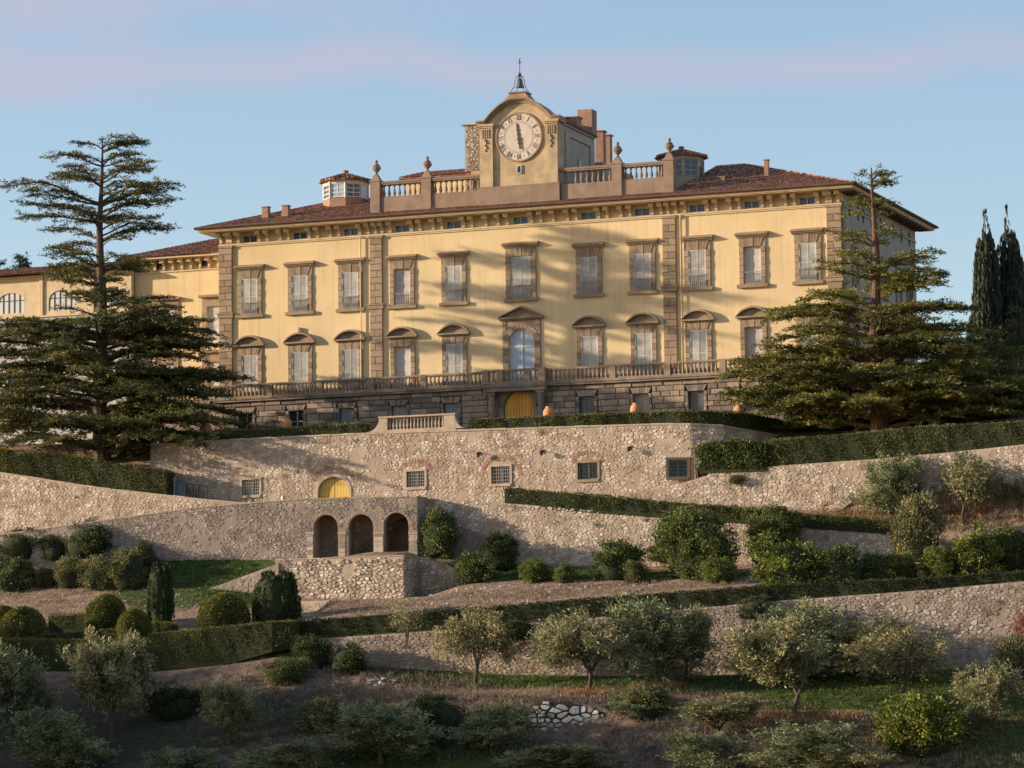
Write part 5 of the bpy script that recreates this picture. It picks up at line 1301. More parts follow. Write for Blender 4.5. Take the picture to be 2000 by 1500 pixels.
for i, c in enumerate(UC):
    if i == 5: continue
    z0, z1 = V(27.1), V(28.72); m = MB()
    for s in (-1, 1):
        for k in range(4):
            a, b = z0 + (z1 - z0) * k / 4, z0 + (z1 - z0) * (k + 1) / 4; wq = .26 if k % 2 else .2
            m.block(*((.62, .62 + wq) if s > 0 else (-.62 - wq, -.62)), a + .01, b - .01, YB + .2, YB - .07, .03, rs.random())
    nv = 7
    for k in range(nv):
        x0, x1 = -.62 + 1.24 * k / nv, -.62 + 1.24 * (k + 1) / nv; b = .012
        m.hexa([(x0 + b, YB - .08, z1 + .01), (x1 - b, YB - .08, z1 + .01), (x1 - b, YB + .2, z1 + .01), (x0 + b, YB + .2, z1 + .01),
                (x0 * 1.38 + b, YB - .08, z1 + .44), (x1 * 1.38 - b, YB - .08, z1 + .44), (x1 * 1.38 - b, YB + .2, z1 + .44), (x0 * 1.38 + b, YB + .2, z1 + .44)], .75 if i == 6 else rs.random())
    w = part('window', m.mesh('basement_window', 'basement'), villa, loc=(c, 0, 0)); kd = kinds[i]
    m = MB(); m.box(-.62, .62, YB + .3, YB + .33, z0, z1); part('pane', m.mesh('pane', 'shutter_wood' if kd == 'wood' else ('glass_pale' if kd == 'lattice' else 'glass_dark')), w)
    m = MB()
    if kd == 'wood': m.box(-.02, .02, YB + .27, YB + .299, z0, z1, 0)
    elif kd == 'dark': m.box(-.03, .03, YB + .24, YB + .299, z0, z1); m.box(-.62, .62, YB + .24, YB + .29, (z0 + z1) / 2 - .02, (z0 + z1) / 2 + .02)
    else:
        for k in range(-9, 12):
            for sg in (-1, 1):
                pts = []
                x0 = -.62 + k * .2
                for t in np.linspace(0, 1, 30):
                    x = x0 + (t * 1.62 if sg > 0 else 1.62 - t * 1.62) - .0; z = z0 + (z1 - z0) * t
                    if -.62 <= x <= .62: pts.append((x, YB + .22 + .01 * sg, z))
                if len(pts) > 1: m.tube([pts[0], pts[-1]], .018, 4)
        if kd == 'lattice': m.box(-.035, .035, YB + .24, YB + .299, z0, z1)
    part('grille', m.mesh('grille', 'iron_pale' if kd.startswith('lattice') else ('window_white' if kd == 'dark' else 'shutter_wood')), w)
# portal
m = MB(); r_ = 1.22; zsp = V(28.15)
for s in (-1, 1): m.box(*((r_, 1.76) if s > 0 else (-1.76, -r_)), YB - .02, -.02, V(25.7), zsp)
n = 14
for i in range(n):
    t0, t1 = math.pi * i / n, math.pi * (i + 1) / n
    q = lambda t, r, y: (math.cos(t) * r, y, zsp + math.sin(t) * r)
    m.hexa([q(t0, r_, YB - .06), q(t1, r_, YB - .06), q(t1, r_, -.02), q(t0, r_, -.02), q(t0, r_ + .26, YB - .06), q(t1, r_ + .26, YB - .06), q(t1, r_ + .26, -.02), q(t0, r_ + .26, -.02)], .4)
for i in range(20):
    a, b = -1.76 + 3.52 * i / 20, -1.76 + 3.52 * (i + 1) / 20
    za, zb_ = [zsp + math.sqrt(max(0, (r_ + .24) ** 2 - x * x)) for x in (a, b)]
    m.hexa([(a, YB - .01, za), (b, YB - .01, zb_), (b, -.05, zb_), (a, -.05, za), (a, YB - .01, V(29.6)), (b, YB - .01, V(29.6)), (b, -.05, V(29.6)), (a, -.05, V(29.6))], .4)
door = part('door', m.mesh('portal', 'basement'), villa, label='arched golden wooden door between two half columns')
for k in range(10):
    a, b = -1.2 + k * .24 + .01, -1.2 + (k + 1) * .24 - .01; f = lambda x: zsp + math.sqrt(max(0, 1.21 ** 2 - x * x))
    m = MB(); m.hexa([(a, YB + .2, V(25.8)), (b, YB + .2, V(25.8)), (b, YB + .25, V(25.8)), (a, YB + .25, V(25.8)), (a, YB + .2, f(a)), (b, YB + .2, f(b)), (b, YB + .25, f(b)), (a, YB + .25, f(a))], rs.random())
    part('plank', m.mesh('plank', 'door_gold'), door)
m = MB(); m.box(-.1, .95, YB + .16, YB + .199, V(28.18), V(28.26)); m.box(-.05, .0, YB + .16, YB + .199, V(26.2), V(28.17)); m.box(.88, .93, YB + .16, YB + .199, V(26.2), V(28.17)); m.box(-1.2, 1.2, YB + .17, YB + .199, zsp + .3, zsp + .38)
part('wicket', m.mesh('wicket', 'door_gold'), door)
for s in (-1, 1):
    m = MB(); m.box(-.34, .34, YB - .75, YB - .1, V(25.7), V(26.4)); m.lathe([(.30, V(26.41)), (.31, V(26.5)), (.27, V(26.6)), (.25, V(28.9)), (.30, V(29.0)), (.31, V(29.1))], 14, 0, YB - .42); m.box(-.36, .36, YB - .78, YB - .1, V(29.11), V(29.3))
    part('column', m.mesh('column', 'basement'), villa, loc=(s * 2.0 + .02, 0, 0))
# balcony
m = MB(); m.box(-25.75, 25.75, YB - .28, .0, V(29.63), V(29.78)); m.box(-25.8, 25.8, YB - .36, .0, V(29.782), V(29.93)); m.box(-2.5, 2.5, YB - .95, YB - .37, V(29.31), V(29.62)); m.box(-2.55, 2.55, YB - 1.05, YB - .361, V(29.622), V(29.93))
balc = part('balcony', m.mesh('balcony', 'basement'), villa)
bb = baluster_mesh(.82, .125)
def run(p, q, ped0=True, ped1=True):
    p, q = Vector(p), Vector(q); L_ = (q - p).length; d = (q - p).normalized(); ang = math.atan2(d.y, d.x)
    m = MB(); m.box(0, L_, -.17, .17, V(30.84), V(30.98)); m.box(0, L_, -.14, .14, V(29.932), V(30.02)); part('rail', m.mesh('rail', 'pietra'), balc, loc=(p.x, p.y, 0), rot=(0, 0, ang))
    n = max(1, int(round((L_ - .3) / .335)))
    for i in range(n): c = p + d * (.15 + (L_ - .3) * (i + .5) / n); part('baluster', bb, balc, loc=(c.x, c.y, V(30.02)), rot=(0, 0, ang))
m = MB(); m.box(-.24, .24, -.185, .185, V(29.934), V(30.99)); pede = m.mesh('pedestal', 'pietra'); yb = YB - .12
stops = [-25.6, -20.7, -16.4, -12.05, -7.7, -2.55]
for sg in (1, -1):
    for a, b in zip(stops, stops[1:]):
        a2, b2 = (a, b) if sg > 0 else (-b, -a); run((a2 + .24, yb, 0), (b2 - .24, yb, 0))
    for a in stops: part('pedestal', pede, balc, loc=(a * sg, yb, 0))
    part('pedestal', pede, balc, loc=(2.3 * sg, YB - .85, 0), rot=(0, 0, 0)); part('pedestal', pede, balc, loc=(1.1 * sg, YB - .85, 0))
    run((2.3 * sg, YB - .66, 0), (2.3 * sg, yb - .19, 0))
run((-.86, YB - .85, 0), (.86, YB - .85, 0)); run((-2.06, YB - .85, 0), (-1.34, YB - .85, 0)); run((1.34, YB - .85, 0), (2.06, YB - .85, 0))
run((-25.6, yb + .2, 0), (-25.6, .0, 0)); run((25.6, yb + .2, 0), (25.6, .0, 0))
# right end of the basement towards the cedar
m = MB(); m.box(25.6, 25.75, YB, 21.4, V(24.6), V(29.6)); part('side_basement', m.mesh('side_basement', 'basement'), villa)

# ---- left wing in the same plaster and long pale wing beyond it
wing = thing('left_wing', 'lower yellow wing joining the villa behind the left cedar', 'building', (-25.5, 2.0, 26.2))
def W_(u, z): return u + 25.5, z - 26.2
m = MB(); uw = -34.0
def wg(m, u0, u1, z0, z1, y0, y1, holes):
    us = sorted({u0, u1} | {h[0] for h in holes} | {h[1] for h in holes})
    for a, b in zip(us, us[1:]):
        z = z0
        for ha, hb in sorted([(h[2], h[3]) for h in holes if h[0] < (a + b) / 2 < h[1]]): m.box(a + 25.5, b + 25.5, y0, y1, z - 26.2, ha - 26.2); z = hb
        m.box(a + 25.5, b + 25.5, y0, y1, z - 26.2, z1 - 26.2)
uwin = [at_w(418, 600, 2)[0], at_w(327, 600, 2)[0]]
zu1 = at_w(418, 598, 2)[1]
hl = [(c - .62, c + .62, zu1 - 2.8, zu1) for c in uwin] + [(c - .62, c + .62, 30.4, 33.3) for c in uwin] + [(c - .5, c + .5, 41.0, 41.5) for c in (uwin[0] - 1, uwin[1] - .6)]
wg(m, uw, -25.5, 25.8, 41.7, 0, .5, hl); m.box(uw + 25.5, 0, 2, 2.1, 0, 15.4); m.box(uw + 25.5, uw + 25.9, .5, 12, 0, 15.5)
part('wall', m.mesh('wall', 'plaster_yellow'), wing)
for k, h in enumerate(hl):
    c = (h[0] + h[1]) / 2; m = MB(); hw = (h[1] - h[0]) / 2; m.box(-hw, hw, .1, .14, 0, h[3] - h[2])
    w = part('window', m.mesh('window', 'shutter' if k < 4 else 'glass_dark'), wing, loc=(c + 25.5, 0, h[2] - 26.2))
    if k < 4:
        m = MB(); m.box(-hw - .4, -hw, -.1, .1, -.2, h[3] - h[2]); m.box(hw, hw + .4, -.1, .1, -.2, h[3] - h[2]); m.box(-hw - .4, hw + .4, -.1, .1, h[3] - h[2] + .002, h[3] - h[2] + .7); m.box(-hw - .6, hw + .6, -.4, .0, h[3] - h[2] + .702, h[3] - h[2] + .9)
        part('surround', m.mesh('surround', 'pietra'), w)
m = MB(); m.box(uw + 25.3, 0, -.1, 0, 40.7 - 26.2, 40.8 - 26.2); m.box(uw + 24.6, -.05, -1.1, 13, 41.7 - 26.2, 41.85 - 26.2); part('cornice', m.mesh('cornice', 'plaster_cornice'), wing)
for u in np.arange(uw + .3, -25.7, .8): part('corbel', corb, wing, loc=(u + 25.5, 0, 40.83 - 26.2), scale=(.9, .9, 1))
m = MB(); roof_tiles(m, uw - 1.2, -25.6, lambda u: min(6, (u - uw + 1.2) + .3)); tf(m, lambda x, d, z: (x + 25.5, -1.2 + d, 41.86 - 26.2 + z)); 
m.poly([(uw + 24.3, -1.2, 15.66), (-.1, -1.2, 15.66), (-.1, 4.8, 15.66 + 1.98), (uw + 30.3, 4.8, 15.66 + 1.98)]); m.poly([(uw + 24.3, -1.2, 15.66), (uw + 30.3, 4.8, 17.64), (uw + 30.3, 6, 17.64), (uw + 24.3, 12, 15.66)])
part('roof', m.mesh('roof', 'tile'), wing)
wy = .55
bb2 = baluster_mesh(.82, .105); m = MB(); m.box(uw + 25.5, -.3, -1.3, -1.0, 30.84 - 26.2, 30.98 - 26.2); m.box(uw + 25.5, -.3, -1.35, 0, 29.63 - 26.2, 30.02 - 26.2); m.box(uw + 25.5, -.3, -1.15, -.9, -.6, 29.62 - 26.2); ba = part('balcony', m.mesh('balcony', 'basement'), wing)
for u in np.arange(uw + .4, -26.0, .36): part('baluster', bb2, ba, loc=(u + 25.5, -1.15, 30.02 - 26.2))

wing2 = thing('long_pale_wing', 'long pale wing with arched attic windows behind the left cedar', 'building', (-34, 1.4, 26.0))
def w2(u, z): return u + 34, z - 26
m = MB(); cs = [at_w(122, 590, 1.4)[0], at_w(22, 590, 1.4)[0], at_w(222, 590, 1.4)[0], at_w(-80, 590, 1.4)[0]]; za0 = at_w(122, 606, 1.4)[1]; za1 = at_w(122, 566, 1.4)[1]
hls = [(c - 1.25, c + 1.25, za0, za1) for c in cs]; zs_ = at_w(28, 745, 1.4); hls.append((zs_[0] - .55, zs_[0] + .55, zs_[1] - .8, zs_[1] + .8))
us = sorted({-62, -34} | {h[0] for h in hls} | {h[1] for h in hls})
ztop = at_w(60, 538, 1.4)[1]; zmid = za0 - .35
for a, b in zip(us, us[1:]):
    z = zmid
    for ha, hb in sorted([(h[2], h[3]) for h in hls[:4] if h[0] < (a + b) / 2 < h[1]]): m.box(a + 34, b + 34, 0, .5, z - 26, ha - 26); z = hb
    m.box(a + 34, b + 34, 0, .5, z - 26, ztop - 26)
part('wall', m.mesh('upper_wall', 'plaster_cornice'), wing2)
m = MB()
for a, b in zip(us, us[1:]):
    z = 25.5; h = hls[4]
    if h[0] < (a + b) / 2 < h[1]: m.box(a + 34, b + 34, 0, .5, z - 26, h[2] - 26); z = h[3]
    m.box(a + 34, b + 34, 0, .5, z - 26, zmid - 26 - .002)
m.box(-28, 0, 3, 3.2, 0, ztop - 26 - .1)
part('wall', m.mesh('lower_wall', 'plaster_pale'), wing2)
m = MB(); m.box(-28.2, 0, -.12, 0, zmid - 26 - .12, zmid - 26 + .02)
for c in cs: m.box(c + 34 - 2.05, c + 34 - 1.75, -.12, 0, zmid - 26 + .03, ztop - 26)
part('moulding', m.mesh('moulding', 'plaster_cornice'), wing2)
for c in cs:
    h = za1 - za0; m = MB(); m.box(-1.25, 1.25, .06, .09, 0, h); w = part('window', m.mesh('arched_window', 'window_white'), wing2, loc=(c + 34, 0, za0 - 26))  # white panes: bright reflection painted as their colour
    m = MB()
    for k in range(6): x = -1.25 + 2.5 * k / 5; m.box(x - .03, x + .03, .02, .055, 0, h)
    m.box(-1.25, 1.25, .025, .05, h * .6, h * .6 + .05); part('glazing_bar', m.mesh('glazing_bar', 'iron'), w)
    m = MB()
    for s in (-1, 1):
        for k in range(8):
            a, b = s * (1.25 - 1.25 * k / 8), s * (1.25 - 1.25 * (k + 1) / 8); fz = lambda x: h * .55 + h * .45 * math.sqrt(max(0, 1 - (x / 1.25) ** 2)); a, b = min(a, b), max(a, b)
            m.hexa([(a, -.01, fz(a)), (b, -.01, fz(b)), (b, .29, fz(b)), (a, .29, fz(a)), (a, -.01, h + .02), (b, -.01, h + .02), (b, .29, h + .02), (a, .29, h + .02)])
    part('spandrel', m.mesh('spandrel', 'plaster_cornice'), w)
m = MB(); m.box(-.55, .55, .2, .24, 0, 1.6); w = part('window', m.mesh('window', 'glass_dark'), wing2, loc=(zs_[0] + 34, 0, zs_[1] - .8 - 26))
m = MB(); m.box(-.75, -.55, -.06, .1, -.2, 1.8); m.box(.55, .75, -.06, .1, -.2, 1.8); m.box(-.55, .55, -.06, .1, 1.6, 1.8); m.box(-.55, .55, -.08, .1, -.2, 0); part('surround', m.mesh('surround', 'pietra'), w)
m = MB(); roof_tiles(m, -28.5, -.1, lambda u: 2.3, tw=.28); tf(m, lambda x, d, z: (x, -.9 + d, ztop - 26 + .02 + z)); m.poly([(-28.5, -.9, ztop - 26), (-.1, -.9, ztop - 26), (-.1, 1.5, ztop - 26 + .79), (-28.5, 1.5, ztop - 26 + .79)]); m.box(-28.5, -.1, 1.5, 5.2, 0, ztop - 26 + .75)
part('roof', m.mesh('roof', 'tile'), wing2)
# ------------------------------------------------------------------ vegetation
def core_mesh(name, prof, n=14, seed=0, mt='hedge_core', sx=1, sy=1):
    rng = np.random.RandomState(seed); m = MB(); m.lathe(prof, n); m.v = [(x * (1 + rng.uniform(-.08, .08)) * sx, y * (1 + rng.uniform(-.08, .08)) * sy, z) for x, y, z in m.v]
    return m.mesh(name, mt, smooth=True)
def bush_crown(name, mt, seed, ncl=90, per=55, ll=.075, lw=.035, cr=.11, shape='round', up=.25, shell=.5, lobes=5):
    """unit crown: half width .5, height 1"""
    rng = np.random.RandomState(seed); C = []
    lob = [(rng.uniform(-.2, .2), rng.uniform(-.2, .2), rng.uniform(.28, .62), rng.uniform(.22, .36)) for _ in range(lobes)] + [(0, 0, .42, .40)]
    while len(C) < ncl:
        lx, ly, lz, lr = lob[rng.randint(len(lob))]; d = rng.normal(size=3); d /= np.linalg.norm(d); r = lr * (shell + (1 - shell) * rng.rand() ** .5)
        p = np.array([lx + d[0] * r, ly + d[1] * r, lz + d[2] * r * (1.15 if shape == 'round' else 1.5)])
        if p[2] < .04 or p[2] > .97 or math.hypot(p[0], p[1]) > .5: continue
        if shape == 'cone' and math.hypot(p[0], p[1]) > .5 * (1.05 - p[2]) + .05: continue
        C.append(p)
    C = np.array(C); n = len(C) * per; idx = np.repeat(np.arange(len(C)), per)
    P = C[idx] + rng.normal(size=(n, 3)) * cr * .5 * np.array([1, 1, .8])
    out = P - np.array([0, 0, .4]); out /= np.linalg.norm(out, axis=1, keepdims=True) + 1e-6
    D = out * .8 + rng.normal(size=(n, 3)) * .7 + np.array([0, 0, up])
    P[:, 2] = np.clip(P[:, 2], .01, None)
    ct = rng.uniform(.2, .8, len(C)); t = np.clip(ct[idx] + rng.normal(size=n) * .16, 0, 1)
    return quads_mesh(name, leaves(P, D, ll, lw, rng), t, mt)
CORE = core_mesh('twigs', [(.12, .02), (.34, .12), (.40, .35), (.34, .62), (.2, .8), (.04, .86)], seed=2)
def stems_mesh(seed, n=5, mt='bark', h=.6, r=.03):
    rng = np.random.RandomState(seed); m = MB()
    for k in range(n):
        a = rng.uniform(0, 6.28); R_ = rng.uniform(.1, .3); m.tube([(0, 0, -.1), (math.cos(a) * R_ * .3, math.sin(a) * R_ * .3, h * .4), (math.cos(a) * R_, math.sin(a) * R_, h)], [r, r * .7, r * .3], 5)
    return m.mesh('stem', mt)
STEM = stems_mesh(3)
CR = {}
def get(kind, v):
    k = (kind, v)
    if k in CR: return CR[k]
    sd = hash(k[0]) % 1000 if False else sum(map(ord, kind)) + v * 17
    if kind == 'laurel': me = bush_crown('foliage', 'laurel_leaf', sd, 150, 90, .048, .028, .12)
    elif kind == 'laurel_bright': me = bush_crown('foliage', 'laurel_bright', sd, 160, 90, .045, .027, .11)
    elif kind == 'dark': me = bush_crown('foliage', 'yew_leaf', sd, 180, 80, .038, .02, .10, lobes=7)
    elif kind == 'big': me = bush_crown('foliage', 'laurel_leaf', sd, 380, 70, .032, .019, .085, lobes=3, shell=.78)
    elif kind == 'grey': me = bush_crown('foliage', 'shrub_olive', sd, 150, 80, .048, .02, .12, up=.5)
    elif kind == 'russet': me = bush_crown('foliage', 'russet_leaf', sd, 90, 45, .06, .03, .13)
    elif kind == 'mimosa': me = bush_crown('foliage', 'mimosa_leaf', sd, 200, 75, .05, .024, .11, up=.3)
    elif kind == 'red': me = bush_crown('foliage', 'red_leaf', sd, 60, 40, .07, .04, .14)
    elif kind == 'thin': me = bush_crown('foliage', 'olive_leaf_warm', sd, 60, 30, .06, .015, .2, up=.9, shell=.1)
    CR[k] = me; return me
def shrub(px, py, wpx, hpx, kind, label, v=0, w=None, core=True, group=None, name='shrub', cat='shrub', sink=.12, fy=.9, rz=0.):
    if w is None: u, w, z = ground_hit(px, py)
    else:
        u, _ = at_w(px, py, w); z = at_w(px, py, w)[1]
    s = scale_at(u, w); W, H = wpx / s, hpx / s
    t = thing(name, label, cat, (u, w, z - sink * H), group=group)
    sc = (W * 1.16, W * fy * 1.1, H * (1.05 + sink))
    part('foliage', get(kind, v), t, scale=sc, rot=(0, 0, rz))
    if core: part('twigs', CORE, t, scale=(sc[0] * .86, sc[1] * .86, sc[2] * .9))
    part('stem', STEM, t, scale=(sc[0] * .8, sc[1] * .8, sc[2]))
    return t
GB = 'laurel shrubs planted along the sunlit garden wall'
SH = [
 (857, 1078, 80, 88, 'laurel', 'upright laurel bush tight against the right end of the three arches', 0, -19.6),
 (975, 1112, 82, 75, 'dark', 'dark round shrub against the garden wall, left of its row', 0, None),
 (925, 1137, 72, 62, 'laurel', 'low laurel at the left end of the front row, beside the dark shrub', 1, None),
 (1045, 1137, 62, 48, 'laurel_bright', 'small leafy shrub third from the left in the row', 1, None),
 (1103, 1138, 42, 40, 'laurel', 'smallest loose shrub between the small leafy one and the round laurel', 2, None),
 (1205, 1132, 95, 80, 'laurel', 'round laurel standing alone before the middle of the garden wall', 3, None),
 (1243, 1138, 50, 45, 'grey', 'small greyish shrub hugging the round laurel on its right', 0, None),
 (1370, 1128, 160, 135, 'big', 'largest dark rounded evergreen reaching up to the sloping hedge', 0, None),
 (1405, 1139, 75, 52, 'laurel_bright', 'bright low shrub at the foot of the largest evergreen', 2, None),
 (1512, 1100, 118, 108, 'big', 'tall rounded evergreen right of the largest one, touching the sloping hedge', 1, -20.2),
 (1545, 1150, 138, 108, 'laurel_bright', 'large bright green laurel beside the lower clipped hedge', 0, None),
 (1645, 1144, 110, 80, 'laurel', 'shaded laurel just right of the large bright one', 0, None),
 (1722, 1136, 80, 62, 'laurel', 'shaded laurel in the middle of the right-hand thicket', 2, None),
 (1765, 1130, 60, 52, 'laurel_bright', 'small bright laurel in front of the olive-brown bush', 1, None),
 (1797, 1095, 100, 130, 'grey', 'tall olive-brown bush at the end of the sloping hedge', 1, -20.5),
 (1835, 1126, 78, 60, 'laurel_bright', 'low bright laurel right of the olive-brown bush', 3, None),
 (1905, 1120, 110, 95, 'laurel_bright', 'broad bright laurel in the right-hand thicket', 0, None),
 (1975, 1112, 95, 88, 'laurel', 'dark laurel at the right edge of the thicket', 1, None),
 (2050, 1108, 110, 95, 'laurel', 'laurel cut by the right edge of the picture', 3, None)]
for k, (px, py, a, b, kd, lab, v, w) in enumerate(SH): shrub(px, py, a, b, kd, lab, v, w, group=GB, rz=k * 1.3)
SL = [(35, 1112, 85, 62, 'dark', 'dark bush against the ramp wall at the left edge', 1), (172, 1105, 112, 68, 'dark', 'dark mounded bush against the ramp wall behind the olive-green clumps', 2),
 (108, 1110, 60, 52, 'dark', 'small dark bush between the two mounded ones on the left', 0), (25, 1152, 84, 66, 'laurel', 'green bush in front at the left edge', 1), (90, 1148, 50, 40, 'grey', 'straggly pale bush between the two left clumps', 0),
 (138, 1148, 72, 60, 'grey', 'olive-green bush, left one of the close pair', 1), (192, 1148, 80, 70, 'grey', 'olive-green bush, right one of the close pair', 2), (252, 1150, 85, 82, 'grey', 'dusty olive bush beside the green grass bank', 3),
 (290, 1128, 50, 66, 'dark', 'narrow dark bush behind the column yew', 2)]
for k, (px, py, a, b, kd, lab, v) in enumerate(SL): shrub(px, py, a, b, kd, lab, v, group='bushes at the foot of the left ramp wall', rz=k * 2.1)
shrub(1090, 1242, 62, 38, 'laurel', 'ivy-green bush spilling over the lower wall', 2, w=-37.2); shrub(1010, 1245, 70, 34, 'laurel', 'flat green bush on the lower wall under the hedge', 0, w=-37.2)
shrub(1475, 1205, 60, 42, 'dark', 'dark tuft hanging on the lower terrace wall', 1, w=-35.6)
shrub(1440, 945, 30, 18, 'grey', 'tiny caper tuft rooted in the upper ramp wall', 1, w=-15.4, core=False)
shrub(1998, 1240, 34, 62, 'red', 'red autumn creeper on the right end of the lower wall', 0, w=-34.4, core=False, name='creeper', cat='creeper')
shrub(1985, 1330, 80, 90, 'grey', 'yellow-brown bush at the right edge', 1, w=-38)
shrub(795, 1240, 70, 72, 'thin', 'thin feathery shrub in front of the clipped hedge', 0, w=-38.2, core=False)
shrub(1300, 1105, 62, 44, 'laurel', 'small dark laurel at the foot of the wall left of the largest evergreen', 1)

for k, (px, py, a, b, kd, lab, v) in enumerate(((612, 1302, 78, 62, 'dark', 'dark bramble mass under the left end of the long hedge', 0), (680, 1312, 84, 55, 'dark', 'dark bramble mass hiding the left end of the lower wall', 2), (560, 1330, 90, 46, 'grey', 'low shaded bramble below the round end of the box hedge', 0),
        (640, 1420, 120, 66, 'grey', 'shaded bramble in the dark part of the grove', 2), (860, 1430, 110, 72, 'dark', 'dark bramble right of the big boulder', 1), (1260, 1400, 95, 62, 'grey', 'grey scrub bush right of the dry-stone wall', 1), (1830, 1420, 60, 40, 'grey', 'low grey bush right behind the yellow-green mimosa', 0), (340, 1400, 110, 60, 'dark', 'dark bramble beside the feathery olive', 0))):
    shrub(px, py, a, b, kd, lab, v, group='brambles of the grove', sink=.2, name='bramble', cat='bramble', rz=k * 1.9)

# ---- hedges
def hedge(name, label, path, base, height, thick, mt='hedge_leaf', dens=230, ll=.13, lw=.06, seed=1, group=None, jit=.10, round_=0.):
    """clipped hedge along plan path; base(s), height(s) functions"""
    rng = np.random.RandomState(seed); path = [np.array(p, float) for p in path]; S = [0.]
    for a, b in zip(path, path[1:]): S.append(S[-1] + np.linalg.norm(b - a))
    L_ = S[-1]; b0 = (path[0][0], path[0][1], base(0)); Ls = []
    def pos(s, off):
        x = np.interp(s, S, [p[0] for p in path]); y = np.interp(s, S, [p[1] for p in path])
        e = .4; dx = np.interp(s + e, S, [p[0] for p in path]) - np.interp(s - e, S, [p[0] for p in path]); dy = np.interp(s + e, S, [p[1] for p in path]) - np.interp(s - e, S, [p[1] for p in path])
        l = np.hypot(dx, dy) + 1e-6; return x + dy / l * off, y - dx / l * off, dy / l, -dx / l
    bs = np.array([[s, base(s), height(s)] for s in np.linspace(0, L_, 80)])
    B = lambda s: np.interp(s, bs[:, 0], bs[:, 1]); H = lambda s: np.interp(s, bs[:, 0], bs[:, 2])
    hm = float(bs[:, 2].mean()); P = []; D = []; T = []
    lump = lambda s, z: .07 * np.sin(s * 1.7 + seed) * np.sin(z * 2.3) + .06 * np.sin(s * 4.1 + z * 1.9) + .05 * np.sin(s * .61 + seed * 2)
    for face, ar in (('f', L_ * hm), ('t', L_ * thick), ('b', L_ * hm * .4), ('e0', thick * hm), ('e1', thick * hm)):
        n = max(8, int(ar * dens)); s = rng.uniform(0, L_, n); 
        if face in ('f', 'b'):
            q = rng.rand(n) ** .85; z = B(s) + q * H(s); sg = 1 if face == 'f' else -1; off = sg * (thick / 2 - round_ * np.clip(q - .6, 0, 1) ** 2 * 4) + lump(s, z) * sg + rng.normal(size=n) * jit * .5
            x, y, nx, ny = pos(s, off); d = np.stack([nx * sg, ny * sg, np.full(n, .35)], 1)
        elif face == 't':
            off = rng.uniform(-.5, .5, n) * thick; x, y, nx, ny = pos(s, off); z = B(s) + H(s) + lump(s, s) * .6 + rng.normal(size=n) * jit * .45 - round_ * (off / thick * 2) ** 2 * .3; d = np.stack([nx * 0, ny * 0, np.ones(n)], 1)
        else:
            s = np.full(n, 0. if face == 'e0' else L_); off = rng.uniform(-.5, .5, n) * thick; x, y, nx, ny = pos(s, off); z = B(s) + rng.rand(n) * H(s); sg = -1 if face == 'e0' else 1
            d = np.stack([-ny * sg, nx * sg, np.full(n, .3)], 1); x = x + rng.normal(size=n) * jit
        P.append(np.stack([x, y, z], 1)); D.append(d + rng.normal(size=(n, 3)) * .6)
        T.append(np.clip(.5 + .22 * np.sin(s * .9 + seed) * np.sin(s * .37) + rng.normal(size=n) * .18, 0, 1))
    P = np.concatenate(P) - np.array(b0); D = np.concatenate(D); T = np.concatenate(T)
    t = thing(name, label, 'hedge', b0, group=group)
    part('foliage', quads_mesh('foliage', leaves(P - D / np.linalg.norm(D, axis=1, keepdims=True) * ll * .5, D, ll, lw, rng), T, mt), t)
    m = MB(); n = max(2, int(L_ / 1.2)); th = thick / 2 - .05
    for i in range(n):
        s0, s1 = L_ * i / n, L_ * (i + 1) / n; q = []
        for zz in (0, 1):
            for s, o in ((s0, th), (s1, th), (s1, -th), (s0, -th)): x, y, _, _ = pos(np.array([s]), np.array([o])); q.append((x[0] - b0[0], y[0] - b0[1], (B(s) - .3 if zz == 0 else B(s) + H(s) - .06) - b0[2]))
        m.hexa(q)
    part('twigs', m.mesh('twigs', 'hedge_core'), t); return t
def hz(pts, w, base_py=None): return [at_w(x, y, w) for x, y in pts]
def hfun(path, bot, top, plane):
    """functions of path distance from photo bottom and top edges along one straight plane"""
    bp = [at_line(x, y, *plane) for x, y in bot]; tp = [at_line(x, y, *plane) for x, y in top]; p0 = path[0]
    sb = [math.hypot(q[0] - p0[0], q[1] - p0[1]) for q in bp]; st_ = [math.hypot(q[0] - p0[0], q[1] - p0[1]) for q in tp]
    B = lambda s: float(np.interp(s, sb, [q[2] for q in bp])); T_ = lambda s: float(np.interp(s, st_, [q[2] for q in tp]))
    return B, (lambda s: max(.2, T_(s) - B(s)))
# on the bastion wall
hA0 = at_w(318, 848, -13.3)[0]; hA1 = uL0 - .1; hA2 = uR0 + .15
hedge('hedge', 'clipped hedge on the bastion wall left of the stone balustrade', [(hA0, -13.3), (hA1, -13.3)], lambda s: 25.1, interp([0, 15], [.92, 1.05]), .8, seed=3)
hedge('hedge', 'clipped hedge on the bastion wall right of the stone balustrade', [(hA2, -13.3), (17.7, -13.3), (19.8, -12.6), (21.3, -10.9), (22.2, -8.4), (22.4, -5)],
      interp([0, 15.9, 20, 25, 30], [25.1, 24.95, 24.75, 24.4, 24.2]), interp([0, 15.9, 20, 25, 30], [.95, 1.0, 1.05, 1.2, 1.35]), .9, seed=4)
# sloping hedge on the garden wall
pl = ((0, -18.0), (10, -18.0)); q0 = at_line(989, 970, *pl); q1 = at_line(1748, 1030, *pl); pth = [(q0[0], -18.0), (q1[0], -18.0)]
B, H = hfun(pth, [(988, 983), (1300, 1004), (1600, 1025), (1750, 1036)], [(988, 953), (1300, 980), (1600, 1005), (1750, 1018)], pl)
hedge('sloping_hedge', 'long tapering clipped hedge running downhill along the garden wall', pth, B, H, .8, seed=5)
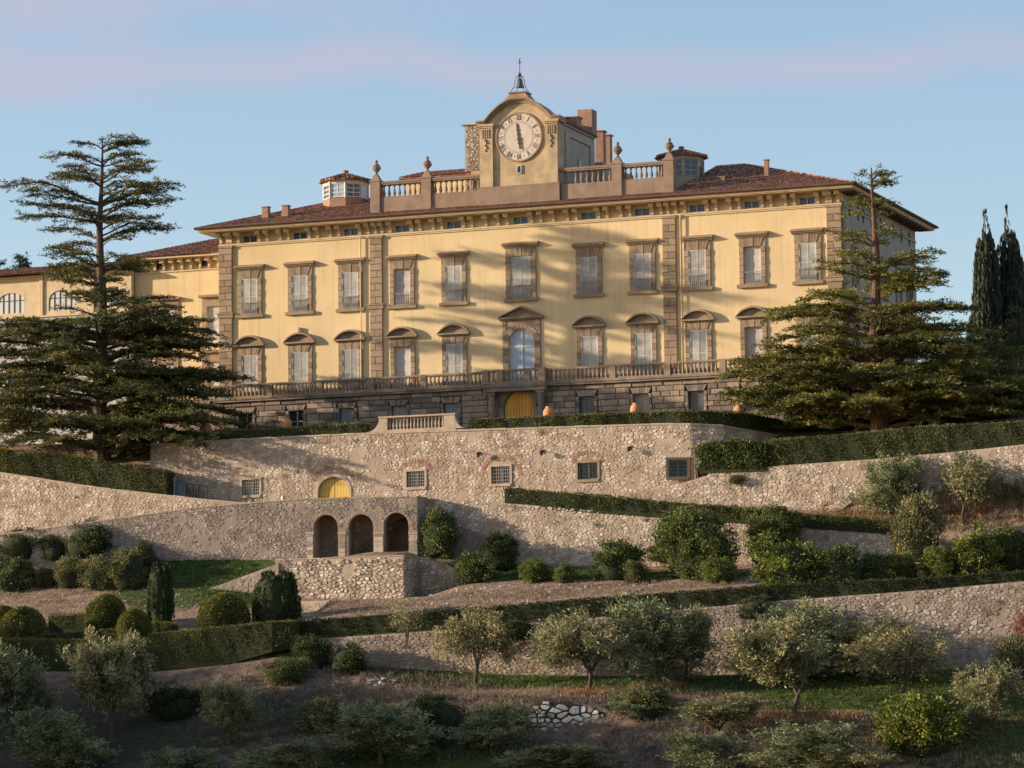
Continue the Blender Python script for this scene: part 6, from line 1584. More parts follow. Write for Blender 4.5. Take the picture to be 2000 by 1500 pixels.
# hedge above the upper right ramp
pl = ((0, -14.6), (10, -14.6)); q0 = at_line(1372, 900, *pl); q1 = at_line(1505, 900, *pl); q2 = at_line(2120, 850, *pl)
pth = [(q0[0], -14.6), (q1[0], -14.6)]; B, H = hfun(pth, [(1372, 918), (1505, 914)], [(1372, 872), (1440, 862), (1505, 870)], pl)
hedge('bushy_hedge', 'loose bushy end of the hedge beside the round bastion corner', pth, B, H, 1.6, mt='laurel_leaf', seed=6, jit=.22, ll=.18, lw=.09, dens=260)
pth = [(q1[0] + .1, -14.6), (q2[0], -14.6)]; B, H = hfun(pth, [(1505, 914), (1700, 897), (2000, 869), (2120, 858)], [(1505, 862), (1700, 845), (1800, 835), (2000, 824), (2120, 818)], pl)
hedge('hedge', 'tall clipped hedge above the upper ramp wall on the right', pth, B, H, 1.3, seed=7, round_=.1)
# hedge over the ramp on the left
pl = ((0, -15.4), (10, -15.4)); q0 = at_line(-120, 880, *pl); q1 = at_line(22, 880, *pl); q2 = at_line(333, 930, *pl)
pth = [(q0[0], -15.4), (q1[0], -15.4)]; B, H = hfun(pth, [(-120, 905), (22, 927)], [(-120, 865), (22, 880)], pl); hedge('hedge', 'yellow-green hedge block at the left edge above the ramp', pth, B, H, 1.2, mt='box_leaf', seed=8)
pth = [(q1[0] + .1, -15.4), (q2[0], -15.4)]; B, H = hfun(pth, [(22, 927), (200, 957), (333, 970)], [(22, 888), (100, 886), (200, 902), (333, 922)], pl)
hedge('hedge', 'shaded hedge descending above the left ramp wall to the gate', pth, B, H, 1.3, seed=9, jit=.15)
# long hedge on the lower wall
pl = ((-10, -36.9), (50, -32.9)); q0 = at_line(582, 1230, *pl); q2 = at_line(2110, 1125, *pl)
pth = [q0[:2], q2[:2]]; B, H = hfun(pth, [(580, 1256), (600, 1246), (900, 1225), (1200, 1202), (1500, 1174), (1800, 1154), (2000, 1136), (2110, 1128)], [(580, 1213), (750, 1203), (900, 1191), (1200, 1166), (1500, 1145), (1800, 1130), (2000, 1117), (2110, 1110)], pl)
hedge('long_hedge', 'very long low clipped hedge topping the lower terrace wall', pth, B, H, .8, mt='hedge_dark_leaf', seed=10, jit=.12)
# box garden on the left
GBX = 'clipped box hedges of the topiary garden'
pl = ((0, -37.6), (10, -37.6)); q0 = at_line(-150, 1250, *pl); q1 = at_line(303, 1250, *pl); q2 = at_line(560, 1225, *pl)
pth = [(q0[0], -37.6), (q1[0], -37.6)]; B, H = hfun(pth, [(-150, 1315), (303, 1302)], [(-150, 1251), (303, 1249)], pl)
hedge('box_hedge', 'front box hedge at the left edge below the domes', pth, B, H, 1.5, mt='box_leaf', seed=11, group=GBX, ll=.1, lw=.05)
pth = [(q1[0], -37.7), (q2[0] - .4, -37.3), (q2[0], -36.6)]; B, H = hfun(pth, [(303, 1302), (450, 1290), (560, 1258)], [(303, 1238), (450, 1224), (560, 1212)], pl)
hedge('box_hedge', 'higher front box hedge under the broad dome, its right end rounded', pth, B, H, 1.7, mt='box_leaf', seed=12, group=GBX, ll=.1, lw=.05)
for (x0, y0, x1, y1, w, hgt, lab) in ((95, 1240, 235, 1228, -34.8, 1.3, 'thin box hedge strip between the left dome and the tall dome'), (300, 1216, 342, 1218, -33.6, 1.1, 'short box hedge block at the foot of the column yew'),
                                  (-60, 1232, 60, 1236, -34.2, 1.3, 'box hedge behind the left dome'), (100, 1202, 175, 1200, -31.8, 1.0, 'dark box hedge behind the tall dome')):
    a = at_w(x0, y0, w); b = at_w(x1, y1, w)
    hedge('box_hedge', lab, [(a[0], w), (b[0], w)], interp([0, b[0] - a[0]], [a[1] - hgt, b[1] - hgt]), lambda s: hgt, .9, mt='box_leaf', seed=int(x0) % 50 + 13, group=GBX, ll=.1, lw=.05)
# dark hedge under the right cedar
a = at_w(1540, 800, -5.5); b = at_w(2150, 790, -5.5)
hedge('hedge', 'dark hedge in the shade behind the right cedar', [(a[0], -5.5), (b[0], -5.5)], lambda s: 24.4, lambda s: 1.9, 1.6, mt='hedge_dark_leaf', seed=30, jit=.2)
# ---- topiary
def topiary_mesh(seed, n=9000, yew=False):
    rng = np.random.RandomState(seed); q = rng.rand(n); a = rng.uniform(0, 2 * math.pi, n)
    # dome: cylinder lower third, hemisphere above; unit width and height
    cyl = q < .42; z = np.where(cyl, q / .42 * .5, 0); ph = np.arcsin(np.clip((q - .42) / .58, 0, 1)); z = np.where(cyl, z, .5 + .5 * np.sin(ph)); r = np.where(cyl, .5 - .03 * (1 - z * 2), .5 * np.cos(ph))
    bump = 1 + .025 * np.sin(a * 5 + z * 7 + seed) + .02 * np.sin(a * 11 - z * 9)
    P = np.stack([r * np.cos(a) * bump, r * np.sin(a) * bump, z * (1 + .01 * np.sin(a * 3))], 1) + rng.normal(size=(n, 3)) * .008
    D = np.stack([np.cos(a) * np.where(cyl, 1, np.cos(ph)), np.sin(a) * np.where(cyl, 1, np.cos(ph)), np.where(cyl, .2, np.sin(ph))], 1) + rng.normal(size=(n, 3)) * .5
    t = np.clip(.5 + .15 * np.sin(a * 3 + seed) + rng.normal(size=n) * .2, 0, 1)
    return quads_mesh('foliage', leaves(P - D * .015, D, .045, .024, rng), t, 'box_leaf')
TOP = [topiary_mesh(1), topiary_mesh(2)]
TCORE = core_mesh('twigs', [(.45, -.05), (.465, .4), (.44, .6), (.34, .8), (.18, .92), (.03, .96)], n=18, seed=1)
for k, (px, pyt, pyb, wpx, w, lab) in enumerate(((207, 1162, 1240, 80, -32.5, 'tall clipped dome standing behind the others, left of the column yew'), (262, 1190, 1256, 68, -35.8, 'smallest clipped dome in front of the tall one'),
        (437, 1160, 1245, 99, -35.6, 'broad clipped dome between the two yews'), (45, 1186, 1262, 90, -35.8, 'clipped dome near the left edge'), (5, 1184, 1250, 74, -32.5, 'clipped dome cut by the left edge'))):
    u, zb_ = at_w(px, pyb, w); _, zt_ = at_w(px, pyt, w); s = scale_at(u, w)
    t = thing('topiary_dome', lab, 'topiary', (u, w, zb_ - .6), group='clipped box domes'); sc = (wpx / s, wpx / s, zt_ - zb_ + .6)
    part('foliage', TOP[k % 2], t, scale=sc); part('twigs', TCORE, t, scale=sc)
def tuft_column(seed, ntuft, per, flare, mt, ll=.05, lw=.02, topr=.3):
    rng = np.random.RandomState(seed); P = []; T = []
    for k in range(ntuft):
        a = rng.uniform(0, 6.28); rr = .5 * math.sqrt(rng.rand()) if k > ntuft * .7 else .5 * rng.uniform(.75, 1)
        z0 = rng.uniform(.0, .75); ln = rng.uniform(.2, .38); t0 = rng.uniform(.25, .75)
        prof = lambda z: np.interp(z, [0, .15, .5, .8, 1], [.62, .9, 1.0, .8, topr])
        s = rng.rand(per); z = z0 + s * ln; z = np.clip(z, 0, 1.02 - .25 * (rr * 2) ** 2 * (1 - topr))
        r = rr * prof(z) * (1 - .12 * s); x = r * np.cos(a) + rng.normal(size=per) * .018; y = r * np.sin(a) + rng.normal(size=per) * .018
        P.append(np.stack([x, y, z], 1)); T.append(np.clip(t0 + rng.normal(size=per) * .15, 0, 1))
    P = np.concatenate(P); n = len(P); out = P * np.array([1, 1, 0]); D = out * 1.0 + np.array([0, 0, 1.0]) + rng.normal(size=(n, 3)) * .3
    return quads_mesh('foliage', leaves(P, D, ll, lw, rng), np.concatenate(T), mt)
YW = tuft_column(5, 170, 60, 1, 'yew_leaf', .06, .03, .62)
YCORE = core_mesh('twigs', [(.25, -.05), (.38, .15), (.42, .5), (.36, .8), (.15, .92)], seed=6)
for (px, pyt, pyb, wpx, w, lab) in ((313, 1100, 1232, 56, -32.8, 'slim dark column yew with a flat top'), (540, 1116, 1236, 100, -34.2, 'bulky dark yew of upright tufts, biggest of the topiary garden')):
    u, zb_ = at_w(px, pyb, w); _, zt_ = at_w(px, pyt, w); s = scale_at(u, w); t = thing('yew', lab, 'yew', (u, w, zb_ - .4), group='dark upright yews'); sc = (wpx / s, wpx / s, zt_ - zb_ + .4)
    part('foliage', YW, t, scale=sc); part('twigs', YCORE, t, scale=sc)

# ---- cedars
def cedar(name, label, base, H, ext, seed, mt, trunk_r=.62, bark='bark', layer=(.95, 1.45), nb=(6, 9), depth=.8, dens=1.0, lean=(0, 0), first=.09, droop=.10, gap=()):
    """ext: list of (height, left reach, right reach) in metres; boughs in tiers with flat sprays"""
    rng = np.random.RandomState(seed); hs = [e[0] for e in ext]; Lx = lambda z: np.interp(z, hs, [e[1] for e in ext]); Rx = lambda z: np.interp(z, hs, [e[2] for e in ext])
    wood = MB(); zz = np.linspace(0, H * .985, 12); axis = lambda z: np.array([lean[0] * (z / H) + .12 * math.sin(z * .5 + seed), lean[1] * (z / H), z])
    tr = lambda z: trunk_r * (1 - z / H) ** .85 + .03 + (.25 * trunk_r * max(0, 1 - z / 1.5))
    wood.tube([axis(z) for z in zz], [tr(z) for z in zz], 10); Pp = []; Dd = []; Tt = []
    z = H * first
    while z < H * .992:
        f = z / H; n = rng.randint(nb[0] + 2, nb[1] + 4) if f < .45 else (rng.randint(nb[0] - 2, nb[1]) if f < .6 else (rng.randint(nb[0] - 4, nb[1] - 3) if f < .85 else rng.randint(5, 8))); a0 = rng.uniform(0, 6.28)
        for k in range(n):
            az = a0 + 2 * math.pi * k / n + rng.uniform(-.3, .3)
            if k % 3 == 0 or f > .85: az = rng.choice([0, math.pi]) + rng.uniform(-.45, .45)
            c, s = math.cos(az), math.sin(az)
            base_r = (Rx(z) if c > 0 else Lx(z)); rnd = rng.uniform(.55, 1.05); side = Rx(z) * max(0, c) + Lx(z) * max(0, -c) + depth * .5 * (Rx(z) + Lx(z)) * abs(s) * .8
            rl = side / (abs(c) + abs(s) * .8) * rng.uniform(.62, 1.04) if abs(c) < .8 else base_r * (rng.uniform(.66, 1.06) if f > .4 else rng.uniform(.78, 1.1))
            if rl < .3: continue
            zs = z + rng.uniform(-.85, .85) * (1 if f < .85 else .3); start = axis(max(zs - (.25 + .06 * rl), .2)); asc = .13 * f * rl * rng.uniform(.1, 1.8)
            m_ = 9; pts = []
            wig = rng.uniform(-.35, .35); dr = rng.uniform(.2, 2.2)
            for j in range(m_ + 1):
                t = j / m_; r = t * rl; aa = az + wig * math.sin(t * 2.5)
                zo = (.25 + .06 * rl) * min(1, t * 2.2) + asc * t - droop * rl * max(0, t - .55) ** 1.5 * 1.6 * dr + .09 * math.sin(t * 7 + k * 2)
                pts.append(start + np.array([math.cos(aa) * r, math.sin(aa) * r, zo]))
            r0 = min(.16, .03 + .014 * rl) * (1.15 if f < .5 else .9); wood.tube(pts, [r0 * (1 - .85 * j / m_) for j in range(m_ + 1)], 5)
            # side sprays
            nsp = max(4, int(rl / .30)); tone = rng.uniform(.3, .7)
            for q in range(nsp):
                t = .16 + .84 * (q + rng.rand() * .8) / nsp
                if rng.rand() > dens * (.55 + .6 * t): continue
                t = min(t, 1); i = min(int(t * m_), m_ - 1); fr = t * m_ - i; p = pts[i] * (1 - fr) + pts[i + 1] * fr; d = pts[i + 1] - pts[i]; d = d / (np.linalg.norm(d) + 1e-6)
                sd = np.array([-d[1], d[0], 0]) * (1 if q % 2 else -1); an = rng.uniform(.75, 1.15); sp = d * math.cos(an) + sd * math.sin(an); sp[2] = sp[2] * .3 + rng.uniform(-.16, .20)
                sl_ = (.45 + .30 * rl * (1 - t) + .12 * rl * t) * rng.uniform(.6, 1.2); sl_ = min(sl_, 3.0)
                if q == nsp - 1: sp = d; sl_ = .5
                nt = max(3, int(sl_ / (.165 if f < .5 else .135))); tt = (np.arange(nt) + rng.rand(nt)) / nt
                c_ = p + sp[None, :] * (tt * sl_)[:, None]; c_[:, 2] -= rng.uniform(.05, .22) * (tt * sl_) ** 2 * .5
                # sub-sprays widen the plate
                wv = np.cross(sp, [0, 0, 1.]); wv /= np.linalg.norm(wv) + 1e-6; c_ = c_ + wv[None, :] * (rng.uniform(-1, 1, nt) * (.16 + .16 * sl_ * (1 - tt)))[:, None]
                c_[:, 2] += rng.uniform(-.03, .09, nt)
                if sl_ > .7: wood.tube([p, p + sp * sl_ * .85], [.022, .006], 3)
                per = 6; C_ = np.repeat(c_, per, 0) + rng.normal(size=(nt * per, 3)) * np.array([.09, .09, .055]); D_ = sp[None, :] * .7 + rng.normal(size=(nt * per, 3)) * np.array([.7, .7, .25]) + np.array([0, 0, .30])
                Pp.append(C_); Dd.append(D_); Tt.append(np.clip(tone + rng.normal() * .1 + rng.normal(size=nt * per) * .16, 0, 1))
        step = rng.uniform(*layer) * (1 if f < .7 else .8)
        for g in gap:
            if g[0] < z < g[1]: step *= g[2]
        z += step
    P = np.concatenate(Pp); D = np.concatenate(Dd); T = np.concatenate(Tt)
    t = thing(name, label, 'cedar', base); part('trunk', wood.mesh('trunk', bark), t)
    part('crown', quads_mesh('crown', leaves(P, D, np.interp(P[:, 2], [0, H * .5, H * .7], [.31, .29, .23]), np.interp(P[:, 2], [0, H * .5, H * .7], [.088, .08, .07]), rng), T, mt), t); return len(P)
wL = -12.5; uLc, zLc = at_w(197, 850, wL); sL = scale_at(uLc, wL); baseL = zt1(uLc, wL) - .2; topL = at_w(203, 268, wL)[1]; HL = topL - baseL
def ex(rows, pxc, w, zb_, s):
    out = []
    for py, l, r in rows: z = at_w(pxc, py, w)[1] - zb_; out.append((z, (pxc - l) / s, (r - pxc) / s))
    out.sort(); return out
extL = ex([(258, 165, 290), (275, 140, 305), (300, 85, 250), (330, 75, 350), (365, 10, 330), (400, -10, 395), (430, 60, 350), (460, 60, 330), (490, 40, 300), (520, 10, 330), (550, -60, 320), (562, 110, 330), (612, 110, 350), (622, -60, 400), (640, -60, 425), (690, -90, 440), (740, -90, 450), (780, -110, 470), (830, -100, 480), (870, -60, 470)], 197, wL, baseL, sL)
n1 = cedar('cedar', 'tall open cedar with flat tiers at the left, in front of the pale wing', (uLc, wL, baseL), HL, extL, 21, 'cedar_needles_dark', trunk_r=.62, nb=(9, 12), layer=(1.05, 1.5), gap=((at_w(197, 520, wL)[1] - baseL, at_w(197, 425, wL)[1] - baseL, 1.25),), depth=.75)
wR = -9.5; uRc, zRc = at_w(1716, 842, wR); sR = scale_at(uRc, wR); baseR = zt1(uRc, wR) - .2; HR = at_w(1722, 318, wR)[1] - baseR
extR = ex([(320, 1700, 1740), (345, 1690, 1765), (380, 1672, 1760), (410, 1655, 1755), (440, 1630, 1740), (470, 1610, 1760), (500, 1610, 1800), (530, 1590, 1890), (560, 1540, 1895), (590, 1500, 1900), (620, 1470, 1905), (660, 1475, 1900), (700, 1425, 1960), (740, 1415, 1980), (780, 1440, 2000), (810, 1520, 2000), (840, 1560, 1990)], 1716, wR, baseR, sR)
n2 = cedar('cedar', 'broad spreading cedar covering the right corner of the villa', (uRc, wR, baseR), HR, extR, 33, 'cedar_needles', trunk_r=.58, bark='bark_red', nb=(9, 12), layer=(1.0, 1.45), depth=.8, first=.10)
u, z = at_w(1920, 800, -3); b = zt1(u, -3) - .2; H3 = at_w(1920, 640, -3)[1] - b
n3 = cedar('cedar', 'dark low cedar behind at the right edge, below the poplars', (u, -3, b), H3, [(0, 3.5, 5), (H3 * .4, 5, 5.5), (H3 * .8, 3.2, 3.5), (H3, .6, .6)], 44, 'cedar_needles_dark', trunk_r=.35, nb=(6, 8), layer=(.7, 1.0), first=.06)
u, z = at_w(2010, 800, 8); b = 25; H3 = at_w(2010, 600, 8)[1] - b
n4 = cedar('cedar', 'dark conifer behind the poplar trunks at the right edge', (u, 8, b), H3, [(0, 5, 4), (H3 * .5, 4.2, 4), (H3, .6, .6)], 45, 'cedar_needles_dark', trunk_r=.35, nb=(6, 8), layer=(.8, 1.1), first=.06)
# ---- poplars
PO = tuft_column(9, 300, 75, 1, 'poplar_leaf', .022, .035, .2); PO2 = tuft_column(19, 300, 75, 1, 'poplar_leaf', .022, .035, .2)
PCORE = core_mesh('twigs', [(.2, 0), (.32, .15), (.36, .5), (.22, .75), (.03, .86)], seed=6)
for k, (px, pyt, wpx, w, lab, me) in enumerate(((1923, 414, 52, 40, 'slender dark poplar, left one of the pair above the right cedar', PO), (1968, 411, 58, 42, 'slender dark poplar, taller right one of the pair', PO2), (2003, 480, 40, 44, 'poplar cut by the right edge of the picture', PO), (1900, 585, 30, 41, 'short thin poplar left of the pair', PO2))):
    u, zt_ = at_w(px, pyt, w); s = scale_at(u, w); b = 24.5; t = thing('poplar', lab, 'poplar', (u, w, b), group='poplars beyond the garden'); Hh = zt_ - b
    part('crown', me, t, scale=(wpx / s * 1.25, wpx / s * 1.25, Hh)); part('twigs', PCORE, t, scale=(wpx / s, wpx / s, Hh)); m = MB(); rng = np.random.RandomState(k)
    for q in range(9):
        a = rng.uniform(0, 6.28); r = rng.uniform(.1, .36) * wpx / s; m.tube([(0, 0, 0), (math.cos(a) * r, math.sin(a) * r, Hh * .3), (math.cos(a) * r * .8, math.sin(a) * r * .8, Hh * .85)], [.12, .07, .02], 4)
    part('trunk', m.mesh('trunk', 'bark_grey'), t)
# pines behind the pale wing
for (px, pyt, w, lab) in ((38, 490, 22, 'small pine top showing over the roof of the pale wing'), (-2, 505, 24, 'pine top at the left edge over the roof')):
    u, zt_ = at_w(px, pyt, w); H_ = zt_ - 27; cedar('pine', lab, (u, w, 27), H_, [(0, 2.5, 2.5), (H_ * .6, 2.6, 2.6), (H_, .3, .3)], int(px) + 60, 'pine_needles', trunk_r=.3, nb=(5, 7), layer=(.8, 1.1), first=.55)
# background bushes right of the villa
for (px, py, a_, b_, w, kd, lab) in ((1880, 800, 130, 150, 4, 'dark', 'dark holm oak behind the right cedar, below the poplars'), (1985, 820, 140, 170, 6, 'dark', 'dark holm oak at the right edge behind the cedar'), (1800, 810, 110, 90, 2, 'dark', 'low dark evergreen at the villa flank behind the cedar')):
    shrub(px, py, a_, b_, kd, lab, 1, w=w, name='holm_oak', cat='tree')

# ---- olives
def olive_crown(seed, mt, ncl=110, per=48, spiky=.6, zmin=.24, zc=(.45, .78), nl=8):
    rng = np.random.RandomState(seed); C = []
    lob = [(rng.uniform(-.26, .26), rng.uniform(-.26, .26), rng.uniform(*zc), rng.uniform(.16, .27)) for _ in range(nl)]
    while len(C) < ncl:
        lx, ly, lz, lr = lob[rng.randint(len(lob))]; d = rng.normal(size=3); d /= np.linalg.norm(d); r = lr * (.35 + .65 * rng.rand() ** .6); p = np.array([lx + d[0] * r, ly + d[1] * r, lz + d[2] * r])
        if p[2] < zmin or p[2] > .98 or math.hypot(p[0], p[1]) > .52: continue
        C.append(p)
    C = np.array(C); n = ncl * per; idx = np.repeat(np.arange(ncl), per)
    # twigs: leaves strung along short ascending shoots
    sh_d = rng.normal(size=(ncl, 4, 3)) * .5 + (C - np.array([0, 0, .5]))[:, None, :] * 1.6 + np.array([0, 0, spiky]); sh_d /= np.linalg.norm(sh_d, axis=2, keepdims=True)
    j = rng.randint(0, 4, n); t = rng.rand(n); P = C[idx] + sh_d[idx, j] * (t * .14)[:, None] + rng.normal(size=(n, 3)) * .018
    D = sh_d[idx, j] * .6 + rng.normal(size=(n, 3)) * .6; ct = rng.uniform(.2, .8, ncl); T = np.clip(ct[idx] + rng.normal(size=n) * .17, 0, 1)
    return quads_mesh('crown', leaves(P, D, .048, .014, rng), T, mt)
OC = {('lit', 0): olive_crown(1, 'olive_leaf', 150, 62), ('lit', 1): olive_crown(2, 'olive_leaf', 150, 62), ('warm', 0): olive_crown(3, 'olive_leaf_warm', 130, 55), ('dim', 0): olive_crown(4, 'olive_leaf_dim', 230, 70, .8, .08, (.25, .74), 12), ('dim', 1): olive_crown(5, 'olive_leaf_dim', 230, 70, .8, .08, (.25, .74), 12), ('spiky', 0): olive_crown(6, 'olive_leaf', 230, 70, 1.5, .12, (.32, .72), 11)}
def olive_wood(seed, forks=4):
    rng = np.random.RandomState(seed); m = MB(); h0 = rng.uniform(.1, .2); top0 = np.array([rng.uniform(-.05, .05), 0, h0 + .1]); m.tube([(0, 0, -.08), (rng.uniform(-.02, .02), 0, h0 * .5), tuple(top0)], [.040, .032, .026], 7)
    for k in range(forks):
        a = 6.28 * k / forks + rng.uniform(-.4, .4); r = rng.uniform(.12, .26); p1 = top0 + np.array([math.cos(a) * r * .4, math.sin(a) * r * .4, .14]); p2 = top0 + np.array([math.cos(a) * r, math.sin(a) * r, rng.uniform(.3, .5)])
        m.tube([top0, p1, p2], [.022, .016, .007], 5)
        for q in range(3): b_ = a + rng.uniform(-1, 1); p3 = p1 + (p2 - p1) * rng.uniform(.3, 1); m.tube([p3, p3 + np.array([math.cos(b_) * .12, math.sin(b_) * .12, rng.uniform(.08, .18)])], [.009, .003], 4)
    return m.mesh('trunk', 'bark')
OW = [olive_wood(1), olive_wood(2, 5), olive_wood(3, 3)]
GO = 'olive trees of the grove'
OL = [(930, 1338, 862, 992, 1200, 'warm', 0, None, 'slight olive tree with a thin crown, left of the upper row below the long hedge'), (1152, 1354, 1048, 1218, 1194, 'lit', 0, None, 'leaning olive tree with a wide pale crown before the lower wall, forked trunk visible'),
 (1287, 1340, 1200, 1358, 1190, 'dim', 0, None, 'dark-hearted olive tree right of the leaning one'), (1555, 1400, 1438, 1645, 1228, 'lit', 1, None, 'largest sunlit olive tree with several bare stems on a golden bank'),
 (1762, 1372, 1672, 1850, 1238, 'warm', 0, -40.5, 'bushy olive with a dark foot right of the largest one'), (1945, 1428, 1885, 2010, 1296, 'lit', 0, None, 'olive tree near the right edge with two thin trunks'),
 (1545, 1322, 1440, 1620, 1196, 'dim', 1, -37.6, 'hazy olive behind the largest sunlit one'), (1690, 1318, 1610, 1760, 1205, 'lit', 0, -37.4, 'pale olive behind, between the largest and the bushy one'), (1340, 1300, 1310, 1400, 1200, 'lit', 1, -37.5, 'thin olive growing against the lower wall'),
 (1735, 1012, 1672, 1792, 905, 'dim', 1, None, 'round olive tree before the half-buried arches, left one'), (1880, 1022, 1812, 1940, 890, 'lit', 0, None, 'open olive tree before the half-buried arches, right one'), (1992, 1000, 1960, 2050, 940, 'warm', 0, None, 'olive branch at the right edge beside the last arch'),
 (218, 1480, 140, 304, 1256, 'spiky', 0, -48, 'olive with a sunlit feathery top below the box hedge'), (20, 1490, -60, 78, 1278, 'dim', 0, -48, 'shaded olive in the lower left corner'), (448, 1500, 385, 505, 1342, 'spiky', 0, -49, 'shaded olive with one sunlit tip, in the lower left'),
 (120, 1530, 40, 215, 1400, 'dim', 1, -53, 'bluish olive along the bottom edge at the left'), (745, 1530, 640, 850, 1385, 'dim', 0, -52, 'broad shaded olive low in the middle left'), (960, 1500, 880, 1030, 1385, 'dim', 1, -50, 'dark round olive left of the dry-stone wall'),
 (1090, 1570, 990, 1180, 1462, 'dim', 0, -54, 'low shaded olive below the dry-stone wall'), (1410, 1500, 1330, 1500, 1365, 'lit', 1, -49, 'grey-green olive right of the dry-stone wall'), (1560, 1550, 1450, 1680, 1425, 'dim', 1, -54, 'shaded olive at the bottom edge, right of centre'),
 (1380, 1560, 1300, 1460, 1440, 'dim', 0, -54.5, 'shaded olive at the bottom edge beside the grey-green one'), (560, 1560, 480, 650, 1460, 'dim', 0, -55, 'low shaded olive at the bottom edge, left of centre'), (1690, 1560, 1600, 1760, 1450, 'lit', 0, -55, 'olive top at the bottom edge left of the yellow-green mimosa'),
 (330, 1560, 260, 420, 1470, 'dim', 1, -55, 'olive top at the bottom edge below the feathery olive'), (1240, 1480, 1190, 1310, 1370, 'dim', 1, -46, 'dusky olive right beside the dry-stone wall')]
for k, (px, py, x0, x1, yt, kd, v, w, lab) in enumerate(OL):
    if w is None: u, w, z = ground_hit(px, py)
    else: u = at_w(px, py, w)[0]; z = zt1(u, w)
    s = scale_at(u, w); zt_ = at_w(px, yt, w)[1]; W = (x1 - x0) / s; H_ = max(1.5, zt_ - z); cx = ((x0 + x1) / 2 - px) / s
    t = thing('olive_tree', lab, 'olive tree', (u, w, z), group=GO)
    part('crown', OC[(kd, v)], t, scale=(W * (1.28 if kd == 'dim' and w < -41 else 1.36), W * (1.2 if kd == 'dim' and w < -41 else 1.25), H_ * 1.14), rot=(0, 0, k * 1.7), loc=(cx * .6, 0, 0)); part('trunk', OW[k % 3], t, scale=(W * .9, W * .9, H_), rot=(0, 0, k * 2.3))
shrub(1805, 1478, 155, 125, 'mimosa', 'bright yellow-green mimosa in the lower right corner', 0, w=-50, name='mimosa', cat='mimosa')
shrub(1775, 1440, 85, 92, 'grey', 'upright dull green bush just behind the yellow-green mimosa', 2, w=-47.5)

# trees outside the left edge of the picture whose evening shadow lies over the grove
rngT = np.random.RandomState(77)
FAR = [(-75 + rngT.uniform(-3, 3), -51.5 - 2.9 * k) for k in range(15)]
TC = bush_crown('foliage', 'yew_leaf', 5, 260, 60, .05, .03, .10, lobes=10)
for k, (u, w) in enumerate(FAR):
    z = zt1(u, w); H_ = (float(np.interp(w, [-92, -80, -70, -67, -63, -56, -52], [24, 23, 19.3, 21.5, 24.6, 22, 20.5])) - z) * (1.15 if w < -66 else 1.07) + rngT.uniform(-.8, .8)
    t = thing('holm_oak', ('tall dark oak in the wood beyond the left edge of the grove'), 'tree', (u, w, z - .3), group='oaks of the wood left of the grove')
    part('crown', TC, t, scale=(9, 9, H_), rot=(0, 0, k)); part('twigs', CORE, t, scale=(8.6, 8.6, H_ * .98)); m = MB(); m.tube([(0, 0, 0), (0, 0, H_ * .5)], [.4, .2], 7); part('trunk', m.mesh('trunk', 'bark'), t)

# ---- grass, dry herbs, leaf litter
def tufts(name, label, regions, mt, seed, ll, lw, lean=.5, per=7):
    rng = np.random.RandomState(seed); Ps = []; 
    for (px, py, rw, rh, n) in regions:
        u, w, z = ground_hit(px, py); a = rng.uniform(0, 6.28, n); r = np.sqrt(rng.rand(n)); U_ = u + np.cos(a) * r * rw; W_2 = w + np.sin(a) * r * rh
        Ps.append(np.stack([U_, W_2, zt(U_, W_2)], 1))
    C = np.concatenate(Ps); n = len(C) * per; P = np.repeat(C, per, 0) + rng.normal(size=(n, 3)) * np.array([.10, .10, 0]); P[:, 2] -= .03
    D = rng.normal(size=(n, 3)) * lean + np.array([0, 0, 1.0]); T = np.clip(np.repeat(rng.uniform(.15, .85, len(C)), per) + rng.normal(size=n) * .15, 0, 1)
    o = link(bpy.data.objects.new(name, quads_mesh(name, leaves(P, D, ll, lw, rng), T, mt))); o.location = ORG; o.rotation_euler = (0, 0, -YAW)
    o['label'] = label; o['category'] = 'grass'; o['kind'] = 'stuff'
tufts('green_grass', 'short green grass on the banks and between the olives', [(380, 1115, 5, 1.6, 1100), (450, 1160, 3, 1.5, 300), (1040, 1332, 11, 1.6, 900), (900, 1332, 6, 1.5, 700), (1480, 1335, 11, 2.5, 1000), (1850, 1365, 9, 4, 1000), (1650, 1390, 5, 2.5, 500), (1900, 1445, 8, 3.5, 700), (850, 1480, 7, 3, 900), (1080, 1122, 9, 1.5, 900), (820, 1205, 9, .8, 500), (1200, 1178, 12, .6, 600), (230, 1440, 14, 6, 700)],
      'grass_green', 5, .20, .035)
tufts('dry_grass', 'dry tan herbs and seed heads on the soil slopes', [(900, 1175, 9, 2.4, 500), (1200, 1150, 10, 2, 450), (700, 1185, 6, 2, 260), (150, 1175, 12, 2.4, 500), (1100, 1355, 14, 2.0, 800), (1300, 1372, 12, 3, 1000), (1500, 1440, 14, 4.5, 1200), (1900, 1400, 8, 4, 400), (1750, 1460, 8, 5, 700), (600, 1290, 6, 2, 160), (900, 1390, 10, 3, 500)], 'grass_dry', 6, .30, .03, .7, 6)
tufts('golden_grass', 'golden orange dry grass around the trunks and arches', [(1560, 1402, 4, 1.3, 600), (1155, 1356, 1.6, .6, 180), (1285, 1342, 1.8, .6, 200), (1700, 1470, 6, 2.5, 500), (1820, 995, 5, 1.5, 900), (1700, 1010, 4, 1.2, 500), (1950, 1000, 4, 1.5, 300)], 'grass_gold', 7, .40, .035, .6, 8)
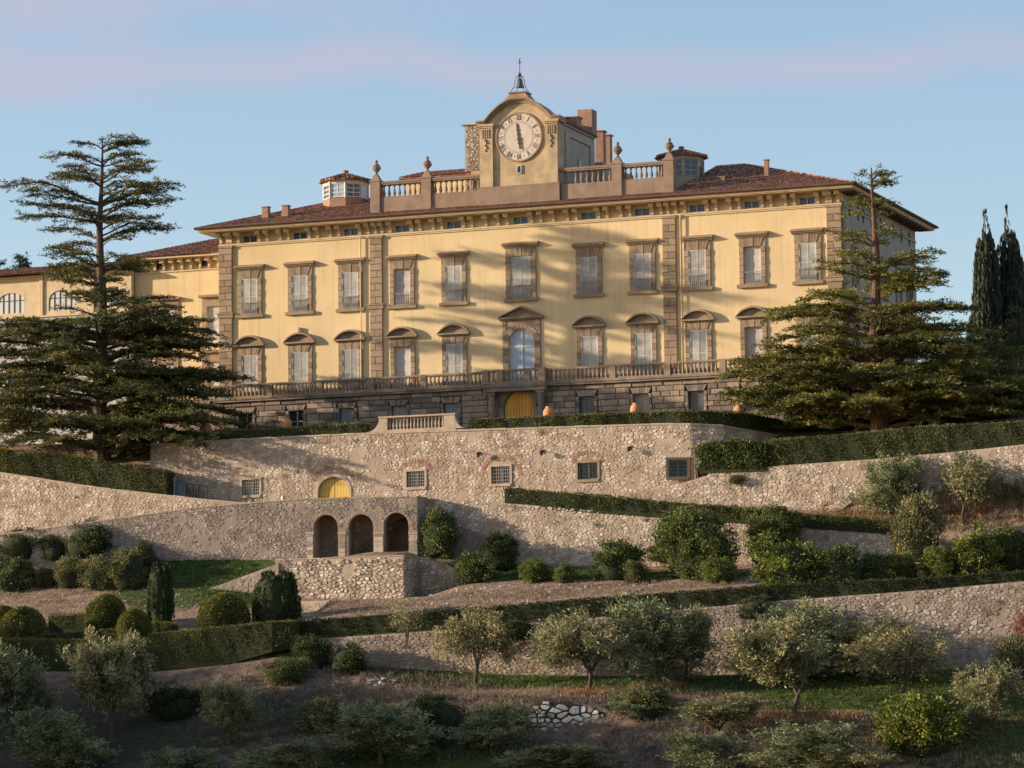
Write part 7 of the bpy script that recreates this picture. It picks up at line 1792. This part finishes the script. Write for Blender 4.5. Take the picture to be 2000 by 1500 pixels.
tufts('scrub', 'grey-brown scrub of twigs and brambles on the lower slope', [(700, 1330, 9, 3.5, 800), (860, 1400, 8, 3, 800), (1250, 1420, 8, 4, 900), (1480, 1450, 9, 4, 900), (1600, 1450, 8, 4, 800), (1300, 1480, 10, 3, 600), (1920, 1460, 8, 3, 350), (1900, 1000, 7, 1.6, 600), (950, 1455, 8, 3, 400), (620, 1400, 9, 5, 500)], 'scrub', 8, .45, .035, .9, 8)
# loose pale stones on the soil terrace and in the grove
def stones(regions, seed, label, name='loose_stones'):
    rng = np.random.RandomState(seed); m = MB()
    for (px, py, rw, rh, n, sz) in regions:
        u0, w0, _ = ground_hit(px, py)
        for _ in range(n):
            u = u0 + rng.normal() * rw * .5; w = w0 + rng.normal() * rh * .5; z = zt1(u, w); s = sz * rng.uniform(.5, 1.6); i = len(m.v); k = 6
            for (r, h) in ((1, -.1), (.8, .35), (.3, .6)):
                for q in range(k): a = 6.28 * q / k + rng.uniform(-.3, .3); m.v.append((u + math.cos(a) * s * r * rng.uniform(.8, 1.2), w + math.sin(a) * s * r * rng.uniform(.6, 1), z + h * s * rng.uniform(.8, 1.1)))
            t = rng.uniform(.3, 1)
            for l in range(2):
                for q in range(k): m.f.append((i + l * k + q, i + l * k + (q + 1) % k, i + (l + 1) * k + (q + 1) % k, i + (l + 1) * k + q)); m.t.append(t)
            m.f.append(tuple(i + 2 * k + q for q in range(k))); m.t.append(t)
    o = link(bpy.data.objects.new(name, m.mesh(name, 'rubble_white'))); o.location = ORG; o.rotation_euler = (0, 0, -YAW); o['label'] = label; o['category'] = 'stones'; o['kind'] = 'stuff'
stones([(900, 1150, 9, 1.0, 90, .06), (1150, 1148, 9, 1.0, 90, .06), (800, 1188, 7, 2, 70, .06), (1000, 1178, 8, 1.5, 60, .06), (350, 1180, 4, 2, 60, .08), (200, 1170, 8, 2, 40, .06), (735, 1330, 1.2, .8, 22, .12), (845, 1400, 1.0, .5, 14, .15), (1470, 1440, 2, .6, 14, .12), (1090, 1456, 1.6, .4, 18, .14)], 3, 'scattered pale stones on the soil terrace and in the grove')
for (px, py, s, lab) in ((800, 1402, .62, 'big smooth pale boulder left of the fallen stones'), (815, 1394, .22, 'small pale rock touching the big boulder')):
    u, w, z = ground_hit(px, py); m = MB(); rng = np.random.RandomState(int(px)); m.lathe([(.7, -.3), (.95, .0), (.9, .3), (.6, .55), (.2, .66)], 9); m.v = [(x * rng.uniform(.88, 1.12) * 1.2 * s, y * rng.uniform(.88, 1.12) * .8 * s, z_ * rng.uniform(.9, 1.1) * s) for x, y, z_ in m.v]
    thing('boulder', lab, 'boulder', (u, w, z + .05), m.mesh('boulder', 'rubble_white', smooth=True))
# steps and landing below the pale block wall
g = [ground_hit(600, 1205), ground_hit(655, 1178)]
st = thing('garden_steps', 'broad shallow stone steps below the pale block wall', 'steps', (g[0][0] - 1.2, g[0][1], g[0][2]))
u0, w0, z0 = g[0][0] - 1.2, g[0][1], g[0][2]; ue, we = g[1][0] - 2.0, g[1][1] + .4; ze = zt1(ue, we)
for k in range(9):
    f = k / 9; u, w = u0 + (ue - u0) * f, w0 + (we - w0) * f; z = zt1(u, w); m = MB(); m.block(-1.5, 1.5, -.4, .14, .8, 0, .02, .5); part('step', m.mesh('step', 'coping'), st, loc=(u - u0, w - w0, z - z0))

# ---- pots, lamps, gate and small things
m = MB(); m.lathe([(.24, 0), (.34, .08), (.46, .28), (.50, .50), (.46, .72), (.36, .88), (.26, .96), (.25, 1.0), (.29, 1.02), (.29, 1.06), (.24, 1.06), (.22, .95)], 18); potm = m.mesh('jar', 'terracotta', smooth=True)
m = MB(); m.box(-.4, .4, -.4, .4, -1.3, -.001); m.box(-.45, .45, -.45, .45, -.12, -.002); plm = m.mesh('stand', 'coping')
for k, (px, pyt, w, lab) in enumerate(((402, 824, -12.4, 'terracotta jar at the left end of the bastion hedge'), (559, 815, -12.4, 'terracotta jar before the leftmost basement window'), (1072, 794, -12.4, 'terracotta jar just right of the golden door'), (1242, 787, -12.4, 'terracotta jar in front of the wooden basement shutters'), (1444, 791, -9.0, 'terracotta jar near the rounded end of the bastion'))):
    u, z = at_w(px, pyt, w); t = thing('jar', lab, 'jar', (u, w, z - 1.0), potm, scale=(.88, .88, .94), group='big terracotta jars behind the bastion hedge'); part('stand', plm, t)
for (px, py, lab) in ((938, 888, 'small iron lamp on the bastion wall, left of the middle windows'), (1061, 884, 'small iron lamp on the bastion wall between the two middle windows'), (1232, 877, 'small iron lamp on the bastion wall left of the last window')):
    u, z = at_w(px, py, -14); t = thing('wall_lamp', lab, 'lamp', (u, -14.12, z), group='iron lamps on the bastion wall'); m = MB(); m.box(-.02, .02, -.35, .1, .12, .16); m.box(-.06, .06, .06, .11, -.05, .22); part('bracket', m.mesh('bracket', 'iron'), t)
    m = MB(); m.lathe([(.06, -.22), (.12, -.18), (.15, .05), (.05, .12)], 6, 0, -.35); part('lantern', m.mesh('lamp_head', 'iron'), t)
# gate with diagonal braces at the top of the left ramp
gu0, gz0 = at_w(341, 968, -15.2); gu1, _ = at_w(404, 976, -15.2); gt = at_w(341, 932, -15.2)[1]
gate = thing('gate', 'old teal gate with diagonal braces between the hedge and the bastion wall', 'gate', (gu0, -15.2, gz0 - .3))
m = MB(); m.box(-.07, .07, -.07, .07, -.6, gt - gz0 + .3); part('post', m.mesh('post', 'iron_pale'), gate); m = MB(); m.box(gu1 - gu0 - .05, gu1 - gu0 + .05, -.05, .05, -.8, .95); part('post', m.mesh('post', 'iron'), gate)
m = MB(); m.box(.08, .95, -.03, .03, -.4, 1.3); part('leaf', m.mesh('leaf', 'teal_paint'), gate)
Lg = gu1 - gu0
m = MB(); m.tube([(.9, 0, 1.15), (Lg, 0, .92)], .035, 5); part('top_bar', m.mesh('top_bar', 'iron'), gate)
for a, b, c, d in ((1.0, 1.1, 1.5, -.2), (1.55, 1.0, 1.6, -.3), (1.6, -.3, 2.0, 1.0), (2.0, 1.0, 2.3, -.4), (1.95, .95, 1.9, -.3), (.95, -.3, 1.0, 1.1)):
    m = MB(); m.tube([(a, 0, b), (c, 0, d)], .035, 5); part('brace', m.mesh('brace', 'iron'), gate)
u, z = at_w(553, 978, -15.6); m = MB(); m.lathe([(.13, 0), (.15, .42), (.16, .45), (.13, .45), (.11, .1)], 12); t = thing('bucket', 'small white bucket on the landing left of the yellow arched door', 'bucket', (u, -15.6, z - .1), m.mesh('bucket', 'window_white'))
print('CEDAR LEAVES', n1, n2, n3, n4, 'quads total', sum(len(me.polygons) for me in bpy.data.meshes if me.users))
